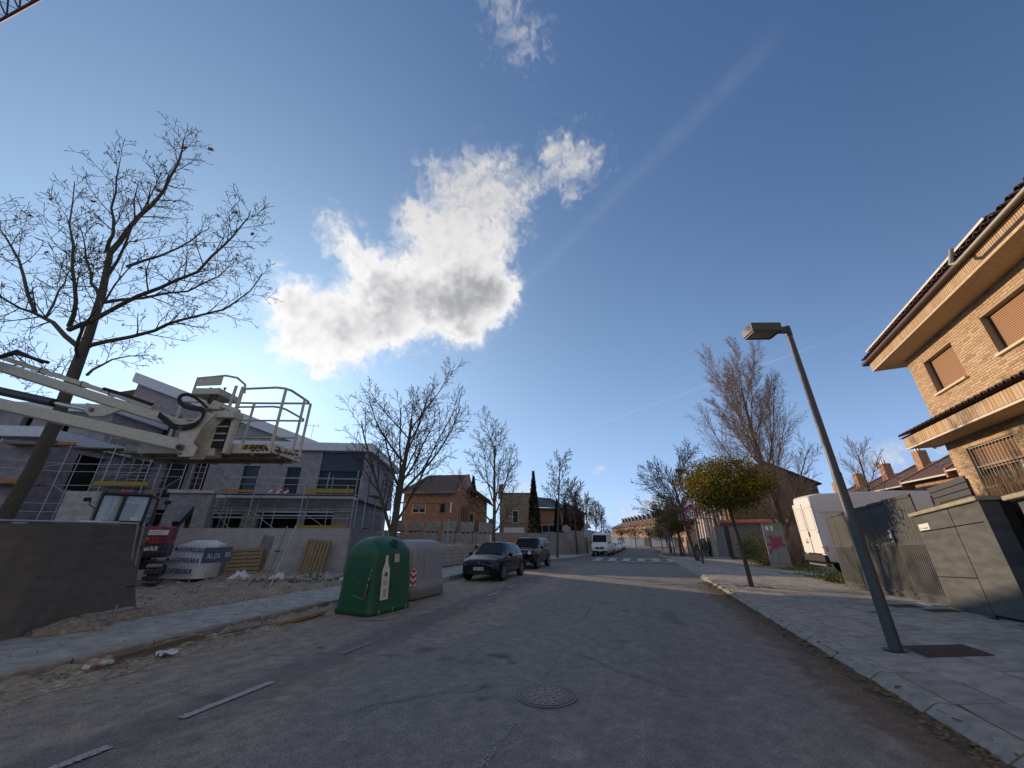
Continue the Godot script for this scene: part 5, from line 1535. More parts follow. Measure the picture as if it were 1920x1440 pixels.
func boom(o: Node, a: Vector3, b: Vector3, w: float, h: float) -> void:
	var m := MB.new()
	var d := b - a; var x := d.normalized(); var z := x.cross(Vector3.UP).normalized(); var y := z.cross(x)
	m.cbox((a + b) * 0.5, Vector3(d.length(), h, w), 0.018, Basis(x, y, z))
	part(o, "boom", m, "lift_cream")
	m = MB.new()
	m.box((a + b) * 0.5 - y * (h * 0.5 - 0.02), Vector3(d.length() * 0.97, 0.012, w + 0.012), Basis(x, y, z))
	part(o, "boom_seam", m, "lift_worn")

func make_fences() -> void:
	rng.seed = 91
	var nz := FastNoiseLite.new(); nz.seed = 3; nz.frequency = 1.0
	var A := Vector3(-10.94, 0.18, -6.1)
	# shade cloth panel by the road
	var o := thing("shade_cloth_fence", "temporary fence panel wrapped in dark brown shade cloth at the left edge", "fence")
	var rows := []
	for j in 22:
		var t := j / 21.0
		var row := PackedVector3Array()
		for i in 80:
			var u := i * 0.1
			var base := Vector3(-10.94 + 0.29 * minf(u, 2.0) + 0.02 * u, 0, -6.1 + 0.96 * u)
			var y := 0.17 + 1.80 * t + (0.05 * sin(u * 0.9 + 0.5) - 0.03) * t
			var fold := 0.06 * nz.get_noise_2d(u * 1.4, t * 0.8) + 0.05 * nz.get_noise_2d(u * 4.5 + t * 1.5, 5.0) * (1.1 - t) + 0.02 * nz.get_noise_2d(u * 11.0, t * 7.0)
			var flare := 0.22 * pow(1.0 - t, 2.0) * exp(-u / 0.35)
			row.push_back(base + Vector3(0.10 * pow(1.0 - t, 1.3) + fold, y, -flare))
		rows.append(row)
	var m := MB.new(); m.grid(rows); part(o, "shade_cloth", m, "cloth_dark")
	rows = []
	for j in 22:
		var t := j / 21.0
		var row := PackedVector3Array()
		for i in 7:
			var u := i / 6.0
			var e := Vector3(-10.94 + 0.10 * pow(1.0 - t, 1.3) + 0.06 * nz.get_noise_2d(0, t * 0.8), 0.17 + 1.80 * t, -6.1 - 0.22 * pow(1.0 - t, 2.0))
			row.push_back(e + Vector3(-0.34 * u, -0.05 * u, -0.03 * sin(u * 3.0) - 0.28 * u * u * (1.0 - t)))
		rows.append(row)
	m = MB.new(); m.grid(rows, false, true); part(o, "cloth_return", m, "cloth_dark")
	for k in 2:
		m = MB.new(); m.cyl(A + Vector3(-0.02, 0.0, -0.06 - 0.05 * k), A + Vector3(0.10, 1.86, 0.30 - 0.12 * k), 0.021, 8); part(o, "frame_post", m, "galv")
	m = MB.new(); m.cyl(A + Vector3(0.04, 0.38, 0.1), A + Vector3(0.36, 0.02, 0.28), 0.018, 6); part(o, "frame_brace", m, "galv")
	for y in [0.55, 1.35]:
		m = MB.new(); m.box(A + Vector3(0.05, y, 0.02), Vector3(0.1, 0.03, 0.16)); part(o, "clamp", m, "rust")
	m = MB.new(); m.cyl(A + Vector3(0.08, 1.84, 0.3), A + Vector3(0.9, 1.80, 8.0), 0.021, 8); part(o, "top_tube", m, "galv")
	m = MB.new(); m.cbox(A + Vector3(0.12, 0.08, 0.2), Vector3(0.26, 0.15, 0.72), 0.03, Basis(Vector3.UP, 0.2)); part(o, "foot_block", m, "concrete")
	m = MB.new()
	var hp := []
	for j in 9:
		var e := j / 8.0 * PI / 2
		var row := PackedVector3Array()
		for i in 14:
			var a := TAU * i / 14.0
			var rr := cos(e) * (0.55 + 0.2 * nz.get_noise_2d(a * 2.0, e * 3.0))
			row.push_back(Vector3(-10.05 + cos(a) * rr * 0.55, 0.16 + sin(e) * (0.2 + 0.08 * nz.get_noise_2d(a * 3.0, e * 5.0)), -5.0 + sin(a) * rr))
		hp.append(row)
	m.grid(hp, true, true)
	single("earth_heap", m, "earth", "small heap of yellow earth at the foot of the dark fence", "earth heap")
	# open mesh panels
	var B := Vector3(-11.3, 0.22, -9.8); var D := Vector3(-11.05, 0.22, -13.25)
	var runs := [[A + Vector3(0.1, 0.05, -0.1), B, "open wire mesh fence panel carrying the blue banner"], [B + Vector3(0.02, 0, -0.1), D, "open wire mesh fence panel in front of the upright pallet"]]
	for q in runs:
		var f := thing("mesh_fence", q[2], "fence", Transform3D(), "wire mesh fence panels")
		var a: Vector3 = q[0]; var b: Vector3 = q[1]
		m = MB.new()
		var n := int(a.distance_to(b) / 0.105)
		for i in n + 1:
			var p := a.lerp(b, float(i) / n); m.cyl(p, p + Vector3(0, 1.8, 0), 0.0022, 3)
		for j in 10: m.cyl(a + Vector3(0, 0.05 + j * 0.19, 0), b + Vector3(0, 0.05 + j * 0.19, 0), 0.0024, 3)
		stuff(f, "wire_mesh", m, "galv_dark")
	var pr := thing("leaning_post", "dark steel fence post leaning to the right beside the upright pallet", "post", Transform3D(), "leaning steel posts")
	m = MB.new(); m.cyl(Vector3(-11.3, 0.15, -9.8), Vector3(-11.62, 2.08, -10.5), 0.024, 8); part(pr, "tube", m, "galv_dark")
	m = MB.new(); m.box(Vector3(-11.5, 1.3, -10.22), Vector3(0.12, 0.04, 0.12)); part(pr, "clamp", m, "rust")
	pr = thing("leaning_post", "grey steel fence post just right of the dark leaning post", "post", Transform3D(), "leaning steel posts")
	m = MB.new(); m.cyl(Vector3(-11.22, 0.15, -9.95), Vector3(-11.50, 2.10, -10.75), 0.024, 8); part(pr, "tube", m, "galv")
	m = MB.new(); m.cyl(Vector3(-11.22, 0.12, -9.95), Vector3(-11.22, 0.2, -9.95), 0.06, 8); part(pr, "foot", m, "galv_dark")
	# banner
	var bx := frame(Vector3(-11.07, 1.285, -7.95), Vector3(-0.097, 0, -0.995))
	var ban := thing("company_banner", "small slate blue banner with white lettering tied to the mesh fence", "banner", bx)
	rows = []
	for j in 5:
		var row := PackedVector3Array()
		for i in 13: row.push_back(Vector3(-0.42 + i * 0.07, -0.19 + j * 0.095, 0.03 + 0.012 * sin(i * 0.9) * (j / 4.0)))
		rows.append(row)
	m = MB.new(); m.grid(rows); part(ban, "cloth", m, "banner")
	text(ban, "lettering", "ALZA", 0.125, "white", Transform3D(Basis(), Vector3(-0.12, -0.02, 0.047)), false)
	m = MB.new()
	for i in 3:
		m.bar(Vector3(0.20, 0.06 - i * 0.045, 0.047), Vector3(0.27, 0.03 - i * 0.045, 0.047), 0.004, 0.014); m.bar(Vector3(0.27, 0.03 - i * 0.045, 0.047), Vector3(0.36, 0.07 - i * 0.045, 0.047), 0.004, 0.014)
	part(ban, "emblem", m, "white")
	for q in [Vector3(-0.41, 0.18, 0.035), Vector3(0.41, 0.18, 0.035), Vector3(-0.41, -0.18, 0.035), Vector3(0.41, -0.18, 0.035)]:
		m = MB.new(); m.disc(q + Vector3(0, 0, 0.012), 0.012, Vector3.BACK, 10); part(ban, "eyelet", m, "galv")

func make_digger() -> void:
	rng.seed = 92
	var xf := grid_xf * Transform3D(Basis(Vector3.UP, 0.60).scaled(Vector3.ONE * 0.90), gp(-12.55, 0.34, 13.35))
	var o := thing("mini_excavator", "dark red mini excavator with a black cab seen from behind on rubber tracks", "excavator", xf)
	var m: MB
	for s in [-1, 1]:
		m = MB.new()
		m.cbox(Vector3(s * 0.78, 0.36, -0.1), Vector3(0.3, 0.36, 2.0), 0.05)
		var tr := part(o, "track", m, "black_matt")
		for k in 26:
			var t := k / 26.0 * 5.6
			var p: Vector3; var a := 0.0
			if t < 1.8: p = Vector3(0, 0.04, -1.0 + t); a = 0.0
			elif t < 2.8: var q := (t - 1.8) * PI; p = Vector3(0, 0.36 - cos(q) * 0.32, 0.8 + sin(q) * 0.32); a = -q
			elif t < 4.6: p = Vector3(0, 0.68, 0.8 - (t - 2.8)); a = PI
			else: var q := (t - 4.6) * PI; p = Vector3(0, 0.36 + cos(q) * 0.32, -1.0 - sin(q) * 0.32); a = PI - q
			m = MB.new(); m.cbox(Vector3(s * 0.78, p.y, p.z), Vector3(0.42, 0.05, 0.15), 0.012, Basis(Vector3.RIGHT, a)); part(tr, "track_pad", m, "lift_worn" if k % 3 == 0 else "rubber")
	m = MB.new(); m.box(Vector3(0, 0.62, -0.1), Vector3(1.2, 0.3, 1.1)); part(o, "undercarriage", m, "black_matt")
	m = MB.new(); m.cyl(Vector3(0, 0.7, 0), Vector3(0, 0.85, 0), 0.5, 20); part(o, "slew_ring", m, "black_matt")
	# rounded tail: lower black panel, upper red hood
	for q in [[0.85, 1.30, "black", "counterweight", 1.0], [1.30, 1.92, "magenta", "hood", 0.98]]:
		var rows := []
		for e in [0.0, 0.08, 0.92, 1.0]:
			var y := lerpf(q[0], q[1], e); var ins := 0.05 if e == 0.0 or e == 1.0 else 0.0
			var row := PackedVector3Array()
			for i in 25:
				var a := PI * (i / 24.0)
				var cx := -cos(a); var cz := sin(a)
				row.push_back(Vector3(signf(cx) * pow(absf(cx), 0.55) * (0.98 - ins) * float(q[4]), y, -0.55 + pow(absf(cz), 0.5) * (1.45 - ins) * float(q[4])))
			rows.append(row)
		m = MB.new(); m.grid(rows)
		var top: PackedVector3Array = rows[3]
		for i in 24: m.tri(Vector3(0, top[0].y, -0.5), top[i], top[i + 1])
		part(o, q[3], m, q[2])
	m = MB.new(); m.cbox(Vector3(0.22, 1.70, 0.905), Vector3(1.25, 0.17, 0.02), 0.006); var st := part(o, "name_band", m, "sticker")
	text(st, "band_lettering", "OLIVID", 0.09, "black", Transform3D(Basis(Vector3.UP, 0), Vector3(-0.02, 1.70, 0.918)), true)
	m = MB.new()
	for i in 3: m.box(Vector3(0.50, 1.74 - i * 0.04, 0.917), Vector3(0.5 - 0.07 * i, 0.014, 0.002))
	part(st, "band_small_print", m, "galv_dark")
	m = MB.new(); m.box(Vector3(-0.15, 1.50, 0.90), Vector3(0.14, 0.08, 0.02)); m.box(Vector3(0.32, 1.49, 0.90), Vector3(0.08, 0.08, 0.02)); part(o, "warning_labels", m, "yellow_board")
	m = MB.new(); m.box(Vector3(0.1, 1.51, 0.90), Vector3(0.12, 0.02, 0.03)); part(o, "hood_handle", m, "galv")
	text(o, "maker_lettering", "YANMAR", 0.14, "white", Transform3D(Basis(), Vector3(0.30, 1.16, 0.915)), true)
	m = MB.new()
	for i in 5: m.box(Vector3(0.972, 1.72 - i * 0.07, 0.1), Vector3(0.02, 0.03, 0.36))
	part(o, "side_louvre", m, "black_matt")
	# cab
	m = MB.new(); m.xf = Transform3D(Basis(), Vector3(-0.42, 0, 0)); m.cbox(Vector3(-0.28, 2.0, -0.25), Vector3(1.35, 0.16, 1.5), 0.03); m.cbox(Vector3(-0.28, 3.0, -0.25), Vector3(1.4, 0.1, 1.6), 0.04)
	part(o, "cab_shell", m, "black")
	for q in [[-0.93, 0.47], [0.37, 0.47], [-0.93, -0.97], [0.37, -0.97], [-0.33, 0.48]]:
		m = MB.new(); m.xf = Transform3D(Basis(), Vector3(-0.42, 0, 0)); m.cbox(Vector3(q[0], 2.5, q[1]), Vector3(0.09, 0.95, 0.09), 0.02); part(o, "cab_pillar", m, "black")
	for q in [[Vector3(-0.63, 2.52, 0.47), Vector3(0.52, 0.85, 0.012)], [Vector3(0.02, 2.52, 0.47), Vector3(0.62, 0.85, 0.012)], [Vector3(0.375, 2.52, -0.25), Vector3(0.012, 0.85, 1.35)], [Vector3(-0.935, 2.52, -0.25), Vector3(0.012, 0.85, 1.35)], [Vector3(-0.28, 2.52, -0.98), Vector3(1.2, 0.85, 0.012)]]:
		m = MB.new(); m.xf = Transform3D(Basis(), Vector3(-0.42, 0, 0)); m.box(q[0], q[1]); part(o, "cab_window", m, "glass_clear")
	m = MB.new(); m.xf = Transform3D(Basis(), Vector3(-0.42, 0, 0)); m.cbox(Vector3(-0.28, 2.35, -0.2), Vector3(0.5, 0.8, 0.16), 0.06); m.cbox(Vector3(-0.28, 2.05, -0.4), Vector3(0.5, 0.14, 0.5), 0.05); part(o, "seat", m, "black_matt")
	m = MB.new(); m.xf = Transform3D(Basis(), Vector3(-0.42, 0, 0)); m.tri(Vector3(-0.72, 2.12, 0.40), Vector3(-0.48, 2.12, 0.40), Vector3(-0.56, 2.32, 0.40)); part(o, "warning_triangle", m, "orange_board")
	m = MB.new(); m.xf = Transform3D(Basis(), Vector3(-0.42, 0, 0)); m.box(Vector3(0.12, 2.17, 0.485), Vector3(0.2, 0.13, 0.01)); part(o, "window_notice", m, "sticker")
	m = MB.new(); m.xf = Transform3D(Basis(), Vector3(-0.42, 0, 0)); m.cyl(Vector3(0.30, 3.05, 0.3), Vector3(0.30, 3.16, 0.3), 0.055, 12); m.ball(Vector3(0.30, 3.16, 0.3), Vector3(0.055, 0.05, 0.055)); part(o, "beacon", m, "orange_board")
	m = MB.new(); m.xf = Transform3D(Basis(), Vector3(-0.42, 0, 0)); m.ball(Vector3(-0.42, 3.1, 0.2), Vector3(0.16, 0.09, 0.12)); part(o, "bundle", m, "red", "dark red cloth bundle left on the cab roof")
	for q in [[-1.42, -1], [0.30, 1]]:
		m = MB.new(); m.pipe([Vector3(q[0] * 0.93, 2.3, -0.6), Vector3(q[0] * 1.25, 2.65, -0.3), Vector3(q[0] * 1.25, 2.9, -0.2)], 0.018, 6); m.cbox(Vector3(q[0] * 1.3, 2.82, -0.15), Vector3(0.2, 0.14, 0.05), 0.02); part(o, "mirror", m, "black_matt")
	m = MB.new(); m.bar(Vector3(0.75, 2.0, -0.9), Vector3(0.95, 2.75, -2.4), 0.22, 0.3); m.bar(Vector3(0.95, 2.75, -2.4), Vector3(0.95, 1.0, -3.3), 0.18, 0.22); part(o, "digger_arm", m, "black")
	m = MB.new(); m.cbox(Vector3(0.95, 0.6, -3.2), Vector3(0.6, 0.6, 0.5), 0.1); part(o, "bucket", m, "black_matt")

func pallet(o: Node) -> void:
	# 1.2 wide, 0.9 high when stood on edge; local z is the face with the boards
	for i in 7:
		var m := MB.new(); m.box(Vector3(0, 0.06 + i * 0.135, 0.06), Vector3(1.2, 0.098, 0.02)); part(o, "board", m, "pallet_wood")
	for x in [-0.55, 0.0, 0.55]:
		var m := MB.new(); m.box(Vector3(x, 0.47, 0.0), Vector3(0.09, 0.92, 0.095)); part(o, "stringer", m, "pallet_wood")
	for y in [0.08, 0.47, 0.86]:
		var m := MB.new(); m.box(Vector3(0, y, -0.06), Vector3(1.2, 0.098, 0.02)); part(o, "board", m, "pallet_wood")

func make_plot_things() -> void:
	rng.seed = 93
	var p := thing("pallet", "wooden pallet leaning on the wall with its boards lying flat", "pallet", site_xf * Transform3D(Basis(Vector3.RIGHT, -0.16) * Basis(Vector3.BACK, 0.04), Vector3(-3.35, 0.40, 9.05)), "pallets against the retaining wall")
	pallet(p)
	var p2 := copy(p, site_xf * Transform3D(Basis(Vector3.RIGHT, -0.14) * Basis(Vector3.BACK, PI / 2 - 0.10), Vector3(-0.30, 0.98, 9.06)), "wooden pallet leaning on the wall with its boards upright")
	p2.name = "pallet_001"
	# wrapped pack of insulation
	var sk := thing("wrapped_sack", "large white plastic wrapped pack with blue lettering beside the flat pallet", "sack", site_xf * Transform3D(Basis(), Vector3(-4.85, 0.36, 9.5)))
	var rows := []
	for j in 12:
		var t := j / 11.0
		var row := PackedVector3Array()
		var xl := lerpf(-1.15, -0.45, t) + 0.08 * sin(t * 5.0); var xr := lerpf(0.75, 0.80, t)
		var hz := lerpf(0.55, 0.34, t)
		for i in 32:
			var a := TAU * i / 32.0
			var c := cos(a); var s := sin(a)
			var w := 0.03 * sin(a * 9.0 + t * 6.0) + 0.02 * sin(a * 17.0 - t * 9.0)
			var sh := 1.0 if j < 11 else 0.55
			row.push_back(Vector3((xl + xr) / 2 + signf(c) * pow(absf(c), 0.4) * ((xr - xl) / 2 + w) * sh, t * 1.22 + 0.04 * sin(a * 3.0) * t, -signf(s) * pow(absf(s), 0.4) * (hz + w) * sh))
		rows.append(row)
	rows.append(PackedVector3Array()); rows[12].resize(32); rows[12].fill(Vector3(0.15, 1.25, 0))
	var m := MB.new(); m.grid(rows, true); part(sk, "wrapping", m, "sack")
	for i in 3:
		var y := 0.26 + i * 0.34
		text(sk, "lettering", "SOPREMA", 0.15, "ink_blue", Transform3D(Basis(Vector3.RIGHT, -0.17) * Basis(Vector3.BACK, -0.05), Vector3(-0.10 + i * 0.10, y, lerpf(0.57, 0.36, y / 1.22) + 0.045)), true)
		m = MB.new(); m.disc(Vector3(-0.72 + i * 0.14, y + 0.03, lerpf(0.57, 0.36, y / 1.22) + 0.05), 0.075, Vector3.BACK, 5); part(sk, "emblem", m, "ink_blue")
	# crumpled plastic and rubble along the wall
	for q in [[-2.9, 0.40, 9.9, 0.36, "crumpled white plastic sheet lying in front of the flat pallet"], [-1.55, 0.38, 10.0, 0.3, "crumpled white plastic sheet in the rubble between the pallets"], [0.75, 0.30, 9.9, 0.2, "torn plastic scrap near the pavement right of the upright pallet"]]:
		m = MB.new()
		var nz := FastNoiseLite.new(); nz.seed = int(float(q[0]) * 100.0) + 900; nz.frequency = 2.6
		var rr := []
		for j in 9:
			var row := PackedVector3Array()
			for i in 13: row.push_back(Vector3((i - 6) / 6.0 * q[3], maxf(0.0, (0.22 + 0.3 * nz.get_noise_2d(i * 0.22, j * 0.22)) * float(q[3]) * (1.0 - pow((i - 6) / 6.0, 2.0)) * (1.0 - pow((j - 4) / 4.0, 2.0)) * 2.4), (4 - j) / 4.0 * float(q[3]) * 0.7))
			rr.append(row)
		m.grid(rr)
		single("plastic_scrap", m, "plastic_scrap", q[4], "plastic scrap", "plastic scraps by the wall", site_xf * Transform3D(Basis(), Vector3(q[0], float(q[1]) - 0.04, q[2])))
	m = MB.new()
	for i in 160:
		var x := rnd(-2.9, 0.6); var z := rnd(9.2, 10.8)
		var s := rnd(0.04, 0.17)
		m.cbox(site_xf * Vector3(x, 0.36 + rnd(-0.02, 0.05), z), Vector3(s, s * 0.6, s * rnd(0.6, 1.3)), s * 0.1, Basis(Vector3(rnd(-1, 1), rnd(-1, 1), rnd(-1, 1)).normalized(), rnd(0, 3)))
	setting("rubble", m, "block_b").set_meta("kind", "stuff")
	# pale board stack behind the cloth fence
	var bs := thing("board_stack", "pale stack of wrapped building boards behind the dark cloth fence", "board stack", grid_xf * Transform3D(Basis(Vector3.UP, 0.2), gp(-13.9, 0.3, 12.2)))
	for i in 4:
		m = MB.new(); m.cbox(Vector3(0.9 - i * 0.62, 0.95 - 0.02 * i, 0), Vector3(0.6, 1.9, 1.0), 0.02); part(bs, "wrapped_pack", m, ["site_white", "concrete", "black_matt", "concrete"][i])
	# timber by the left kerb
	for q in [[Vector3(-7.55, 0.03, -3.95), Vector3(-7.75, 0.09, -5.75), 0.09, 0.05, "long weathered batten lying against the kerb, nearest the camera"], [Vector3(-7.42, 0.03, -4.0), Vector3(-7.72, 0.05, -5.35), 0.07, 0.045, "shorter weathered batten lying beside the long batten on the road"], [Vector3(-7.62, 0.10, -4.4), Vector3(-7.70, 0.13, -5.6), 0.05, 0.04, "thin batten on top of the others against the kerb"], [Vector3(-7.48, 0.05, -7.05), Vector3(-7.52, 0.07, -8.35), 0.17, 0.06, "pale plank lying by the kerb in front of the green bin"], [Vector3(-7.72, 0.05, -5.9), Vector3(-7.70, 0.05, -6.9), 0.10, 0.03, "thin flat board half buried in dirt by the kerb"]]:
		m = MB.new(); m.bar(q[0], q[1], q[2], q[3])
		single("timber_plank", m, "pallet_wood" if q[2] > 0.15 else "old_wood", q[4], "plank", "timbers by the left kerb")
	var tp := thing("barrier_tape", "torn red and white tape tangled round the battens at the kerb", "barrier tape", Transform3D(Basis(), Vector3(-7.45, 0.06, -4.15)))
	for i in 5:
		m = MB.new(); var a := Vector3(rnd(-0.12, 0.1), rnd(0, 0.05), rnd(-0.2, 0.2)); m.bar(a, a + Vector3(rnd(-0.08, 0.08), rnd(-0.01, 0.04), rnd(-0.15, 0.15)), 0.004, 0.05); part(tp, "tape_strip", m, "sign_red" if i % 2 else "plastic_scrap")
	m = MB.new()
	var r3 := []
	for j in 6:
		var row := PackedVector3Array()
		for i in 8: row.push_back(Vector3((i - 3.5) * 0.03, 0.03 + 0.03 * sin(i * 2.0 + j), (2.5 - j) * 0.05 + 0.01 * sin(i * 3.0)))
		r3.append(row)
	m.grid(r3)
	single("plastic_scrap", m, "plastic_scrap", "scrap of white plastic on the battens by the kerb", "plastic scrap", "", Transform3D(Basis(), Vector3(-7.3, 0.04, -4.9)))
	var tw := MB.new()
	for i in 260:
		var z := rnd(-7.2, -3.6); var x := kerb_l(z) + absf(rng.randfn(0.15, 0.2)) + 0.05; var a := rnd(0, TAU); var l := rnd(0.05, 0.3)
		tw.cyl(Vector3(x, 0.03 + rnd(0, 0.05), z), Vector3(x + cos(a) * l * 0.4, 0.04 + rnd(0, 0.07), z + sin(a) * l), rnd(0.002, 0.005), 3)
	setting("twigs", tw, "old_wood").set_meta("kind", "stuff")

func round_rect(hx: float, hz: float, y: float, pw: float, n: int, dx := 0.0, dz := 0.0) -> PackedVector3Array:
	var row := PackedVector3Array()
	for i in n:
		var a := -TAU * i / n
		var c := cos(a); var s := sin(a)
		row.push_back(Vector3(dx + signf(c) * pow(absf(c), pw) * hx, y, dz + signf(s) * pow(absf(s), pw) * hz))
	return row

func make_bins() -> void:
	rng.seed = 94
	var xf := Transform3D(Basis(Vector3.UP, -0.10), Vector3(-6.78, 0.004, -9.27))
	var o := thing("bottle_bank", "tall green glass recycling bank with a torn side and graffiti", "recycling bin", xf)
	var rows := []
	for q in [[0.0, 0.60, 0.75], [0.02, 0.62, 0.77], [0.10, 0.62, 0.77], [0.12, 0.59, 0.745], [0.5, 0.565, 0.72], [0.9, 0.552, 0.71], [1.25, 0.535, 0.695], [1.40, 0.518, 0.68], [1.49, 0.485, 0.655], [1.57, 0.425, 0.615], [1.64, 0.34, 0.555], [1.69, 0.25, 0.485], [1.73, 0.15, 0.40], [1.755, 0.04, 0.3]]:
		rows.append(round_rect(q[1], q[2], q[0], 0.22 if q[0] < 1.45 else 0.36, 72))
	rows.append(PackedVector3Array()); rows[-1].resize(72); rows[-1].fill(Vector3(0, 1.757, 0))
	var m := MB.new(); m.grid(rows, true); part(o, "body", m, "bin_green")
	m = MB.new(); m.pipe([Vector3(-0.10, 1.72, 0.1), Vector3(-0.10, 1.86, 0.1), Vector3(0.10, 1.86, 0.1), Vector3(0.10, 1.72, 0.1)], 0.012, 6); m.pipe([Vector3(0, 1.74, -0.05), Vector3(0, 1.9, -0.05)], 0.01, 6); part(o, "lifting_eye", m, "galv")
	# mouth and its rubber lip, high on the road side
	var mo := Transform3D(Basis(Vector3.BACK, 0.75), Vector3(0.435, 1.57, -0.02))
	m = MB.new(); m.xf = mo; m.cyl(Vector3(-0.03, 0, 0), Vector3(0.035, 0, 0), 0.125, 24); part(o, "mouth_rim", m, "bin_green")
	m = MB.new(); m.xf = mo; m.disc(Vector3(0.037, 0, 0), 0.10, Vector3.RIGHT, 24); part(o, "mouth", m, "black_matt")
	# paper label with a bottle outline, and a small one
	m = MB.new(); m.xf = Transform3D(Basis(Vector3.BACK, 0.05), Vector3(0.572, 0.80, 0.34))
	m.slab(PackedVector2Array([Vector2(-0.14, -0.5), Vector2(0.14, -0.5), Vector2(0.14, 0.15), Vector2(0.05, 0.34), Vector2(0.045, 0.5), Vector2(-0.045, 0.5), Vector2(-0.05, 0.34), Vector2(-0.14, 0.15)]), 0, 0.004)
	m = label_on_side(m)
	var lb := part(o, "paper_label", m, "sticker")
	var lx := Transform3D(Basis(Vector3.BACK, 0.05) * Basis(Vector3.UP, PI / 2), Vector3(0.576, 0.86, 0.34))
	for q in [[0.08, 0.060, "yellow_board"], [0.083, 0.035, "bin_green"]]:
		m = MB.new(); m.xf = lx; m.disc(Vector3(0, 0.0, q[0] - 0.073), q[1], Vector3.BACK, 18); part(lb, "label_print", m, q[2])
	m = MB.new(); m.xf = lx
	for i in 3: m.bar(Vector3(-0.07, -0.13 - i * 0.04, 0.006), Vector3(0.0, -0.16 - i * 0.04, 0.006), 0.002, 0.01); m.bar(Vector3(0.0, -0.16 - i * 0.04, 0.006), Vector3(0.07, -0.13 - i * 0.04, 0.006), 0.002, 0.01)
	for i in 4: m.box(Vector3(0, -0.34 - i * 0.045, 0.010 + 0.0), Vector3(0.12 - 0.02 * (i % 2), 0.016, 0.002))
	part(lb, "label_print", m, "galv_dark")
	m = MB.new(); m.xf = Transform3D(Basis(Vector3.BACK, 0.08) * Basis(Vector3.UP, PI / 2), Vector3(0.548, 1.22, -0.05)); m.box(Vector3.ZERO, Vector3(0.17, 0.19, 0.004)); part(o, "paper_label", m, "sticker")
	m = MB.new(); m.xf = Transform3D(Basis(Vector3.BACK, 0.08) * Basis(Vector3.UP, PI / 2), Vector3(0.552, 1.22, -0.05))
	for i in 4: m.box(Vector3(0, 0.06 - i * 0.04, 0.001), Vector3(0.11, 0.014, 0.002))
	part(o, "label_print", m, "bin_green")
	# torn flap on the front
	m = MB.new()
	var fz := func(y: float) -> float: return lerpf(0.745, 0.68, y / 1.25)
	var flap := [Vector2(0.33, 0.34), Vector2(0.42, 0.46), Vector2(0.43, 0.70), Vector2(0.39, 0.86), Vector2(0.40, 0.66), Vector2(0.37, 0.52)]
	var pts := PackedVector2Array(flap)
	m.xf = Transform3D(Basis(Vector3.RIGHT, -0.055), Vector3(0, 0, 0.748)); m.slab(pts, 0.0, 0.004); part(o, "torn_hole", m, "black_matt")
	m = MB.new(); m.xf = Transform3D(Basis(Vector3.RIGHT, -0.055), Vector3(0, 0, 0.753))
	for i in 14:
		var a := Vector3(lerpf(0.34, 0.405, i / 13.0) + rnd(-0.02, 0.015), lerpf(0.45, 0.95, i / 13.0), 0); m.tri(a, a + Vector3(rnd(0.01, 0.05), rnd(-0.03, 0.02), 0.01), a + Vector3(rnd(-0.02, 0.01), rnd(0.03, 0.08), 0.012))
	for i in 12:
		var a := Vector3(lerpf(-0.05, 0.33, i / 11.0), 0.40 - 0.06 * (i / 11.0) + rnd(-0.01, 0.01), 0); m.tri(a, a + Vector3(0.03, rnd(-0.02, 0.01), 0.006), a + Vector3(0.015, rnd(0.01, 0.025), 0.008))
	part(o, "torn_edge", m, "sticker")
	m = MB.new(); m.box(Vector3(0.37, 0.42, 0.735), Vector3(0.06, 0.07, 0.02)); part(o, "litter_inside", m, "red")
	m = MB.new(); m.xf = Transform3D(Basis(Vector3.RIGHT, -0.05), Vector3(0, 0, 0.753))
	for i in 34:
		var p := Vector3(rnd(-0.5, 0.5), rnd(0.15, 1.1), 0); m.bar(p, p + Vector3(rnd(-0.10, 0.10), rnd(-0.05, 0.05), 0), 0.0008, rnd(0.002, 0.006))
	stuff(o, "scratches", m, "sign_back")
	# graffiti scrawl
	m = MB.new(); m.xf = Transform3D(Basis(Vector3.RIGHT, -0.06), Vector3(0, 0, 0.752))
	for s in [[-0.22, 1.02], [-0.12, 1.05], [0.0, 1.06], [0.1, 1.04]]:
		var path := []
		for i in 6: path.append(Vector3(float(s[0]) + rnd(-0.09, 0.09), float(s[1]) + rnd(-0.14, 0.14), 0))
		for i in 5: m.bar(path[i], path[i + 1], 0.001, 0.011)
	part(o, "graffiti", m, "black_matt")
	for i in 3:
		m = MB.new(); m.cbox(Vector3(0.632, 0.06, 0.5 - i * 0.5), Vector3(0.02, 0.09, 0.06), 0.008); part(o, "base_bolt", m, "bin_base")
	# grey bin behind it
	var g := thing("waste_container", "light grey domed waste container with a red and white chevron plate", "waste container", Transform3D(Basis(Vector3.UP, -0.06), Vector3(-7.12, 0.004, -11.62)))
	rows = []
	for q in [[0.24, 0.67, 0.93], [0.34, 0.69, 0.95], [0.40, 0.645, 0.90], [0.55, 0.62, 0.88], [1.0, 0.60, 0.87], [1.26, 0.59, 0.86], [1.40, 0.575, 0.84], [1.52, 0.53, 0.78], [1.60, 0.44, 0.68], [1.645, 0.30, 0.5]]:
		rows.append(round_rect(q[1], q[2], q[0], 0.25, 56))
	rows.append(PackedVector3Array()); rows[-1].resize(56); rows[-1].fill(Vector3(0, 1.655, 0))
	m = MB.new(); m.grid(rows, true); part(g, "body", m, "bin_grey")
	rows = []
	for q in [[0.02, 0.62, 0.88], [0.06, 0.66, 0.93], [0.24, 0.665, 0.925]]: rows.append(round_rect(q[1], q[2], q[0], 0.25, 56))
	m = MB.new(); m.grid(rows, true); part(g, "base", m, "bin_base")
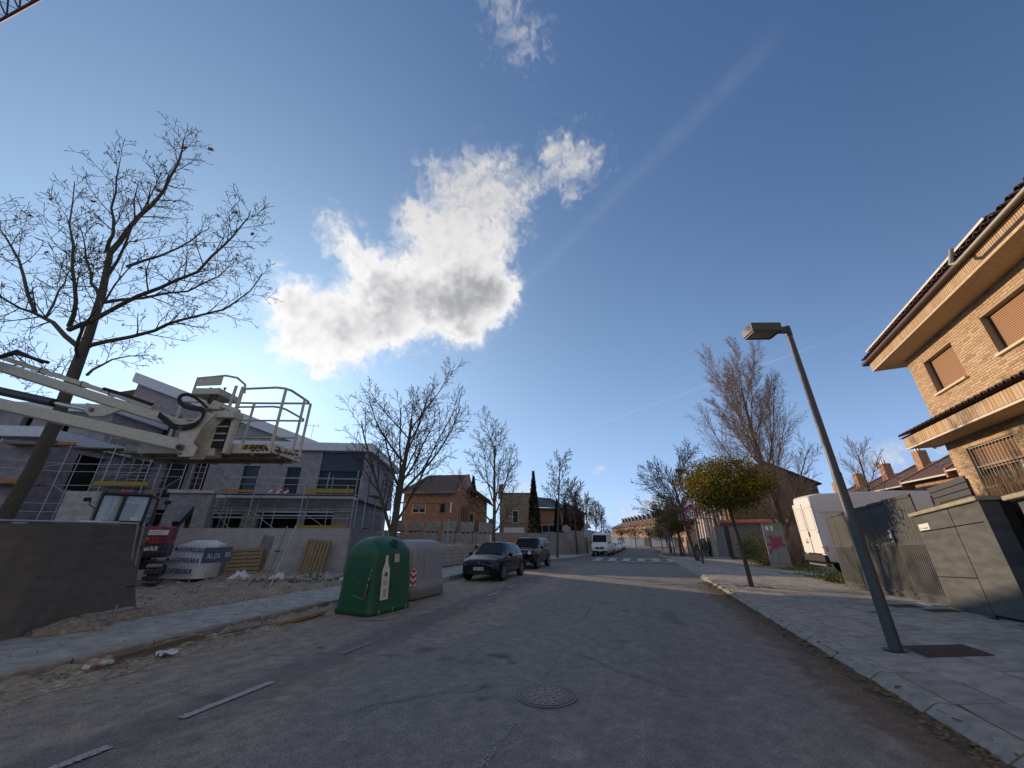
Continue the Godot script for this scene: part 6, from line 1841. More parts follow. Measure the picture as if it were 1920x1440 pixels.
	for i in 6:
		m = MB.new(); m.xf = Transform3D(Basis(Vector3.RIGHT, -0.02), Vector3(0, 0, 0)); m.cbox(Vector3(-0.40 + i * 0.13, 0.83, 0.885), Vector3(0.055, 0.62, 0.03), 0.012); part(g, "front_rib", m, "bin_grey")
	m = MB.new(); m.cyl(Vector3(0.05, 1.30, 0.85), Vector3(0.05, 1.30, 0.872), 0.11, 20); part(g, "round_boss", m, "bin_grey")
	m = MB.new()
	var arc := []
	for i in 12:
		var t := i / 11.0
		arc.append(Vector3(lerpf(0.615, 0.18, pow(t, 3.0)), lerpf(0.42, 1.655, sqrt(t)) if t < 1 else 1.66, 0.35))
	m.pipe(arc, 0.013, 6); part(g, "lid_seam", m, "bin_grey")
	var cx := Transform3D(Basis(Vector3.UP, 0.78), Vector3(0.605, 0.62, 0.872))
	m = MB.new(); m.xf = cx; m.box(Vector3.ZERO, Vector3(0.17, 0.46, 0.008)); var ch := part(g, "chevron_plate", m, "white")
	for i in 3:
		m = MB.new(); m.xf = cx
		var y := 0.20 - i * 0.165
		m.quad(Vector3(-0.085, y - 0.0, 0.006), Vector3(0, y - 0.085, 0.006), Vector3(0, y - 0.005, 0.006), Vector3(-0.085, y + 0.08 if i else 0.23, 0.006)); m.quad(Vector3(0, y - 0.085, 0.006), Vector3(0.085, y, 0.006), Vector3(0.085, y + 0.08 if i else 0.23, 0.006), Vector3(0, y - 0.005, 0.006))
		part(ch, "chevron", m, "sign_red")
	m = MB.new(); m.xf = cx; m.tri(Vector3(-0.085, -0.23, 0.006), Vector3(0.085, -0.23, 0.006), Vector3(0, -0.225, 0.006)); part(ch, "chevron", m, "sign_red")

func label_on_side(src: MB) -> MB:
	# turns a plate drawn in x, y to lie on the face that looks along +x
	var m := MB.new()
	var p := src.xf.origin
	var b := src.xf.basis * Basis(Vector3.UP, PI / 2)
	var inv := src.xf.affine_inverse()
	for i in src.v.size():
		m.v.push_back(p + b * (inv * src.v[i])); m.n.push_back((b * (src.xf.basis.inverse() * src.n[i])).normalized()); m.c.push_back(src.c[i])
	return m

func wheel(o: Node, p: Vector3, r: float, w: float, side: float) -> void:
	var m := MB.new()
	m.cyl(p - Vector3(w / 2, 0, 0), p + Vector3(w / 2, 0, 0), r, 22)
	var wh := part(o, "wheel", m, "rubber")
	m = MB.new()
	m.disc(p + Vector3(side * (w / 2 + 0.004), 0, 0), r * 0.66, Vector3(side, 0, 0), 20, r * 0.56)
	for k in 5:
		var a := TAU * k / 5
		m.bar(p + Vector3(side * (w / 2 + 0.006), 0, 0), p + Vector3(side * (w / 2 + 0.006), cos(a) * r * 0.6, sin(a) * r * 0.6), 0.02, 0.05)
	m.disc(p + Vector3(side * (w / 2 + 0.008), 0, 0), r * 0.14, Vector3(side, 0, 0), 12)
	part(wh, "rim", m, "alloy")
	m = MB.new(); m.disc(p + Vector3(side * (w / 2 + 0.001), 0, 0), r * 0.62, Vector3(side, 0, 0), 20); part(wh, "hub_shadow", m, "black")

# car bodies look along +z (front), y up; st = stations [z, half width at belt, sill y, belt y, roof y, roof half width]
func car_body(o: Node, st: Array, paint: String, glass: String, glazed: Array) -> void:
	var rows := []
	for s in st:
		var w: float = s[1]; var y0: float = s[2]; var yb: float = s[3]; var yr: float = s[4]; var wr: float = s[5]
		var half := [Vector2(w * 0.80, y0), Vector2(w * 0.95, y0 + 0.04), Vector2(w, lerpf(y0, yb, 0.30)), Vector2(w * 1.0, lerpf(y0, yb, 0.62)), Vector2(w * 0.985, yb - 0.07), Vector2(w * 0.955, yb)]
		half += [Vector2(lerpf(w * 0.94, wr, 0.5), lerpf(yb, yr, 0.5)), Vector2(wr, yr - minf(0.06, (yr - yb) * 0.4)), Vector2(wr * 0.86, yr - minf(0.015, (yr - yb) * 0.1)), Vector2(wr * 0.45, yr + 0.008), Vector2(0, yr + 0.012)]
		var row := PackedVector3Array()
		for q in half: row.push_back(Vector3(q.x, q.y, s[0]))
		for i in range(half.size() - 2, -1, -1): row.push_back(Vector3(-half[i].x, half[i].y, s[0]))
		rows.append(row)
	var m := MB.new()
	m.grid(rows, false, true)
	for e in [0, rows.size() - 1]:
		var r: PackedVector3Array = rows[e]
		var c := Vector3(0, (r[0].y + r[10].y) / 2, r[0].z)
		for i in r.size() - 1:
			if e == 0: m.tri(c, r[i], r[i + 1])
			else: m.tri(c, r[i + 1], r[i])
	part(o, "body", m, paint)
	# side glass between given stations, 6 mm proud of the body
	for g in glazed:
		for s in [1, -1]:
			var ra: PackedVector3Array = rows[g[0]]; var rb: PackedVector3Array = rows[g[1]]
			m = MB.new()
			var a := []
			for rr in [ra, rb]:
				var p5: Vector3 = rr[5]; var p6: Vector3 = rr[6]; var p7: Vector3 = rr[7]
				a.append([p5.lerp(p6, 0.12), p6, p6.lerp(p7, 0.85)])
			var f := func(v: Vector3) -> Vector3: return Vector3((v.x + 0.007) * s, v.y, v.z)
			for k in 2:
				var q := [f.call(a[0][k].lerp(a[1][k], 0.05)), f.call(a[1][k].lerp(a[0][k], 0.05)), f.call(a[1][k + 1].lerp(a[0][k + 1], 0.05)), f.call(a[0][k + 1].lerp(a[1][k + 1], 0.05))]
				if (q[1] - q[0]).cross(q[2] - q[0]).x * s > 0: m.quad(q[0], q[1], q[2], q[3])
				else: m.quad(q[3], q[2], q[1], q[0])
			part(o, "side_window", m, glass)

func screen(o: Node, z0: float, y0: float, w0: float, z1: float, y1: float, w1: float, called := "windscreen") -> void:
	var m := MB.new()
	var nrm := Vector3(0, z0 - z1, y1 - y0).normalized() * 0.012
	if called == "rear_window": nrm = Vector3(0, absf(z0 - z1), -(y1 - y0)).normalized() * 0.012
	var q := [Vector3(-w0, y0, z0) + nrm, Vector3(w0, y0, z0) + nrm, Vector3(w1, y1, z1) + nrm, Vector3(-w1, y1, z1) + nrm]
	m.fix(q[0], q[1], q[2], q[3], nrm)
	part(o, called, m, "glass_dark")

func mirrors(o: Node, x: float, y: float, z: float, mt: String) -> void:
	for s in [-1, 1]:
		var m := MB.new()
		m.cbox(Vector3(s * (x + 0.10), y, z), Vector3(0.20, 0.14, 0.10), 0.04); m.box(Vector3(s * x, y - 0.05, z), Vector3(0.1, 0.04, 0.06))
		part(o, "wing_mirror", m, mt)

func arches(o: Node, zs: Array, x: float, r: float) -> void:
	for z in zs:
		for s in [-1, 1]:
			var m := MB.new()
			var k := 16
			for i in k:
				var a := PI * i / k; var b := PI * (i + 1) / k
				var p := Vector3(s * x, r * 0.98 + sin(a) * r * 1.18, z + cos(a) * r * 1.18); var q := Vector3(s * x, r * 0.98 + sin(b) * r * 1.18, z + cos(b) * r * 1.18)
				m.fix(Vector3(s * x, r * 0.98, z), p, q, Vector3(s * x, r * 0.98, z), Vector3(s, 0, 0))
			m.box(Vector3(s * (x - 0.003), r * 0.72, z), Vector3(0.006, r * 0.54, r * 2.36))
			part(o, "wheel_arch", m, "black_matt")

func plate(o: Node, what: String, p: Vector3, w := 0.50) -> void:
	var m := MB.new(); m.box(p, Vector3(w, 0.115, 0.012)); var q := part(o, "number_plate", m, "white")
	if what: text(q, "plate_lettering", what, 0.075, "black", Transform3D(Basis(), p + Vector3(0.02, 0, 0.008)))
	m = MB.new(); m.box(p + Vector3(-w / 2 + 0.022, 0, 0.001), Vector3(0.04, 0.113, 0.013)); part(q, "plate_band", m, "sign_blue")

func make_cars() -> void:
	rng.seed = 55
	var m: MB
	# small dark blue hatchback nearest on the left
	var o := thing("parked_car", "small dark navy hatchback parked behind the grey container, front towards us", "car", Transform3D(Basis(Vector3.UP, -0.02), Vector3(-6.62, 0.0, -17.85)), "cars parked along the left kerb")
	var st := [[-1.93, 0.66, 0.45, 0.80, 0.95, 0.55], [-1.86, 0.78, 0.34, 0.88, 1.10, 0.58], [-1.55, 0.86, 0.26, 0.95, 1.40, 0.60], [-0.95, 0.885, 0.22, 0.95, 1.485, 0.60], [-0.15, 0.885, 0.22, 0.94, 1.50, 0.61], [0.30, 0.885, 0.22, 0.935, 1.45, 0.60], [0.98, 0.885, 0.22, 0.93, 0.98, 0.72], [1.35, 0.87, 0.22, 0.87, 0.93, 0.70], [1.72, 0.83, 0.22, 0.80, 0.87, 0.66], [1.90, 0.76, 0.24, 0.70, 0.76, 0.62], [1.96, 0.64, 0.30, 0.58, 0.62, 0.5]]
	car_body(o, st, "navy_paint", "glass_dark", [[2, 3], [3, 4], [4, 5]])
	screen(o, 0.95, 1.003, 0.66, 0.32, 1.437, 0.54)
	screen(o, -1.82, 1.02, 0.55, -1.52, 1.38, 0.52, "rear_window")
	arches(o, [1.22, -1.30], 0.888, 0.32)
	for z in [1.22, -1.30]:
		for s in [-1, 1]: wheel(o, Vector3(s * 0.80, 0.325, z), 0.325, 0.20, s)
	for s in [-1, 1]:
		m = MB.new(); m.cbox(Vector3(s * 0.60, 0.735, 1.885), Vector3(0.27, 0.10, 0.06), 0.025, Basis(Vector3.UP, s * 0.35)); part(o, "headlight", m, "lamp_smoked")
		m = MB.new(); m.cbox(Vector3(s * 0.63, 0.40, 1.915), Vector3(0.16, 0.16, 0.03), 0.02, Basis(Vector3.UP, s * 0.35)); var fl := part(o, "fog_light_frame", m, "galv")
		m = MB.new(); m.cbox(Vector3(s * 0.63, 0.40, 1.93), Vector3(0.11, 0.11, 0.03), 0.02, Basis(Vector3.UP, s * 0.35)); part(fl, "fog_light", m, "black")
	m = MB.new(); m.box(Vector3(0, 0.36, 1.965), Vector3(1.0, 0.16, 0.02)); part(o, "lower_grille", m, "black_matt")
	m = MB.new()
	for q in [[0, 0.055, 0.035, 0], [0.035, 0, 0, -0.055], [0, -0.055, -0.035, 0], [-0.035, 0, 0, 0.055]]: m.bar(Vector3(q[0], 0.73 + q[1], 1.93), Vector3(q[2], 0.73 + q[3], 1.93), 0.015, 0.014)
	part(o, "badge", m, "galv")
	plate(o, "1542 NKV", Vector3(0.0, 0.50, 1.972))
	mirrors(o, 0.88, 1.0, 0.62, "black_paint")
	m = MB.new(); m.cbox(Vector3(0, 1.24, 0.05), Vector3(1.0, 0.5, 0.7), 0.1); part(o, "cabin_interior", m, "black_matt")
	# black compact off-roader behind
	o = thing("parked_car", "black boxy compact off-roader with a slotted grille parked behind the hatchback", "car", Transform3D(Basis(Vector3.UP, -0.02), Vector3(-6.78, 0.0, -24.45)), "cars parked along the left kerb")
	st = [[-2.05, 0.80, 0.45, 1.02, 1.40, 0.64], [-2.0, 0.86, 0.36, 1.05, 1.62, 0.68], [-1.6, 0.90, 0.28, 1.06, 1.68, 0.70], [-0.7, 0.90, 0.26, 1.05, 1.70, 0.71], [0.1, 0.90, 0.26, 1.04, 1.69, 0.71], [0.40, 0.90, 0.26, 1.04, 1.64, 0.70], [0.90, 0.90, 0.26, 1.03, 1.10, 0.78], [1.40, 0.90, 0.26, 1.02, 1.08, 0.78], [1.86, 0.88, 0.28, 0.98, 1.03, 0.76], [1.98, 0.86, 0.30, 0.92, 0.95, 0.74], [2.02, 0.80, 0.36, 0.80, 0.82, 0.66]]
	car_body(o, st, "black_paint", "glass_dark", [[1, 2], [2, 3], [3, 4], [4, 5]])
	screen(o, 0.88, 1.122, 0.72, 0.42, 1.62, 0.64)
	arches(o, [1.24, -1.32], 0.905, 0.36)
	for z in [1.24, -1.32]:
		for s in [-1, 1]: wheel(o, Vector3(s * 0.80, 0.36, z), 0.36, 0.22, s)
	for s in [-1, 1]:
		m = MB.new(); m.cyl(Vector3(s * 0.60, 0.88, 1.96), Vector3(s * 0.60, 0.88, 2.035), 0.10, 18); part(o, "headlight", m, "lamp_glass")
		m = MB.new(); m.cbox(Vector3(s * 0.66, 0.60, 2.0), Vector3(0.2, 0.1, 0.04), 0.02); part(o, "fog_light", m, "galv_dark")
	for i in 7:
		m = MB.new(); m.cbox(Vector3(-0.33 + i * 0.11, 0.87, 2.015), Vector3(0.055, 0.16, 0.03), 0.012); part(o, "grille_slot", m, "galv_dark")
	m = MB.new(); m.box(Vector3(0, 0.46, 2.02), Vector3(1.3, 0.16, 0.03)); part(o, "lower_bumper", m, "black_matt")
	plate(o, "", Vector3(-0.1, 0.60, 2.035))
	mirrors(o, 0.90, 1.13, 0.62, "black_paint")
	m = MB.new()
	for s in [-1, 1]: m.pipe([Vector3(s * 0.62, 1.73, 0.1), Vector3(s * 0.62, 1.76, -0.2), Vector3(s * 0.62, 1.76, -1.5), Vector3(s * 0.62, 1.72, -1.8)], 0.02, 6)
	part(o, "roof_bars", m, "galv_dark")
	# white delivery van
	o = thing("delivery_van", "white high-roofed delivery van parked beyond the crossing on the left", "van", Transform3D(Basis(Vector3.UP, -0.03), Vector3(-4.62, gy(-49.0), -51.0)), "")
	st = [[-3.0, 0.92, 0.5, 1.4, 2.50, 0.86], [-2.9, 0.98, 0.36, 1.42, 2.56, 0.90], [-0.5, 1.0, 0.32, 1.42, 2.58, 0.92], [1.5, 1.0, 0.32, 1.40, 2.58, 0.92], [1.85, 1.0, 0.32, 1.38, 2.48, 0.90], [2.55, 1.0, 0.32, 1.32, 1.45, 0.88], [2.85, 0.97, 0.34, 1.16, 1.22, 0.82], [3.0, 0.88, 0.40, 0.95, 1.0, 0.74]]
	car_body(o, st, "white_gloss", "glass_dark", [[3, 4]])
	screen(o, 2.49, 1.54, 0.84, 1.95, 2.335, 0.80)
	arches(o, [1.95, -1.9], 1.003, 0.36)
	for z in [1.95, -1.9]:
		for s in [-1, 1]: wheel(o, Vector3(s * 0.90, 0.36, z), 0.36, 0.22, s)
	m = MB.new(); m.box(Vector3(0, 0.92, 2.99), Vector3(1.0, 0.22, 0.04)); part(o, "grille", m, "black")
	m = MB.new(); m.cbox(Vector3(0, 0.52, 2.97), Vector3(1.8, 0.2, 0.12), 0.03); part(o, "bumper", m, "black_matt")
	for s in [-1, 1]:
		m = MB.new(); m.cbox(Vector3(s * 0.72, 0.98, 2.93), Vector3(0.30, 0.16, 0.08), 0.03, Basis(Vector3.UP, s * 0.3)); part(o, "headlight", m, "lamp_glass")
	m = MB.new(); m.disc(Vector3(0, 0.93, 3.015), 0.08, Vector3.BACK, 16); part(o, "badge", m, "galv")
	plate(o, "", Vector3(0, 0.62, 3.035))
	mirrors(o, 1.02, 1.5, 2.2, "black_matt")
	m = MB.new(); m.box(Vector3(-0.2, 2.66, 0.8), Vector3(0.8, 0.12, 0.6)); part(o, "roof_vent", m, "white")
	# cars queued behind the van
	var mini_st := [[-2.0, 0.74, 0.42, 0.85, 1.02, 0.6], [-1.9, 0.84, 0.32, 0.92, 1.15, 0.62], [-1.2, 0.88, 0.24, 0.95, 1.42, 0.60], [0.0, 0.88, 0.24, 0.94, 1.46, 0.60], [0.35, 0.88, 0.24, 0.93, 1.40, 0.6], [1.05, 0.88, 0.24, 0.90, 0.95, 0.7], [1.8, 0.85, 0.24, 0.80, 0.86, 0.66], [2.05, 0.70, 0.32, 0.62, 0.66, 0.55]]
	var list := [[-4.0, -58.0, "red_paint", "red car half hidden behind the white van"], [-3.75, -64.5, "silver_paint", "silver car second behind the white van"], [-3.6, -71.0, "white_gloss", "white car third in the row behind the white van"], [-3.5, -77.5, "silver_paint", "silver car far down the row behind the white van"], [-3.4, -84.0, "white_gloss", "white car at the far end of the row"]]
	for q in list:
		o = thing("parked_car", q[3], "car", Transform3D(Basis(), Vector3(float(q[0]) - 0.6, gy(q[1]), q[1])), "cars parked along the left kerb")
		car_body(o, mini_st, q[2], "glass_dark", [[1, 2], [2, 3], [3, 4]])
		screen(o, 1.02, 0.95, 0.66, 0.34, 1.39, 0.54)
		for z in [1.25, -1.25]:
			for s in [-1, 1]: wheel(o, Vector3(s * 0.80, 0.32, z), 0.32, 0.2, s)
		for s in [-1, 1]:
			m = MB.new(); m.cbox(Vector3(s * 0.62, 0.70, 1.98), Vector3(0.3, 0.12, 0.08), 0.03); part(o, "headlight", m, "lamp_glass")
		plate(o, "", Vector3(0, 0.45, 2.06))
	# big white van standing across the verge on the right, tail to the street
	o = thing("panel_van", "tall white panel van with its rear doors to the street beside the grey gate", "van", Transform3D(Basis(Vector3.UP, PI / 2 + 0.03), Vector3(9.6, 0.36, -19.35)))
	st = [[-2.92, 0.86, 0.62, 1.5, 2.86, 0.70], [-2.86, 0.97, 0.50, 1.5, 2.95, 0.82], [-2.5, 1.0, 0.46, 1.5, 3.02, 0.87], [0.0, 1.0, 0.46, 1.5, 3.06, 0.88], [1.6, 1.0, 0.46, 1.5, 3.0, 0.86], [2.0, 1.0, 0.46, 1.45, 2.6, 0.84], [2.7, 0.98, 0.46, 1.35, 1.45, 0.84], [3.05, 0.86, 0.5, 1.1, 1.15, 0.72]]
	car_body(o, st, "white_gloss", "glass_dark", [[4, 5]])
	for s in [-1, 1]:
		m = MB.new(); m.cbox(Vector3(s * 0.46, 1.72, -2.93), Vector3(0.86, 1.9, 0.03), 0.012); var d := part(o, "rear_door", m, "white_gloss")
		m = MB.new()
		for q in [[0.0, 0.42, 0.62, 0.014], [0.0, -0.42, 0.62, 0.014]]: m.box(Vector3(s * 0.46, 2.05 + q[1], -2.949), Vector3(q[2], q[3], 0.004))
		for x in [-0.31, 0.31]: m.box(Vector3(s * 0.46 + x, 2.05, -2.949), Vector3(0.014, 0.84, 0.004))
		part(d, "panel_pressing", m, "galv")
		m = MB.new(); m.box(Vector3(s * 0.86, 1.55, -2.95), Vector3(0.10, 0.03, 0.02)); m.box(Vector3(s * 0.86, 1.0, -2.95), Vector3(0.10, 0.03, 0.02)); m.box(Vector3(s * 0.86, 2.5, -2.95), Vector3(0.10, 0.03, 0.02)); part(d, "hinge", m, "galv_dark")
		m = MB.new(); m.cbox(Vector3(s * 0.955, 0.95, -2.86), Vector3(0.05, 0.22, 0.06), 0.02); part(o, "tail_light", m, "red")
	m = MB.new(); m.cbox(Vector3(-0.06, 1.48, -2.955), Vector3(0.09, 0.20, 0.03), 0.01); part(o, "door_handle", m, "black")
	m = MB.new()
	for i in 2: m.box(Vector3(0.30 + i * 0.1, 1.27, -2.95), Vector3(0.07, 0.03, 0.004))
	for i in 5: m.box(Vector3(0.25 + i * 0.05, 1.17, -2.95), Vector3(0.03, 0.07, 0.004))
	part(o, "door_lettering", m, "galv_dark")
	m = MB.new(); m.cbox(Vector3(0, 0.60, -2.92), Vector3(1.85, 0.26, 0.16), 0.03); part(o, "bumper", m, "black_matt")
	m = MB.new(); m.cbox(Vector3(0, 0.36, -2.85), Vector3(1.5, 0.07, 0.2), 0.02); part(o, "step", m, "galv_dark")
	m = MB.new()
	for s in [-1, 1]: m.box(Vector3(s * 0.995, 2.28, -0.3), Vector3(0.014, 0.02, 5.0)); m.box(Vector3(s * 0.998, 1.9, -1.4), Vector3(0.012, 0.7, 0.02))
	part(o, "side_seams", m, "galv")
	for z in [1.95, -1.75]:
		for s in [-1, 1]: wheel(o, Vector3(s * 0.88, 0.36, z), 0.36, 0.22, s)
	m = MB.new(); m.box(Vector3(0, 0.5, -0.3), Vector3(1.6, 0.14, 5.0)); part(o, "chassis", m, "black_matt")

func street_lamp(label: String, p: Vector3, h: float, yaw: float) -> Node3D:
	var o := thing("street_lamp", label, "street lamp", Transform3D(Basis(Vector3.UP, yaw), p), "street lamps on the right pavement")
	var m := MB.new()
	m.tube(PackedVector3Array([Vector3(0, 0, 0), Vector3(0, 2.6, 0), Vector3(0, 2.62, 0), Vector3(0, h, 0)]), PackedFloat32Array([0.082, 0.072, 0.062, 0.048]), 20)
	part(o, "post", m, "lamp_grey")
	m = MB.new(); m.cyl(Vector3(0, 0, 0), Vector3(0, 0.012, 0), 0.15, 20); part(o, "base_plate", m, "lamp_dark")
	m = MB.new(); m.cyl(Vector3(0, h - 0.04, 0), Vector3(0, h + 0.18, 0), 0.056, 16); m.box(Vector3(-0.16, h + 0.10, 0), Vector3(0.22, 0.13, 0.07)); part(o, "head_arm", m, "lamp_dark")
	m = MB.new(); m.cbox(Vector3(-0.54, h + 0.09, 0), Vector3(0.60, 0.19, 0.36), 0.012); var hd := part(o, "lantern", m, "lamp_dark")
	m = MB.new(); m.box(Vector3(-0.56, h - 0.012, 0), Vector3(0.46, 0.02, 0.28)); part(hd, "lamp_lens", m, "lens")
	m = MB.new()
	for s in [-1, 1]: m.box(Vector3(-0.56, h - 0.016, s * 0.155), Vector3(0.52, 0.03, 0.025))
	m.box(Vector3(-0.81, h - 0.016, 0), Vector3(0.025, 0.03, 0.33)); m.box(Vector3(-0.31, h - 0.016, 0), Vector3(0.025, 0.03, 0.33)); part(hd, "lens_frame", m, "lamp_dark")
	return o

func sign_disc(o: Node, p: Vector3, r: float) -> MeshInstance3D:
	var m := MB.new(); m.cyl(p - Vector3(0, 0, 0.012), p, r, 28); var s := part(o, "round_sign", m, "sign_back")
	m = MB.new(); m.disc(p + Vector3(0, 0, 0.003), r * 0.985, Vector3.BACK, 28, r * 0.74); part(s, "sign_border", m, "sign_red")
	m = MB.new(); m.disc(p + Vector3(0, 0, 0.002), r * 0.75, Vector3.BACK, 28); part(s, "sign_face", m, "white")
	return s

func sign_triangle(o: Node, p: Vector3, r: float, border: String) -> MeshInstance3D:
	var m := MB.new(); m.xf = Transform3D(Basis(), p)
	var t := PackedVector2Array(); var u := PackedVector2Array()
	for i in 3:
		var a := PI / 2 + TAU * i / 3.0
		t.append(Vector2(cos(a), sin(a)) * r); u.append(Vector2(cos(a), sin(a)) * r * 0.72)
	m.slab(t, -0.012, 0.0); var s := part(o, "triangular_sign", m, border)
	m = MB.new(); m.xf = Transform3D(Basis(), p); m.slab(u, 0.0, 0.003); part(s, "sign_face", m, "white")
	return s

func make_street() -> void:
	rng.seed = 66
	var m: MB
	street_lamp("tall grey street lamp with a box lantern in the foreground on the right pavement", Vector3(3.43, pave_y(3.43, -7.98), -7.98), 5.42, 0.30)
	var l2 := street_lamp("distant grey street lamp carrying the speed limit signs", Vector3(3.72, pave_y(3.72, -29.0), -29.0), 5.9, 0.30)
	# signs strapped to the far lamp post: their own things
	var s := thing("speed_limit_sign", "round red bordered 30 sign strapped to the far lamp post", "road sign", Transform3D(Basis(Vector3.UP, 0.05), Vector3(3.62, 0.13, -28.86)))
	var d := sign_disc(s, Vector3(-0.10, 3.02, 0.05), 0.36)
	text(d, "sign_number", "30", 0.34, "black", Transform3D(Basis(), Vector3(-0.10, 3.02, 0.057)))
	m = MB.new(); m.box(Vector3(0.0, 3.02, 0.0), Vector3(0.25, 0.05, 0.09)); part(s, "bracket", m, "galv")
	m = MB.new()
	for i in 6: m.ball(Vector3(-0.25 + rnd(0, 0.2), 3.05 + rnd(0, 0.17), 0.06), Vector3(0.06, 0.045, 0.004), 8, 4)
	part(s, "paint_smear", m, "green_graffiti")
	s = thing("hump_warning_sign", "triangular hump warning sign above the 30 sign, half in the leaves", "road sign", Transform3D(Basis(Vector3.UP, 0.05), Vector3(3.60, 0.13, -28.84)))
	d = sign_triangle(s, Vector3(-0.12, 3.66, 0.05), 0.46, "sign_red")
	m = MB.new(); m.box(Vector3(-0.12, 3.53, 0.057), Vector3(0.4, 0.05, 0.004)); m.ball(Vector3(-0.05, 3.57, 0.057), Vector3(0.14, 0.09, 0.003)); part(d, "hump_symbol", m, "black")
	m = MB.new(); m.box(Vector3(0.0, 3.6, 0.0), Vector3(0.25, 0.05, 0.09)); part(s, "bracket", m, "galv")
	s = thing("crossing_sign", "blue square pedestrian crossing sign on a thin grey post", "road sign", Transform3D(Basis(Vector3.UP, 0.05), Vector3(3.79, pave_y(3.79, -35.5), -35.5)))
	m = MB.new(); m.cyl(Vector3.ZERO, Vector3(0, 3.6, 0), 0.038, 10); part(s, "post", m, "galv_dark")
	m = MB.new(); m.cbox(Vector3(-0.03, 3.3, 0.05), Vector3(0.90, 0.86, 0.02), 0.008); d = part(s, "sign_plate", m, "white")
	m = MB.new(); m.box(Vector3(-0.03, 3.3, 0.062), Vector3(0.84, 0.80, 0.004)); part(d, "blue_field", m, "sign_blue")
	m = MB.new(); m.xf = Transform3D(Basis(), Vector3(-0.03, 3.26, 0.065)); m.slab(PackedVector2Array([Vector2(-0.36, -0.26), Vector2(0.36, -0.26), Vector2(0, 0.36)]), 0, 0.003); part(d, "white_triangle", m, "white")
	m = MB.new(); m.xf = Transform3D(Basis(), Vector3(-0.03, 3.20, 0.07))
	m.ball(Vector3(0.0, 0.17, 0), Vector3(0.035, 0.035, 0.003), 10, 4); m.bar(Vector3(0, 0.14, 0), Vector3(0, 0.0, 0), 0.003, 0.075); m.bar(Vector3(0, 0, 0), Vector3(-0.10, -0.15, 0), 0.003, 0.04); m.bar(Vector3(0, 0, 0), Vector3(0.10, -0.15, 0), 0.003, 0.04); m.bar(Vector3(0, 0.1, 0), Vector3(-0.10, 0.0, 0), 0.003, 0.03); m.bar(Vector3(0, 0.1, 0), Vector3(0.10, 0.02, 0), 0.003, 0.03)
	for i in 4: m.box(Vector3(-0.18 + i * 0.12, -0.18, 0), Vector3(0.07, 0.03, 0.003))
	part(d, "walker_symbol", m, "black")
	# signs on the left, seen from behind
	s = thing("give_way_sign", "back of a triangular road sign over a square plate before the white van", "road sign", Transform3D(Basis(Vector3.UP, 0.3), Vector3(-5.1, gy(-41.0) + 0.17, -41.0)))
	m = MB.new(); m.cyl(Vector3.ZERO, Vector3(0, 3.3, 0), 0.03, 8); part(s, "post", m, "galv")
	sign_triangle(s, Vector3(0, 2.75, 0.05), 0.5, "sign_back")
	m = MB.new(); m.box(Vector3(0, 2.0, 0.05), Vector3(0.8, 0.7, 0.02)); part(s, "sign_plate", m, "sign_back")
	m = MB.new(); m.xf = Transform3D(Basis(), Vector3(0, 2.75, 0.055)); m.slab(PackedVector2Array([Vector2(-0.36, -0.2), Vector2(0.36, -0.2), Vector2(0, 0.4)]), 0, 0.004); part(s, "sign_back_plate", m, "sign_back")
	s = thing("traffic_mirror", "round grey sign with a small plate below on a leaning post at the left junction", "road sign", Transform3D(Basis(Vector3.BACK, 0.1), Vector3(-7.3, gy(-44.0) + 0.1, -44.0)))
	m = MB.new(); m.cyl(Vector3.ZERO, Vector3(0, 3.1, 0), 0.035, 8); part(s, "post", m, "galv_dark")
	m = MB.new(); m.cyl(Vector3(-0.3, 2.75, 0.04), Vector3(-0.3, 2.75, 0.07), 0.42, 20); m.xf = Transform3D(); part(s, "disc", m, "sign_back")
	m = MB.new(); m.box(Vector3(-0.2, 1.9, 0.05), Vector3(0.9, 0.7, 0.03)); part(s, "plate", m, "sign_back")
	s = thing("no_parking_sign", "small round sign on a post in front of the orange house", "road sign", Transform3D(Basis(), Vector3(-11.3, 0.2, -29.5)))
	m = MB.new(); m.cyl(Vector3.ZERO, Vector3(0, 2.5, 0), 0.03, 8); part(s, "post", m, "galv_dark")
	m = MB.new(); m.disc(Vector3(0, 2.6, 0.04), 0.30, Vector3.BACK, 20, 0.2); m.disc(Vector3(0, 2.6, 0.038), 0.21, Vector3.BACK, 20); part(s, "disc", m, "sign_blue")
	# roadside cabinets on the right
	var c := thing("utility_cabinet", "tall utility cabinet sprayed with pink and green graffiti", "utility cabinet", Transform3D(Basis(Vector3.UP, -0.25), Vector3(7.35, pave_y(7.35, -26.3), -26.3)), "roadside utility cabinets")
	m = MB.new(); m.cbox(Vector3(0, 1.22, 0), Vector3(0.95, 2.1, 0.55), 0.02); part(c, "casing", m, "cabinet_grey")
	m = MB.new(); m.box(Vector3(0, 0.08, 0), Vector3(1.0, 0.2, 0.6)); part(c, "plinth", m, "coping")
	for q in [[-0.24, "cabinet_grey"], [0.24, "cabinet_grey"]]:
		m = MB.new(); m.cbox(Vector3(q[0], 1.02, 0.285), Vector3(0.45, 1.55, 0.02), 0.006); part(c, "door", m, q[1])
	m = MB.new()
	for i in 26: m.ball(Vector3(rnd(-0.36, 0.36), rnd(0.75, 1.7), 0.297), Vector3(rnd(0.06, 0.16), rnd(0.05, 0.14), 0.004), 9, 4)
	part(c, "pink_graffiti", m, "pink_graffiti")
	m = MB.new()
	for i in 7: m.bar(Vector3(rnd(0.05, 0.4), rnd(1.95, 2.2), 0.28), Vector3(rnd(0.05, 0.4), rnd(1.95, 2.2), 0.28), 0.01, 0.05)
	part(c, "green_graffiti", m, "green_graffiti")
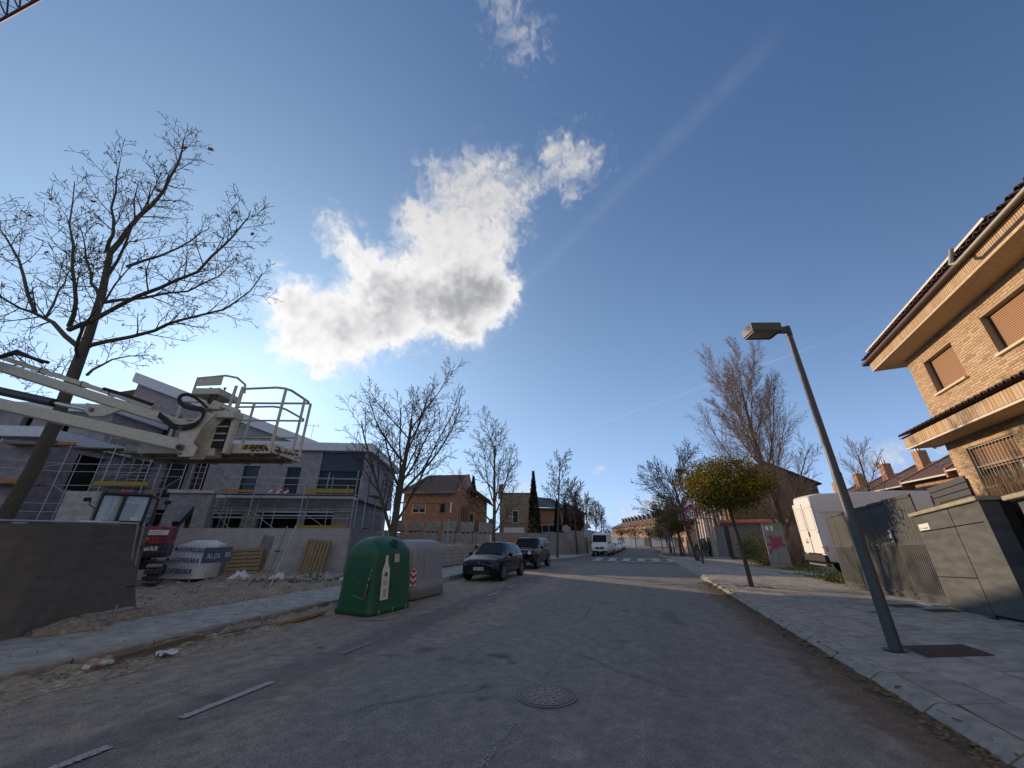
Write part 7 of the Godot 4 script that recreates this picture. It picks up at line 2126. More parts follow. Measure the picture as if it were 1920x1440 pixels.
	m = MB.new(); m.box(Vector3(-0.25, 2.05, 0.28), Vector3(0.16, 0.22, 0.012)); m.box(Vector3(-0.02, 2.05, 0.28), Vector3(0.1, 0.26, 0.012)); part(c, "white_tags", m, "white")
	m = MB.new(); m.cbox(Vector3(0, 2.29, 0), Vector3(1.0, 0.05, 0.6), 0.01); part(c, "lid", m, "cabinet_grey")
	c = thing("utility_cabinet", "plain grey utility cabinet with a light stone pier against it", "utility cabinet", Transform3D(Basis(Vector3.UP, -0.3), Vector3(6.75, pave_y(6.75, -36.6), -36.6)), "roadside utility cabinets")
	m = MB.new(); m.cbox(Vector3(-0.35, 1.25, 0.1), Vector3(0.75, 2.3, 0.55), 0.02); part(c, "casing", m, "cabinet_grey")
	m = MB.new(); m.box(Vector3(0.2, 1.28, 0.0), Vector3(0.34, 2.34, 0.5)); part(c, "dark_side", m, "gate")
	m = MB.new(); m.cbox(Vector3(0.66, 1.25, 0.0), Vector3(0.58, 2.3, 0.5), 0.015); part(c, "stone_pier", m, "coping")
	m = MB.new(); m.box(Vector3(-0.3, 0.05, 0.1), Vector3(0.9, 0.16, 0.65)); part(c, "plinth", m, "whitewash")
	m = MB.new(); m.cbox(Vector3(-0.35, 1.9, 0.385), Vector3(0.66, 0.7, 0.02), 0.005); m.box(Vector3(-0.52, 0.5, 0.385), Vector3(0.12, 0.5, 0.01)); part(c, "door", m, "cabinet_grey")
	# loose slabs at the end of the gate
	for q in [[6.6, -22.4, 0.9, 0.6, 0.3, "broken pavement slab tilted on the verge beside the graffiti cabinet"], [7.1, -21.2, 0.7, 0.5, -0.4, "smaller loose slab lying on the verge near the van"]]:
		m = MB.new(); m.cbox(Vector3.ZERO, Vector3(q[2], 0.07, q[3]), 0.01)
		single("loose_slab", m, "slab_c", q[5], "slab", "loose slabs", Transform3D(Basis(Vector3.UP, q[4]) * Basis(Vector3.RIGHT, 0.07), Vector3(q[0], pave_y(q[0], q[1]) + 0.05, q[1])))

func rdir() -> Vector3:
	return Vector3(rnd(-1, 1), rnd(-1, 1), rnd(-1, 1))

func grow(mbs: Array, p: Vector3, d: Vector3, ln: float, r: float, lvl: int, P: Dictionary, tips: Array) -> void:
	var segs := clampi(int(ln / float(P.seg)), 2, 8)
	if lvl == P.levels: segs = mini(segs, 3)
	var pts := PackedVector3Array([p]); var rs := PackedFloat32Array([r])
	var q := p; var dir := d
	for i in segs:
		dir = (dir + rdir() * float(P.wig[lvl]) + Vector3.UP * float(P.up[lvl])).normalized()
		q += dir * ln / segs
		pts.push_back(q); rs.push_back(maxf(lerpf(r, r * 0.32, (i + 1.0) / segs), P.rmin))
	mbs[0 if lvl <= P.wood else 1].tube(pts, rs, P.sides[lvl], false)
	if lvl >= P.levels:
		tips.append(q)
		return
	sprout(mbs, pts, rs, ln, lvl, P, tips)

func sprout(mbs: Array, pts: PackedVector3Array, rs: PackedFloat32Array, ln: float, lvl: int, P: Dictionary, tips: Array) -> void:
	var n: int = P.n[lvl]
	var az := rnd(0, TAU)
	var m := pts.size() - 1
	for k in n:
		var t := lerpf(P.from[lvl], 0.98, (k + rnd(0.1, 0.9)) / n)
		var f := t * m
		var i := mini(int(f), m - 1)
		var pos := pts[i].lerp(pts[i + 1], f - i)
		var tan := (pts[i + 1] - pts[i]).normalized()
		az += 2.4 + rnd(-0.5, 0.5)
		var x := tan.cross(Vector3.UP if absf(tan.y) < 0.95 else Vector3.RIGHT).normalized()
		var y := tan.cross(x)
		var side := x * cos(az) + y * sin(az)
		var a: float = P.ang[lvl] * rnd(0.75, 1.2)
		var cd := (tan * cos(a) + side * sin(a)).normalized()
		var cl: float = ln * float(P.ratio[lvl]) * (1.0 - float(P.short[lvl]) * t) * rnd(0.7, 1.15)
		var rr := lerpf(rs[i], rs[i + 1], f - i)
		grow(mbs, pos, cd, cl, maxf(rr * rnd(0.8, 1.15) * float(P.get("thin", 0.55)), P.rmin), lvl + 1, P, tips)

func bare_tree(called: String, label: String, base: Vector3, h: float, r: float, P: Dictionary, group := "", lean := Vector3.ZERO, category := "tree") -> Array:
	var o := thing(called, label, category, Transform3D(Basis(), base), group)
	var a := MB.new(); var b := MB.new()
	var tips := []
	grow([a, b], Vector3(0, -0.1, 0), (Vector3.UP + lean).normalized(), h * float(P.trunk), r, 0, P, tips)
	part(o, "trunk", a, P.bark)
	part(o, "crown", b, P.twig)
	return [o, tips]

func plane_style(rmin: float) -> Dictionary:
	return {levels = 4, wood = 1, seg = 0.42, wig = [0.05, 0.12, 0.18, 0.24, 0.3], up = [0.05, 0.10, 0.09, 0.10, 0.08], n = [11, 8, 6, 3], from = [0.34, 0.25, 0.2, 0.25], ang = [0.72, 0.72, 0.75, 0.8], ratio = [0.62, 0.50, 0.45, 0.5], short = [0.45, 0.4, 0.3, 0.2], sides = [10, 7, 5, 3, 3], rmin = rmin, trunk = 0.78, bark = "bark_plane", twig = "twig"}

func make_trees() -> void:
	rng.seed = 1234
	# the plane tree in the left foreground: its main limbs follow the tree in the photograph, twigs grow from them
	var o := thing("plane_tree", "tall bare plane tree with a few withered leaves at the left edge", "tree", grid_xf, "bare street trees on the left")
	var a := MB.new(); var b := MB.new()
	var P := plane_style(0.006)
	P.n = [0, 9, 6, 2]
	P.ratio = [0, 0.62, 0.48, 0.5]
	P.ang = [0.72, 0.85, 0.85, 0.9]
	P.seg = 0.24
	P.thin = 0.42
	P.up = [0.05, 0.07, 0.06, 0.07, 0.06]
	var tips := []
	var tr := [[8.6, -11.3, 0.2], [8.6, -11.29, 1.98], [8.6, -11.18, 3.2], [8.58, -11.19, 4.36], [8.52, -11.29, 5.81], [8.46, -11.31, 6.69], [8.4, -11.46, 7.99], [8.3, -11.75, 9.5]]
	var rr := [0.17, 0.145, 0.135, 0.128, 0.12, 0.10, 0.085, 0.065]
	var pts := PackedVector3Array(); var rs := PackedFloat32Array()
	for i in tr.size(): pts.push_back(gp(tr[i][1], tr[i][2], tr[i][0])); rs.push_back(rr[i])
	a.tube(pts, rs, 14)
	var limbs := [
		[0.072, [8.3, -11.72, 9.4], [8.25, -11.57, 10.29], [8.2, -11.23, 11.27], [8.1, -11.12, 12.58], [8.0, -11.18, 13.8], [7.9, -11.34, 14.5]],
		[0.05, [8.32, -11.7, 9.3], [8.1, -11.79, 9.98], [8.0, -12.3, 11.05], [7.8, -12.7, 12.4], [7.7, -12.95, 13.3]],
		[0.06, [8.5, -11.25, 6.2], [8.6, -10.68, 6.49], [8.8, -9.54, 6.82], [9.0, -8.95, 7.15], [9.2, -7.9, 7.49], [9.3, -7.34, 8.12], [9.35, -7.16, 8.67]],
		[0.06, [8.46, -11.28, 6.6], [8.0, -10.24, 7.39], [7.8, -9.45, 7.9], [7.7, -8.62, 8.43], [7.6, -8.18, 9.38], [7.55, -7.88, 10.18], [7.5, -7.8, 10.71]],
		[0.045, [8.32, -11.7, 9.3], [8.6, -10.84, 9.72], [8.8, -10.07, 10.36], [8.9, -9.58, 10.91]],
		[0.065, [8.5, -11.3, 6.3], [8.4, -12.37, 7.07], [8.3, -13.12, 7.41], [8.2, -13.96, 7.76], [8.2, -15.03, 8.21]],
		[0.04, [8.6, -11.25, 5.3], [8.9, -12.11, 5.75], [9.0, -12.98, 5.95], [9.1, -14.25, 6.69]],
		[0.055, [8.46, -11.32, 6.7], [8.1, -11.5, 7.47], [7.8, -12.14, 8.62], [7.6, -12.95, 10.18], [7.5, -13.62, 11.95]],
		[0.03, [8.4, -13.1, 7.4], [8.7, -13.18, 8.34], [8.8, -13.22, 8.92], [8.9, -13.1, 9.8]],
		[0.035, [8.58, -11.27, 5.7], [8.9, -11.02, 5.98], [9.2, -10.41, 6.26], [9.4, -9.85, 6.31]],
		[0.045, [8.3, -13.2, 7.5], [8.5, -14.11, 8.66], [8.5, -15.13, 9.85], [8.5, -15.8, 10.49], [8.4, -16.42, 11.6]],
		[0.05, [8.4, -11.4, 7.7], [9.0, -11.0, 8.3], [9.6, -10.4, 9.0], [10.0, -10.0, 9.9], [10.2, -9.8, 10.8]],
		[0.045, [8.5, -11.3, 6.0], [8.0, -10.9, 6.3], [7.5, -10.2, 6.7], [7.1, -9.5, 7.3], [6.9, -8.9, 8.0]],
		[0.05, [8.4, -11.4, 7.8], [8.6, -12.2, 8.5], [8.7, -12.9, 9.5], [8.6, -13.6, 10.8]],
		[0.04, [8.35, -11.5, 8.6], [8.0, -11.0, 9.4], [7.7, -10.6, 10.5], [7.6, -10.5, 11.8]]]
	var base_d := [8.3, 8.2, 8.4, 8.0, 8.8, 8.4, 8.9, 8.0, 8.7, 8.8, 8.5, 0, 0, 0, 0]
	var li := -1
	for lb in limbs:
		li += 1
		pts = PackedVector3Array(); rs = PackedFloat32Array()
		var n: int = lb.size() - 1
		var total := 0.0
		for i in n:
			var k: float = float(lb[i + 1][0]) / base_d[li] if base_d[li] > 0 else 1.0
			var q := gp(lb[i + 1][1] * k, 1.75 + (lb[i + 1][2] - 1.75) * k, lb[i + 1][0])
			if i > 0:
				total += q.distance_to(pts[-1])
				var mid := q.lerp(pts[-1], 0.5) + rdir() * 0.05
				pts.push_back(mid); rs.push_back(lerpf(lb[0], lb[0] * 0.16, (i - 0.5) / (n - 1)))
			pts.push_back(q); rs.push_back(lerpf(lb[0], lb[0] * 0.16, float(i) / (n - 1)))
		a.tube(pts, rs, 8)
		P.n[1] = int(clampf(total * 4.6, 8, 24))
		sprout([a, b], pts, rs, clampf(total * 0.6, 1.2, 1.9), 1, P, tips)
	part(o, "trunk", a, "bark_plane")
	part(o, "crown", b, "twig")
	var lf := MB.new()
	for i in 46:
		var t: Vector3 = tips[rng.randi() % tips.size()]
		for tries in 6:
			if t.y > 8.0: break
			t = tips[rng.randi() % tips.size()]
		withered_leaf(lf, t, rnd(0.07, 0.14))
	stuff(o, "withered_leaves", lf, "leaf_brown")
	var sb := MB.new()
	for i in 60:
		var t: Vector3 = tips[rng.randi() % tips.size()]
		sb.ball(t + Vector3(rnd(-0.05, 0.05), -rnd(0.03, 0.1), rnd(-0.05, 0.05)), Vector3.ONE * rnd(0.018, 0.028), 6, 4)
	stuff(o, "seed_balls", sb, "twig")
	# street planes farther down the left side
	P = plane_style(0.008)
	P.n = [14, 11, 8, 2]
	P.thin = 0.48
	P.from = [0.24, 0.15, 0.15, 0.2]
	P.ang = [0.78, 0.66, 0.75, 0.8]
	P.ratio = [0.86, 0.42, 0.40, 0.5]
	P.short = [0.50, 0.4, 0.3, 0.2]
	P.up = [0.05, 0.11, 0.08, 0.08, 0.06]
	P.trunk = 0.72
	bare_tree("plane_tree", "broad bare plane tree behind the recycling bins", Vector3(-9.15, 0.17, -13.2), 9.2, 0.17, P, "bare street trees on the left", Vector3(-0.10, 0, -0.02))
	P.rmin = 0.010
	P.n = [13, 10, 7, 2]
	P.ratio = [0.64, 0.42, 0.42, 0.5]
	bare_tree("plane_tree", "bare plane tree rising behind the two parked cars", Vector3(-9.1, 0.17, -24.0), 10.8, 0.15, P, "bare street trees on the left")
	P.n = [12, 9, 6, 2]
	P.rmin = 0.011
	P.ratio = [0.36, 0.5, 0.42, 0.5]
	P.from = [0.40, 0.2, 0.2, 0.25]
	P.trunk = 0.85
	P.bark = "bark_plane"
	bare_tree("plane_tree", "slender bare plane tree with a pale trunk at the corner of the left pavement", Vector3(-6.6, 0.17, -32.3), 9.8, 0.11, P, "bare street trees on the left")
	P.levels = 3
	P.rmin = 0.02
	P.n = [14, 10, 6]
	P.ratio = [0.5, 0.5, 0.45]
	for q in [[-7.2, -47.0, 9.0, "bare street tree just beyond the round grey sign"], [-7.4, -58.0, 8.6, "bare street tree behind the white delivery van"], [-7.6, -72.0, 9.0, "bare street tree beside the row of parked cars"], [-8.0, -90.0, 9.0, "farthest bare street tree on the left side"], [-10.5, -66.0, 9.5, "wide bare tree above the left garden wall"]]:
		bare_tree("plane_tree", q[3], Vector3(q[0], gy(q[1]), q[1]), q[2], 0.13, P, "bare street trees on the left")
	# tall fine-branched bare tree behind the graffiti cabinet
	P = {levels = 4, wood = 1, seg = 0.6, wig = [0.04, 0.07, 0.10, 0.14, 0.2], up = [0.02, 0.06, 0.06, 0.07, 0.06], n = [22, 20, 12, 3], thin = 0.36, from = [0.06, 0.10, 0.12, 0.2], ang = [0.52, 0.5, 0.55, 0.6], ratio = [0.66, 0.40, 0.42, 0.5], short = [0.42, 0.5, 0.3, 0.2], sides = [9, 6, 4, 3, 3], rmin = 0.007, trunk = 0.86, bark = "bark", twig = "twig_red"}
	bare_tree("elm_tree", "tall bare tree with many fine upright branches behind the graffiti cabinet", Vector3(9.4, 0.3, -30.3), 14.4, 0.21, P, "bare trees on the right", Vector3(-0.06, 0, 0))
	P.n = [16, 12, 8, 3]
	P.levels = 3
	P.ratio = [0.5, 0.5, 0.45, 0.5]
	bare_tree("elm_tree", "small bare tree behind the white panel van", Vector3(17.0, 0.5, -36.0), 8.5, 0.12, P, "bare trees on the right")
	bare_tree("elm_tree", "bare sapling in the garden left of the brown gable", Vector3(7.6, 0.2, -44.0), 8.0, 0.10, P, "bare trees on the right")
	# wide drooping bare tree that leans over the street, and its bare fellows beyond
	P = {levels = 4, wood = 1, seg = 0.5, wig = [0.10, 0.12, 0.14, 0.18, 0.2], up = [0.02, 0.02, 0.03, 0.06, 0.06], n = [17, 13, 8, 2], thin = 0.40, from = [0.34, 0.14, 0.15, 0.2], ang = [0.95, 0.6, 0.6, 0.6], ratio = [0.72, 0.52, 0.46, 0.5], short = [0.35, 0.4, 0.3, 0.2], sides = [9, 6, 4, 3, 3], rmin = 0.011, trunk = 0.62, bark = "bark", twig = "twig"}
	bare_tree("spreading_tree", "wide bare tree leaning over the street beside the far lamp post", Vector3(3.85, 0.13, -32.0), 9.6, 0.17, P, "bare trees on the right", Vector3(-0.22, 0, 0.05))
	P.levels = 3
	P.rmin = 0.02
	bare_tree("spreading_tree", "bare tree on the right pavement beyond the crossing sign", Vector3(4.0, gy(-46.0) + 0.1, -46.0), 8.6, 0.15, P, "bare trees on the right", Vector3(-0.12, 0, 0))
	bare_tree("spreading_tree", "bare tree farther along the right pavement", Vector3(4.2, gy(-64.0) + 0.1, -64.0), 8.6, 0.15, P, "bare trees on the right")
	# clipped evergreens
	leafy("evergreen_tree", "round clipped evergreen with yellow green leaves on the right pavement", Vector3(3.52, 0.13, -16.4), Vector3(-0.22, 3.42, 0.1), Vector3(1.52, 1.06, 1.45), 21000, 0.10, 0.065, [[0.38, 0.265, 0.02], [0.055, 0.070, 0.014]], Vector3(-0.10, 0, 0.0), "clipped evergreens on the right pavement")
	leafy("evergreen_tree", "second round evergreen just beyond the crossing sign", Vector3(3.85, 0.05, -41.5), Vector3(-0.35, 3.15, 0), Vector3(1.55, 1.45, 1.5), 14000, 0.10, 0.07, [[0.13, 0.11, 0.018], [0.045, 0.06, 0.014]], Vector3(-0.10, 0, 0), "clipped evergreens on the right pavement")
	leafy("evergreen_tree", "third evergreen beyond the pink blossom tree", Vector3(3.9, -0.5, -62.0), Vector3(-0.3, 3.0, 0), Vector3(1.6, 1.5, 1.5), 2600, 0.16, 0.08, [[0.09, 0.085, 0.02], [0.04, 0.055, 0.014]], Vector3(-0.05, 0, 0), "clipped evergreens on the right pavement")
	leafy("evergreen_tree", "fourth evergreen, small and far along the right pavement", Vector3(3.6, -0.5, -76.0), Vector3(-0.2, 2.9, 0), Vector3(1.7, 1.4, 1.5), 2000, 0.2, 0.08, [[0.09, 0.085, 0.02], [0.04, 0.055, 0.014]], Vector3.ZERO, "clipped evergreens on the right pavement")
	leafy("blossom_tree", "small tree in purple pink blossom between the evergreens", Vector3(3.9, -0.45, -54.0), Vector3(-0.1, 3.2, 0), Vector3(1.3, 1.9, 1.3), 2600, 0.13, 0.07, [[0.30, 0.14, 0.24], [0.18, 0.08, 0.16]], Vector3.ZERO, "", "blossom")
	for i in 5:
		leafy("garden_tree", ["low dark evergreen before the white wall, leftmost", "low dark evergreen before the white wall, second from left", "low olive green tree before the white wall at its middle", "low olive green tree before the white wall right of its middle", "low dark evergreen before the white wall, rightmost"][i], Vector3(-7.5 + i * 3.2, -0.6, -100.0 + i * 2.0), Vector3(0, 3.4, 0), Vector3(1.8, 1.5, 1.8), 1200, 0.28, 0.09, [[0.06, 0.065, 0.02], [0.03, 0.04, 0.012]], Vector3.ZERO, "trees before the far white wall")
	# shrubs and conifers on the left
	cypress("tall dark cypress behind the corner tree on the left", Vector3(-10.1, 0.5, -38.5), 7.6, 0.75)
	cypress("short cypress, nearer of the pair behind the left garden wall", Vector3(-10.0, 0.2, -50.0), 6.0, 0.6)
	cypress("short cypress, farther of the pair behind the left garden wall", Vector3(-9.6, 0.0, -54.0), 6.2, 0.65)
	cypress("dark conifer beside the beige house", Vector3(-19.5, 0.8, -44.0), 8.0, 1.1)
	cypress("wide dark conifer behind the white delivery van", Vector3(-9.2, -0.4, -62.0), 6.6, 1.7)
	for q in [["garden_bush", "yellow green bush beside the beige house", Vector3(-19.0, 0.6, -41.0), Vector3(1.6, 1.7, 1.4), [[0.12, 0.10, 0.02], [0.06, 0.06, 0.015]]], ["garden_bush", "dark rounded bush on the left garden wall", Vector3(-15.4, 1.3, -38.6), Vector3(1.5, 1.2, 1.0), [[0.03, 0.04, 0.02], [0.02, 0.028, 0.014]]], ["garden_bush", "leafless reddish bush at the foot of the stone pier", Vector3(7.9, 0.1, -34.5), Vector3(0.9, 0.9, 0.8), [[0.09, 0.04, 0.025], [0.05, 0.03, 0.02]]], ["garden_bush", "drooping yellow green shrub beside the graffiti cabinet", Vector3(6.9, 0.1, -28.0), Vector3(0.75, 1.25, 0.7), [[0.17, 0.16, 0.04], [0.10, 0.11, 0.03]]], ["garden_bush", "dark evergreen shrub at the dark fence beyond the cabinets", Vector3(6.0, 0.0, -42.0), Vector3(1.2, 0.7, 1.2), [[0.03, 0.04, 0.015], [0.02, 0.028, 0.01]]]]:
		leafy(q[0], q[1], q[2], Vector3(0, q[3].y * 0.85, 0), q[3], 2600, 0.10, 0.05, q[4], Vector3.ZERO, "garden bushes")
	# brushwood at the foot of the tall tree
	var bw := thing("brushwood", "tangle of bare brushwood at the foot of the tall bare tree", "shrub", Transform3D(Basis(), Vector3(8.6, 0.2, -28.4)))
	var m := MB.new()
	for i in 650:
		var p := Vector3(rnd(-1.3, 1.6), 0, rnd(-1.4, 1.0)); var q := p + Vector3(rnd(-0.9, 0.9), rnd(0.5, 2.4), rnd(-0.7, 0.7)); var mid := p.lerp(q, 0.5) + rdir() * 0.2
		m.tube(PackedVector3Array([p, mid, q]), PackedFloat32Array([0.014, 0.010, 0.006]), 3, false)
	part(bw, "twigs", m, "twig_red")

func withered_leaf(m: MB, p: Vector3, s: float) -> void:
	var x := rdir().normalized(); var y := x.cross(rdir()).normalized(); var z := x.cross(y)
	for k in 5:
		var a := -1.2 + k * 0.6
		var tip := p + (x * cos(a) + y * sin(a)) * s * rnd(0.7, 1.1) + z * rnd(-0.4, 0.4) * s
		var l := p + (x * cos(a - 0.35) + y * sin(a - 0.35)) * s * 0.5 + z * rnd(-0.2, 0.2) * s
		var r := p + (x * cos(a + 0.35) + y * sin(a + 0.35)) * s * 0.5 + z * rnd(-0.2, 0.2) * s
		m.tri(p, l, tip); m.tri(p, tip, r)

func leafy(called: String, label: String, base: Vector3, c: Vector3, rad: Vector3, n: int, leaf: float, trunk_r: float, cols: Array, lean: Vector3, group := "", mt := "leaf_green") -> void:
	var o := thing(called, label, "tree" if called.ends_with("tree") else "bush", Transform3D(Basis(), base), group)
	var nz := FastNoiseLite.new(); nz.seed = rng.randi() % 9999; nz.frequency = 1.0
	if called.ends_with("tree"):
		var w := MB.new()
		var top := Vector3(c.x * 0.8, c.y - rad.y * 0.55, c.z * 0.8)
		w.tube(PackedVector3Array([Vector3(0, -0.05, 0), Vector3(top.x * 0.3 + 0.02, top.y * 0.4, 0), Vector3(top.x * 0.75 - 0.02, top.y * 0.8, top.z * 0.6), top]), PackedFloat32Array([trunk_r * 1.25, trunk_r, trunk_r * 0.9, trunk_r * 0.8]), 9)
		for i in 16:
			var d := Vector3(rnd(-1, 1), rnd(0.1, 1), rnd(-1, 1)).normalized()
			var e := c + Vector3(d.x * rad.x, d.y * rad.y, d.z * rad.z) * 0.85
			w.tube(PackedVector3Array([top - Vector3(0, 0.15, 0), top.lerp(e, 0.5) + Vector3(0, 0.08, 0), e]), PackedFloat32Array([trunk_r * 0.45, trunk_r * 0.25, 0.008]), 5, false)
		part(o, "trunk", w, "bark")
	var m := MB.new()
	var ca := Color(cols[0][0], cols[0][1], cols[0][2]); var cb := Color(cols[1][0], cols[1][1], cols[1][2])
	# clumps of leaves on twigs spread through the outer crown
	var clumps := n / 16
	for k in clumps:
		var d := rdir()
		while d.length_squared() > 1.0 or d.length_squared() < 0.01: d = rdir()
		d = d.normalized()
		var q := pow(rng.randf(), 0.36)
		var lump := 1.0 + 0.34 * nz.get_noise_3dv(d * 2.4) + 0.14 * nz.get_noise_3dv(d * 6.0)
		if d.y < -0.2: lump *= 0.80
		var cp := c + Vector3(d.x * rad.x, d.y * rad.y, d.z * rad.z) * q * lump
		if nz.get_noise_3dv(cp * 1.7 + Vector3(40, 0, 0)) < -0.28: continue
		var mix := clampf(0.40 + 1.7 * nz.get_noise_3dv(cp * 1.3) + 0.45 * d.y - 0.3 * d.x + rnd(-0.35, 0.35), 0, 1)  # yellower at the top and sunward side: leaf tone plus painted sunlight
		for i in 16:
			var p := cp + Vector3(rng.randfn(0, 0.13), rng.randfn(0, 0.09), rng.randfn(0, 0.13)) * (leaf / 0.075)
			var x := (rdir() + Vector3(0, -0.35, 0) + d * 0.5).normalized()
			var y := x.cross(rdir()).normalized()
			var s := leaf * rnd(0.7, 1.25)
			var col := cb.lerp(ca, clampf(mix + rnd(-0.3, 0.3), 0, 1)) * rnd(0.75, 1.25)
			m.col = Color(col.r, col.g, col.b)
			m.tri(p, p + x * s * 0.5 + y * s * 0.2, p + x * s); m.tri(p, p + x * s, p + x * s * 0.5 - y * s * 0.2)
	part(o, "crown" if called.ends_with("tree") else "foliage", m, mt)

func cypress(label: String, base: Vector3, h: float, r: float) -> void:
	var o := thing("cypress_tree", label, "tree", Transform3D(Basis(), base), "dark conifers on the left")
	var w := MB.new(); w.cyl(Vector3.ZERO, Vector3(0, h * 0.9, 0), 0.12, 7, 0.02); part(o, "trunk", w, "bark")
	var m := MB.new()
	var nz := FastNoiseLite.new(); nz.seed = rng.randi() % 999; nz.frequency = 1.0
	for i in int(2600 * (0.6 + r * 0.5)):
		var t := pow(rng.randf(), 0.8)
		var a := rnd(0, TAU)
		var prof := r * (1.0 - pow(t, 1.5)) * minf(1.0, t * 9.0 + 0.5)
		var q := prof * pow(rng.randf(), 0.35) * (1.0 + 0.3 * nz.get_noise_3d(cos(a) * 2.0, t * 7.0, sin(a) * 2.0))
		var p := Vector3(cos(a) * q, 0.3 + t * (h - 0.3), sin(a) * q)
		var d := (Vector3(cos(a), 2.2, sin(a)) + rdir() * 0.6).normalized()
		var s := rnd(0.16, 0.34)
		var x := d.cross(rdir()).normalized()
		var b := rnd(0.7, 1.3)
		m.col = Color(0.022 * b, 0.032 * b, 0.017 * b)
		m.tri(p - x * s * 0.22, p + x * s * 0.22, p + d * s)
	part(o, "foliage", m, "needle")

func gable_block(m: MB, x0: float, x1: float, z0: float, z1: float, y0: float, ye: float, yr: float) -> void:
	# walls of a house with gables at z0 and z1, ridge along z
	var xm := (x0 + x1) / 2
	m.slab(PackedVector2Array([Vector2(x0, y0), Vector2(x1, y0), Vector2(x1, ye), Vector2(xm, yr), Vector2(x0, ye)]), z1, z0)

func roof_pair(m: MB, x0: float, x1: float, z0: float, z1: float, ye: float, yr: float, over: float, t := 0.14) -> void:
	var xm := (x0 + x1) / 2
	var k := (yr - ye) / (xm - x0)
	m.slab(PackedVector2Array([Vector2(x0 - over, ye - over * k + 0.02), Vector2(xm, yr + 0.02), Vector2(xm, yr + t + 0.02), Vector2(x0 - over, ye - over * k + t)]), z1 - over, z0 + over)
	m.slab(PackedVector2Array([Vector2(xm, yr + 0.02), Vector2(x1 + over, ye - over * k + 0.02), Vector2(x1 + over, ye - over * k + t), Vector2(xm, yr + t + 0.02)]), z1 - over, z0 + over)

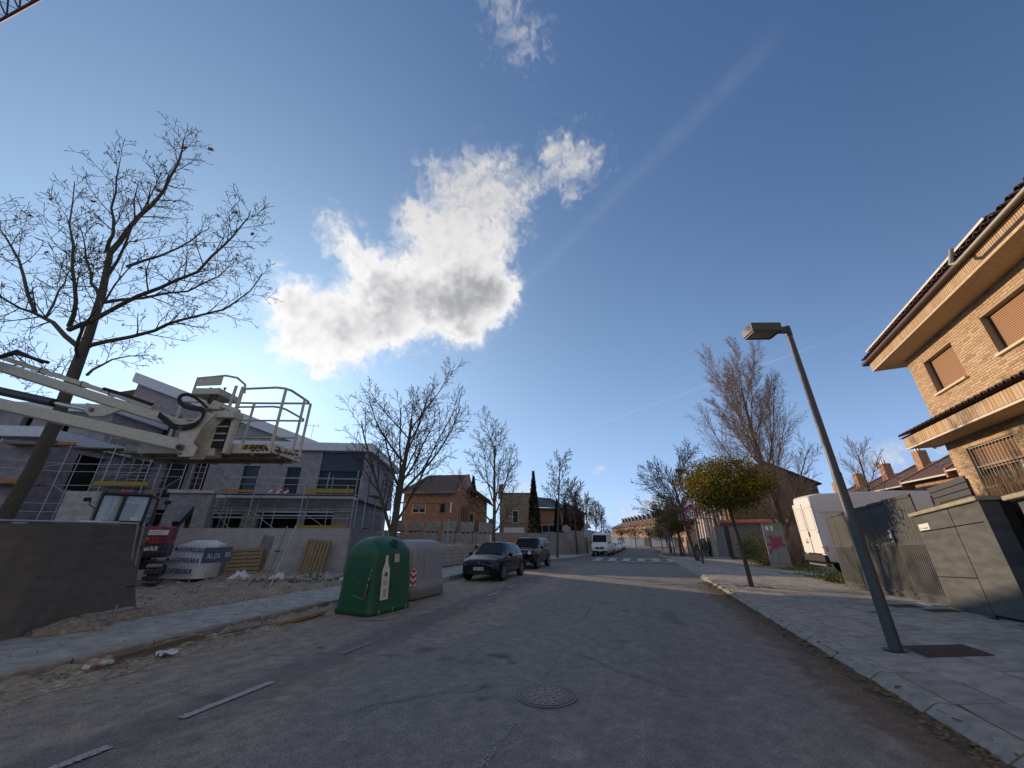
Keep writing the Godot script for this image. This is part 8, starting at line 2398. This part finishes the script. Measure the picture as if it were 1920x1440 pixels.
func make_far() -> void:
	rng.seed = 404
	var m: MB
	# orange brick house beyond the building plot; local axes follow the survey grid
	var hx := grid_xf * Transform3D(Basis(Vector3.UP, -0.10), gp(-8.9, 0, 40.0))
	var o := thing("orange_house", "orange brick house with a steep dark brown roof beyond the block stacks", "house", hx)
	m = MB.new()
	m.box(Vector3(0.2, 3.2, -4.0), Vector3(5.6, 6.0, 8.0)); part(o, "wall", m, "orange")
	m = MB.new()
	m.slab(PackedVector2Array([Vector2(0.0, 0.5), Vector2(-8.0, 0.5), Vector2(-8.0, 7.2), Vector2(-3.0, 8.6), Vector2(0.0, 6.3)]), 0, 0.35)
	var gm := MB.new()
	gm.xf = Transform3D(Basis(Vector3.UP, PI / 2), Vector3(3.0, 0, 0)); gm.slab(PackedVector2Array([Vector2(0.0, 0.5), Vector2(8.0, 0.5), Vector2(8.0, 6.8), Vector2(5.0, 8.7), Vector2(0.0, 6.2)]), 0, 0.3)
	part(o, "gable_wall", gm, "orange")
	m = MB.new()
	m.quad(Vector3(-3.0, 6.15, 0.35), Vector3(3.02, 6.15, 0.35), Vector3(3.02, 8.6, -4.8), Vector3(-1.6, 8.6, -4.8))
	m.quad(Vector3(-1.6, 8.6, -4.8), Vector3(3.02, 8.6, -4.8), Vector3(3.02, 6.6, -8.4), Vector3(-3.0, 6.6, -8.4)); m.tri(Vector3(-3.0, 6.15, 0.35), Vector3(-1.6, 8.6, -4.8), Vector3(-3.0, 6.6, -8.4))
	part(o, "roof", m, "brown_roof")
	m = MB.new(); m.box(Vector3(0, 6.05, 0.38), Vector3(6.1, 0.26, 0.12)); part(o, "gutter", m, "galv_dark")
	m = MB.new(); m.box(Vector3(-0.1, 5.05, 0.02), Vector3(5.7, 0.14, 0.1)); part(o, "shadow_gap", m, "orange")
	for x in [-2.35, 2.6]:
		m = MB.new(); m.cyl(Vector3(x, 4.0, 0.1), Vector3(x, 5.0, 0.1), 0.10, 10); part(o, "column", m, "white")
	window_at(o, -1.5, -0.1, 4.0, 4.9, 0.03, "white", "glass_dark", 1)
	m = MB.new(); m.box(Vector3(-0.8, 4.65, 0.06), Vector3(1.3, 0.5, 0.03)); part(o, "half_shutter", m, "site_grey")
	window_at(o, 1.4, 2.0, 4.0, 4.95, 0.03, "galv_dark", "glass_dark", 0)
	for i in 4:
		m = MB.new(); m.box(Vector3(3.32, 4.0, -1.8 - i * 0.9), Vector3(0.04, 1.6, 0.3)); part(o, "slit_window", m, "window_navy")
	for i in 3:
		m = MB.new(); m.box(Vector3(3.32, 6.9, -3.9 - i * 0.5), Vector3(0.04, 1.5, 0.22)); part(o, "slit_window", m, "window_navy")
	o = thing("orange_house", "darker wing of the orange house with deep eaves and a glazed bay", "house", grid_xf * Transform3D(Basis(Vector3.UP, 0.0), gp(-4.9, 0, 46.0)))
	m = MB.new(); m.box(Vector3(-0.8, 3.2, -3), Vector3(4.6, 6.0, 6)); part(o, "wall", m, "orange")
	m = MB.new(); m.slab(PackedVector2Array([Vector2(-3.6, 7.9), Vector2(-3.6, 7.7), Vector2(0.0, 6.9), Vector2(2.2, 5.6), Vector2(2.3, 5.75), Vector2(0.2, 7.2)]), -7, 0.8); part(o, "roof", m, "brown_roof")
	window_at(o, -1.6, 0.4, 3.3, 4.3, 0.06, "white", "glass_dark", 2)
	m = MB.new(); m.box(Vector3(-0.6, 2.7, 0.1), Vector3(2.0, 1.0, 0.2)); part(o, "balcony_front", m, "slate")
	# beige brick house and its slate-roofed neighbour
	o = thing("beige_house", "plain beige brick house block with one tall white window and a garage door", "house", grid_xf * Transform3D(Basis(Vector3.UP, 0.02), gp(0.45, 0, 52.0)))
	m = MB.new(); m.box(Vector3(0, 3.4, -3.5), Vector3(4.2, 7.6, 7.0)); part(o, "wall", m, "beige")
	m = MB.new(); m.box(Vector3(0, 7.25, -3.5), Vector3(4.3, 0.12, 7.1)); part(o, "coping", m, "slate")
	m = MB.new(); m.box(Vector3(-2.0, 7.6, -1.5), Vector3(0.7, 2.0, 0.8)); part(o, "chimney", m, "orange")
	window_at(o, -0.4, 0.4, 3.4, 5.0, 0.05, "white", "glass_dark", 0)
	m = MB.new(); m.box(Vector3(-0.4, 4.2, 0.06), Vector3(0.7, 0.06, 0.06)); part(o, "transom", m, "white")
	m = MB.new(); m.box(Vector3(-0.2, 2.0, 0.03), Vector3(2.7, 1.7, 0.06)); var gd := part(o, "garage_door", m, "white")
	for i in 4:
		m = MB.new(); m.box(Vector3(-0.2, 1.45 + i * 0.36, 0.065), Vector3(2.66, 0.025, 0.01)); part(gd, "door_groove", m, "galv")
	o = thing("slate_roofed_house", "orange house with a low slate hip roof right of the beige house", "house", grid_xf * Transform3D(Basis(), gp(4.6, 0, 56.0)))
	m = MB.new(); m.box(Vector3(0.6, 2.9, -4), Vector3(5.2, 5.4, 8)); part(o, "wall", m, "orange")
	m = MB.new()
	m.quad(Vector3(-2.4, 5.7, 0.6), Vector3(3.8, 5.5, 0.6), Vector3(1.5, 7.3, -3.5), Vector3(-2.4, 7.6, -3.5)); m.tri(Vector3(3.8, 5.5, 0.6), Vector3(3.8, 5.5, -8.6), Vector3(1.5, 7.3, -3.5)); m.quad(Vector3(-2.4, 5.65, 0.6), Vector3(-2.4, 5.6, -8.6), Vector3(3.8, 5.45, -8.6), Vector3(3.8, 5.45, 0.6))
	part(o, "roof", m, "slate")
	window_at(o, -1.2, 1.6, 2.3, 3.3, 0.05, "white", "glass_dark", 2)
	m = MB.new(); m.box(Vector3(0.4, 1.5, 0.6), Vector3(4.0, 1.4, 0.15)); part(o, "balcony_front", m, "slate")
	o = thing("brick_villa", "reddish villa with a dark hip roof beyond the cypress", "house", grid_xf * Transform3D(Basis(), gp(9.9, 0, 66.0)))
	m = MB.new(); m.box(Vector3(0, 2.6, -3), Vector3(5.0, 5.4, 6)); part(o, "wall", m, "orange")
	m = MB.new(); m.tri(Vector3(-3, 5.2, 0.5), Vector3(3, 5.2, 0.5), Vector3(0, 7.4, -3)); m.tri(Vector3(3, 5.2, 0.5), Vector3(3, 5.2, -6.5), Vector3(0, 7.4, -3)); m.tri(Vector3(-3, 5.2, -6.5), Vector3(-3, 5.2, 0.5), Vector3(0, 7.4, -3)); part(o, "roof", m, "slate")
	window_at(o, -0.9, 0.9, 3.0, 4.2, 0.05, "frame_wood", "glass_dark", 1)
	m = MB.new(); m.box(Vector3(0.2, 1.6, 0.7), Vector3(4.2, 1.5, 0.15)); part(o, "balcony_front", m, "slate")
	# garden walls on the left beyond the side street
	o = thing("garden_wall", "pale rendered garden wall beyond the side street on the left", "wall")
	m = MB.new(); m.bar(Vector3(-8.4, 0.9, -37.2), Vector3(-22.0, 1.1, -33.4), 0.25, 2.3); part(o, "front_wall", m, "mauve_wall")
	var wp := [Vector3(-8.4, 0.9, -37.2), Vector3(-8.0, 1.0, -46.0), Vector3(-7.9, 1.0, -58.0), Vector3(-8.3, 0.8, -74.0), Vector3(-9.5, 0.6, -96.0)]
	for i in 4:
		m = MB.new(); m.bar(wp[i], wp[i + 1], 0.25, 2.4 + 0.5 * i); part(o, "street_wall", m, "mauve_wall")
	for i in 3:
		m = MB.new(); m.box(wp[i + 1] + Vector3(0.05, 0.3, 0), Vector3(0.5, 3.0, 0.5)); part(o, "pier", m, "coping")
	m = MB.new()
	for i in 40:
		var p := Vector3(-8.5, 2.0, -37.1).lerp(Vector3(-16.0, 2.2, -35.0), i / 39.0); m.cyl(p, p + Vector3(0, 0.85, 0), 0.012, 4)
	m.cyl(Vector3(-8.5, 2.85, -37.1), Vector3(-16, 3.05, -35.0), 0.02, 4)
	stuff(o, "railing", m, "black_matt")
	m = MB.new(); m.bar(Vector3(-13.6, 1.55, -35.55), Vector3(-14.1, 1.55, -35.4), 0.06, 0.7); part(o, "meter_box", m, "white")
	for i in 2:  # two pale orange panels set on the front wall
		m = MB.new(); m.bar(Vector3(-11.0 - i * 7.5, 1.3, -36.3 + i * 2.1), Vector3(-12.0 - i * 7.5, 1.3, -36.02 + i * 2.1), 0.08, 0.95); part(o, "orange_wall_panel", m, "orange_pale")
	m = MB.new()
	m.quad(Vector3(-60, 0.02, -28.5), Vector3(-7.9, 0.06, -28.5), Vector3(-7.9, 0.06, -36.6), Vector3(-60, 0.02, -33.4))
	setting("side_street", m, "concrete")
	# block wall and earth bank between the plot and the side street
	o = thing("block_wall", "low grey wall of hollow concrete blocks behind the parked hatchback", "wall")
	for r in 5:
		for i in 24:
			m = MB.new(); m.cbox(Vector3(-10.85, 0.28 + r * 0.205, -15.4 - i * 0.405 - 0.2 * (r % 2)), Vector3(0.2, 0.19, 0.39), 0.008); part(o, "block", m, "block" if rng.randf() < 0.6 else "block_b")
	m = MB.new(); m.box(Vector3(-10.87, 0.7, -20.3), Vector3(0.15, 1.0, 10.0)); part(o, "mortar_core", m, "joint")
	var nz := FastNoiseLite.new(); nz.seed = 8; nz.frequency = 1.0
	var rows := []
	for i in 34:
		var z := -13.6 - i * 0.45
		var row := PackedVector3Array()
		for j in 24:
			var x := -10.95 - j * 0.55
			row.push_back(Vector3(x, minf(1.0 + 0.06 * (j + 1), 1.22) + 0.28 * nz.get_noise_2d(x * 0.6, z * 0.6) - (0.5 if i == 0 or i == 33 else 0.0), z))
		rows.append(row)
	m = MB.new(); m.grid(rows, false, true)
	setting("earth_bank", m, "earth")
	# pallets of concrete blocks in two tiers
	var first: Node3D = null
	for k in 12:
		var c := k % 6; var tier := k / 6
		var p := Vector3(-18.9 + c * 1.36 + tier * 0.12, 1.18 + tier * 0.92 - c * 0.03, -27.6 - c * 0.44)
		var xf := Transform3D(Basis(Vector3.UP, 0.34 + rnd(-0.05, 0.05)) * Basis(Vector3.BACK, rnd(-0.04, 0.03)), p)
		var where := ["first from the left", "second from the left", "third from the left", "fourth from the left", "fifth from the left", "at the right end"][c] as String
		var lab := "pallet of grey concrete blocks in the %s tier, %s" % ["upper" if tier else "lower", where]
		if first == null:
			first = thing("block_stack", lab, "block stack", xf, "block stacks before the orange house")
			m = MB.new()
			for i in 3: m.box(Vector3(-0.4 + i * 0.4, 0.05, 0), Vector3(0.1, 0.1, 1.0))
			m.box(Vector3(0, 0.11, 0), Vector3(1.0, 0.03, 1.0)); part(first, "pallet_base", m, "old_wood")
			for y in 4:
				for x in 5:
					for z in [-0.30, 0.30]:
						m = MB.new(); m.cbox(Vector3(-0.4 + x * 0.2, 0.215 + y * 0.185, z), Vector3(0.19, 0.18, 0.46), 0.01); part(first, "block", m, "block" if (x + y) % 3 else "block_b")
		else: copy(first, xf, lab)
	# light fence posts on the bank
	for q in [[-13.5, -19.0, "plain metal stake on the bank left of the hatchback"], [-11.6, -22.5, "plain metal stake on the bank above the hatchback"]]:
		m = MB.new(); m.cyl(Vector3.ZERO, Vector3(0, 1.6, 0), 0.03, 6); single("fence_stake", m, "galv", q[2], "stake", "stakes on the bank", Transform3D(Basis(), Vector3(q[0], 1.2, q[1])))
	# right side: brown gabled house whose street front is in the sun
	o = thing("gabled_house", "large house with a brown gable wall and a sunlit orange front with pale pilasters", "house", Transform3D())
	m = MB.new(); gable_block(m, 9.6, 18.2, -47.0, -72.0, -0.3, 6.9, 9.3); part(o, "gable_wall", m, "brown_wall")
	m = MB.new(); roof_pair(m, 9.6, 18.2, -47.0, -72.0, 6.9, 9.3, 0.35); part(o, "roof", m, "brown_roof")
	m = MB.new(); m.box(Vector3(9.56, 3.2, -59.7), Vector3(0.1, 7.0, 24.6)); part(o, "street_front", m, "orange")
	for i in 9:
		m = MB.new(); m.box(Vector3(9.40, 3.4, -48.2 - i * 2.7), Vector3(0.30, 6.6, 0.45)); part(o, "pilaster", m, "white" if i else "orange_pale")
	for i in 8:
		for y in [1.4, 4.3]:
			m = MB.new(); m.box(Vector3(9.49, y, -49.5 - i * 2.7), Vector3(0.06, 1.3, 1.0)); part(o, "window", m, "glass_dark")
	o = thing("garden_porch", "dark stone garden wall with a red tiled top in front of the brown gable", "wall", Transform3D())
	m = MB.new(); m.box(Vector3(11.0, 1.4, -44.2), Vector3(6.4, 3.0, 0.3)); part(o, "wall", m, "site_grey")
	for i in 25:
		m = MB.new(); half_tile(m, Vector3(7.95 + i * 0.25, 2.95, -43.75), 0.11, 0.9, 0.35); part(o, "roof_tile", m, "red_tile")
	m = MB.new(); m.box(Vector3(11, 3.05, -44.3), Vector3(6.3, 0.12, 0.7), Basis(Vector3.RIGHT, 0.33)); part(o, "roof_bed", m, "red_tile")
	o = thing("street_fence", "dark metal garden fence between pale stone piers on the right", "fence")
	for i in 9:
		var z := -40.5 - i * 2.6
		m = MB.new(); m.cbox(Vector3(6.4, gy(z) + 0.95, z), Vector3(0.45, 1.9, 0.45), 0.02); part(o, "stone_pier", m, "coping" if i % 2 else "concrete")
		m = MB.new(); m.box(Vector3(6.45, gy(z - 1.3) + 0.35, z - 1.3), Vector3(0.25, 0.7, 2.15)); part(o, "low_wall", m, "concrete")
		m = MB.new(); m.box(Vector3(6.5, gy(z - 1.3) + 1.3, z - 1.3), Vector3(0.04, 1.2, 2.15)); part(o, "fence_panel", m, "gate_dark")
	# terrace of orange houses seen above the gate
	for k in 6:
		var z := -38.0 - k * 6.2
		var lab := ["orange terraced house nearest the brick house, below its porch", "second orange terraced house, with the aerial and dish above", "third orange terraced house from the right", "fourth orange terraced house, above the white van", "fifth orange terraced house from the right, mostly hidden", "farthest orange terraced house beside the brown gable"][k] as String
		o = thing("terraced_house", lab, "house", Transform3D(Basis(), Vector3(26.0, -0.25 * k, z)), "orange terrace on the right")
		m = MB.new(); m.box(Vector3(4.0, 3.6, 0), Vector3(8.0, 7.4, 6.2)); part(o, "wall", m, "orange_pale")
		m = MB.new(); m.slab(PackedVector2Array([Vector2(-0.6, 7.05), Vector2(4.5, 9.6), Vector2(9, 7.4), Vector2(9, 7.2), Vector2(4.5, 9.4), Vector2(-0.6, 6.85)]), -3.1, 3.0); part(o, "roof", m, "brown_roof")
		m = MB.new(); m.slab(PackedVector2Array([Vector2(-0.75, 6.6), Vector2(-0.75, 7.35), Vector2(4.5, 10.0), Vector2(9, 7.8), Vector2(9, 6.6)]), 3.0, 3.25); part(o, "party_wall", m, "orange")
		m = MB.new(); m.box(Vector3(2.4, 9.4, 1.9), Vector3(0.75, 2.0, 0.95)); var ch := part(o, "chimney", m, "orange_pale")
		m = MB.new()
		for i in 2: m.cyl(Vector3(2.4, 10.4, 1.7 + i * 0.4), Vector3(2.4, 10.85, 1.7 + i * 0.4), 0.1, 8)
		part(ch, "flue", m, "galv")
		m = MB.new(); m.pipe([Vector3(-0.68, 6.86, 3.0), Vector3(-0.68, 6.86, -3.1)], 0.08, 6); part(o, "gutter", m, "white")
		for q in [[-1.4, 4.2], [1.2, 4.2]]:
			m = MB.new(); m.box(Vector3(-0.02, q[1], q[0]), Vector3(0.08, 1.3, 1.0)); var w := part(o, "window", m, "white")
			m = MB.new(); m.box(Vector3(-0.07, q[1], q[0]), Vector3(0.03, 1.1, 0.8)); part(w, "pane", m, "glass_dark")
		m = MB.new(); m.box(Vector3(1.8, 8.25, -1.0), Vector3(0.9, 0.06, 0.7), Basis(Vector3.BACK, 0.46)); part(o, "rooflight", m, "glass_dark")
	for q in [[28.5, 9.4, -46.8, "aerial with a small dish on the second terraced roof"], [28.5, 9.0, -56.5, "aerial with a white dish on the fourth terraced roof"]]:
		aerial(Vector3(q[0], q[1], q[2]), 2.6, q[3])
		m = MB.new(); m.ball(Vector3.ZERO, Vector3(0.42, 0.42, 0.1), 12, 6)
		single("satellite_dish", m, "sign_back", "satellite dish below the aerial on the %s terraced roof" % ["second", "fourth"][0 if q[2] > -50 else 1], "satellite dish", "dishes on the terrace", Transform3D(Basis(Vector3.UP, 0.5), Vector3(q[0] + 0.1, q[1] + 0.7, q[2] + 0.3)))
	# long stepped terrace that closes the street
	var u := Vector3(-0.251, 0, -0.968)
	for k in 16:
		var p := Vector3(12.0, -0.6, -111.0) + u * 6.3 * k
		var lab := "far stepped terrace house, number %s from the right end of the row" % ["one", "two", "three", "four", "five", "six", "seven", "eight", "nine", "ten", "eleven", "twelve", "thirteen", "fourteen", "fifteen", "sixteen"][k]
		o = thing("stepped_house", lab, "house", frame(p, -u), "stepped terrace closing the street")
		# local x runs back along the row, z faces the street
		m = MB.new(); m.box(Vector3(-3.1, 3.0, -4.5), Vector3(6.2, 6.6, 9.0)); part(o, "wall", m, "orange_pale")
		m = MB.new(); m.quad(Vector3(-6.2, 6.1, 0.5), Vector3(0.0, 6.1, 0.5), Vector3(0.0, 8.6, -4.8), Vector3(-6.2, 8.6, -4.8)); m.quad(Vector3(0, 6.1, -9.3), Vector3(-6.2, 6.1, -9.3), Vector3(-6.2, 8.6, -4.8), Vector3(0, 8.6, -4.8)); part(o, "roof", m, "brown_roof")
		m = MB.new(); m.xf = Transform3D(Basis(Vector3.UP, -PI / 2), Vector3(0, 0, 0)); m.slab(PackedVector2Array([Vector2(-9.2, 7.2), Vector2(-4.5, 8.2), Vector2(-4.4, 10.9), Vector2(-9.2, 8.1)]), 0.1, 1.9); part(o, "roof_lantern", m, "slate")
		m = MB.new(); m.box(Vector3(-1.0, 8.0, -3.9), Vector3(1.6, 1.0, 0.5)); part(o, "dormer", m, "orange_pale")
		for x in [-1.6, -4.4]:
			for y in [1.6, 4.4]:
				m = MB.new(); m.box(Vector3(x, y, 0.02), Vector3(1.3, 1.3, 0.08)); part(o, "window", m, "glass_dark")
	o = thing("white_garden_wall", "long white garden wall with railings closing the far end of the street", "wall")
	for i in 12:
		var p := Vector3(9.0, 0.5, -97.5) + Vector3(-1.62, 0, -1.1) * i
		m = MB.new(); m.bar(p, p + Vector3(-1.55, 0, -1.05), 0.2, 1.9 if i % 3 else 2.2); part(o, "wall_bay", m, "white" if i % 4 else "coping")
	# plain brick house next along the right side, beyond the picture, that the street goes on with
	o = thing("brick_house", "tan brick house next to the first one, outside the picture", "house", house_xf * Transform3D(Basis(), Vector3(14.5, 0, 0)))
	m = MB.new(); m.box(Vector3(5.5, 3.7, -4.5), Vector3(11, 7.2, 9)); part(o, "wall", m, "brick_0")
	m = MB.new(); roof_pair(m, 0, 11, 0, -9, 7.3, 9.4, 0.6); part(o, "roof", m, "tile_dark")

func _ready() -> void:
	make_world()
	make_materials()
	make_ground()
	make_site_houses()
	make_brick_house()
	make_front_walls()
	make_lift()
	make_fences()
	make_digger()
	make_plot_things()
	make_bins()
	make_cars()
	make_street()
	make_trees()
	make_far()
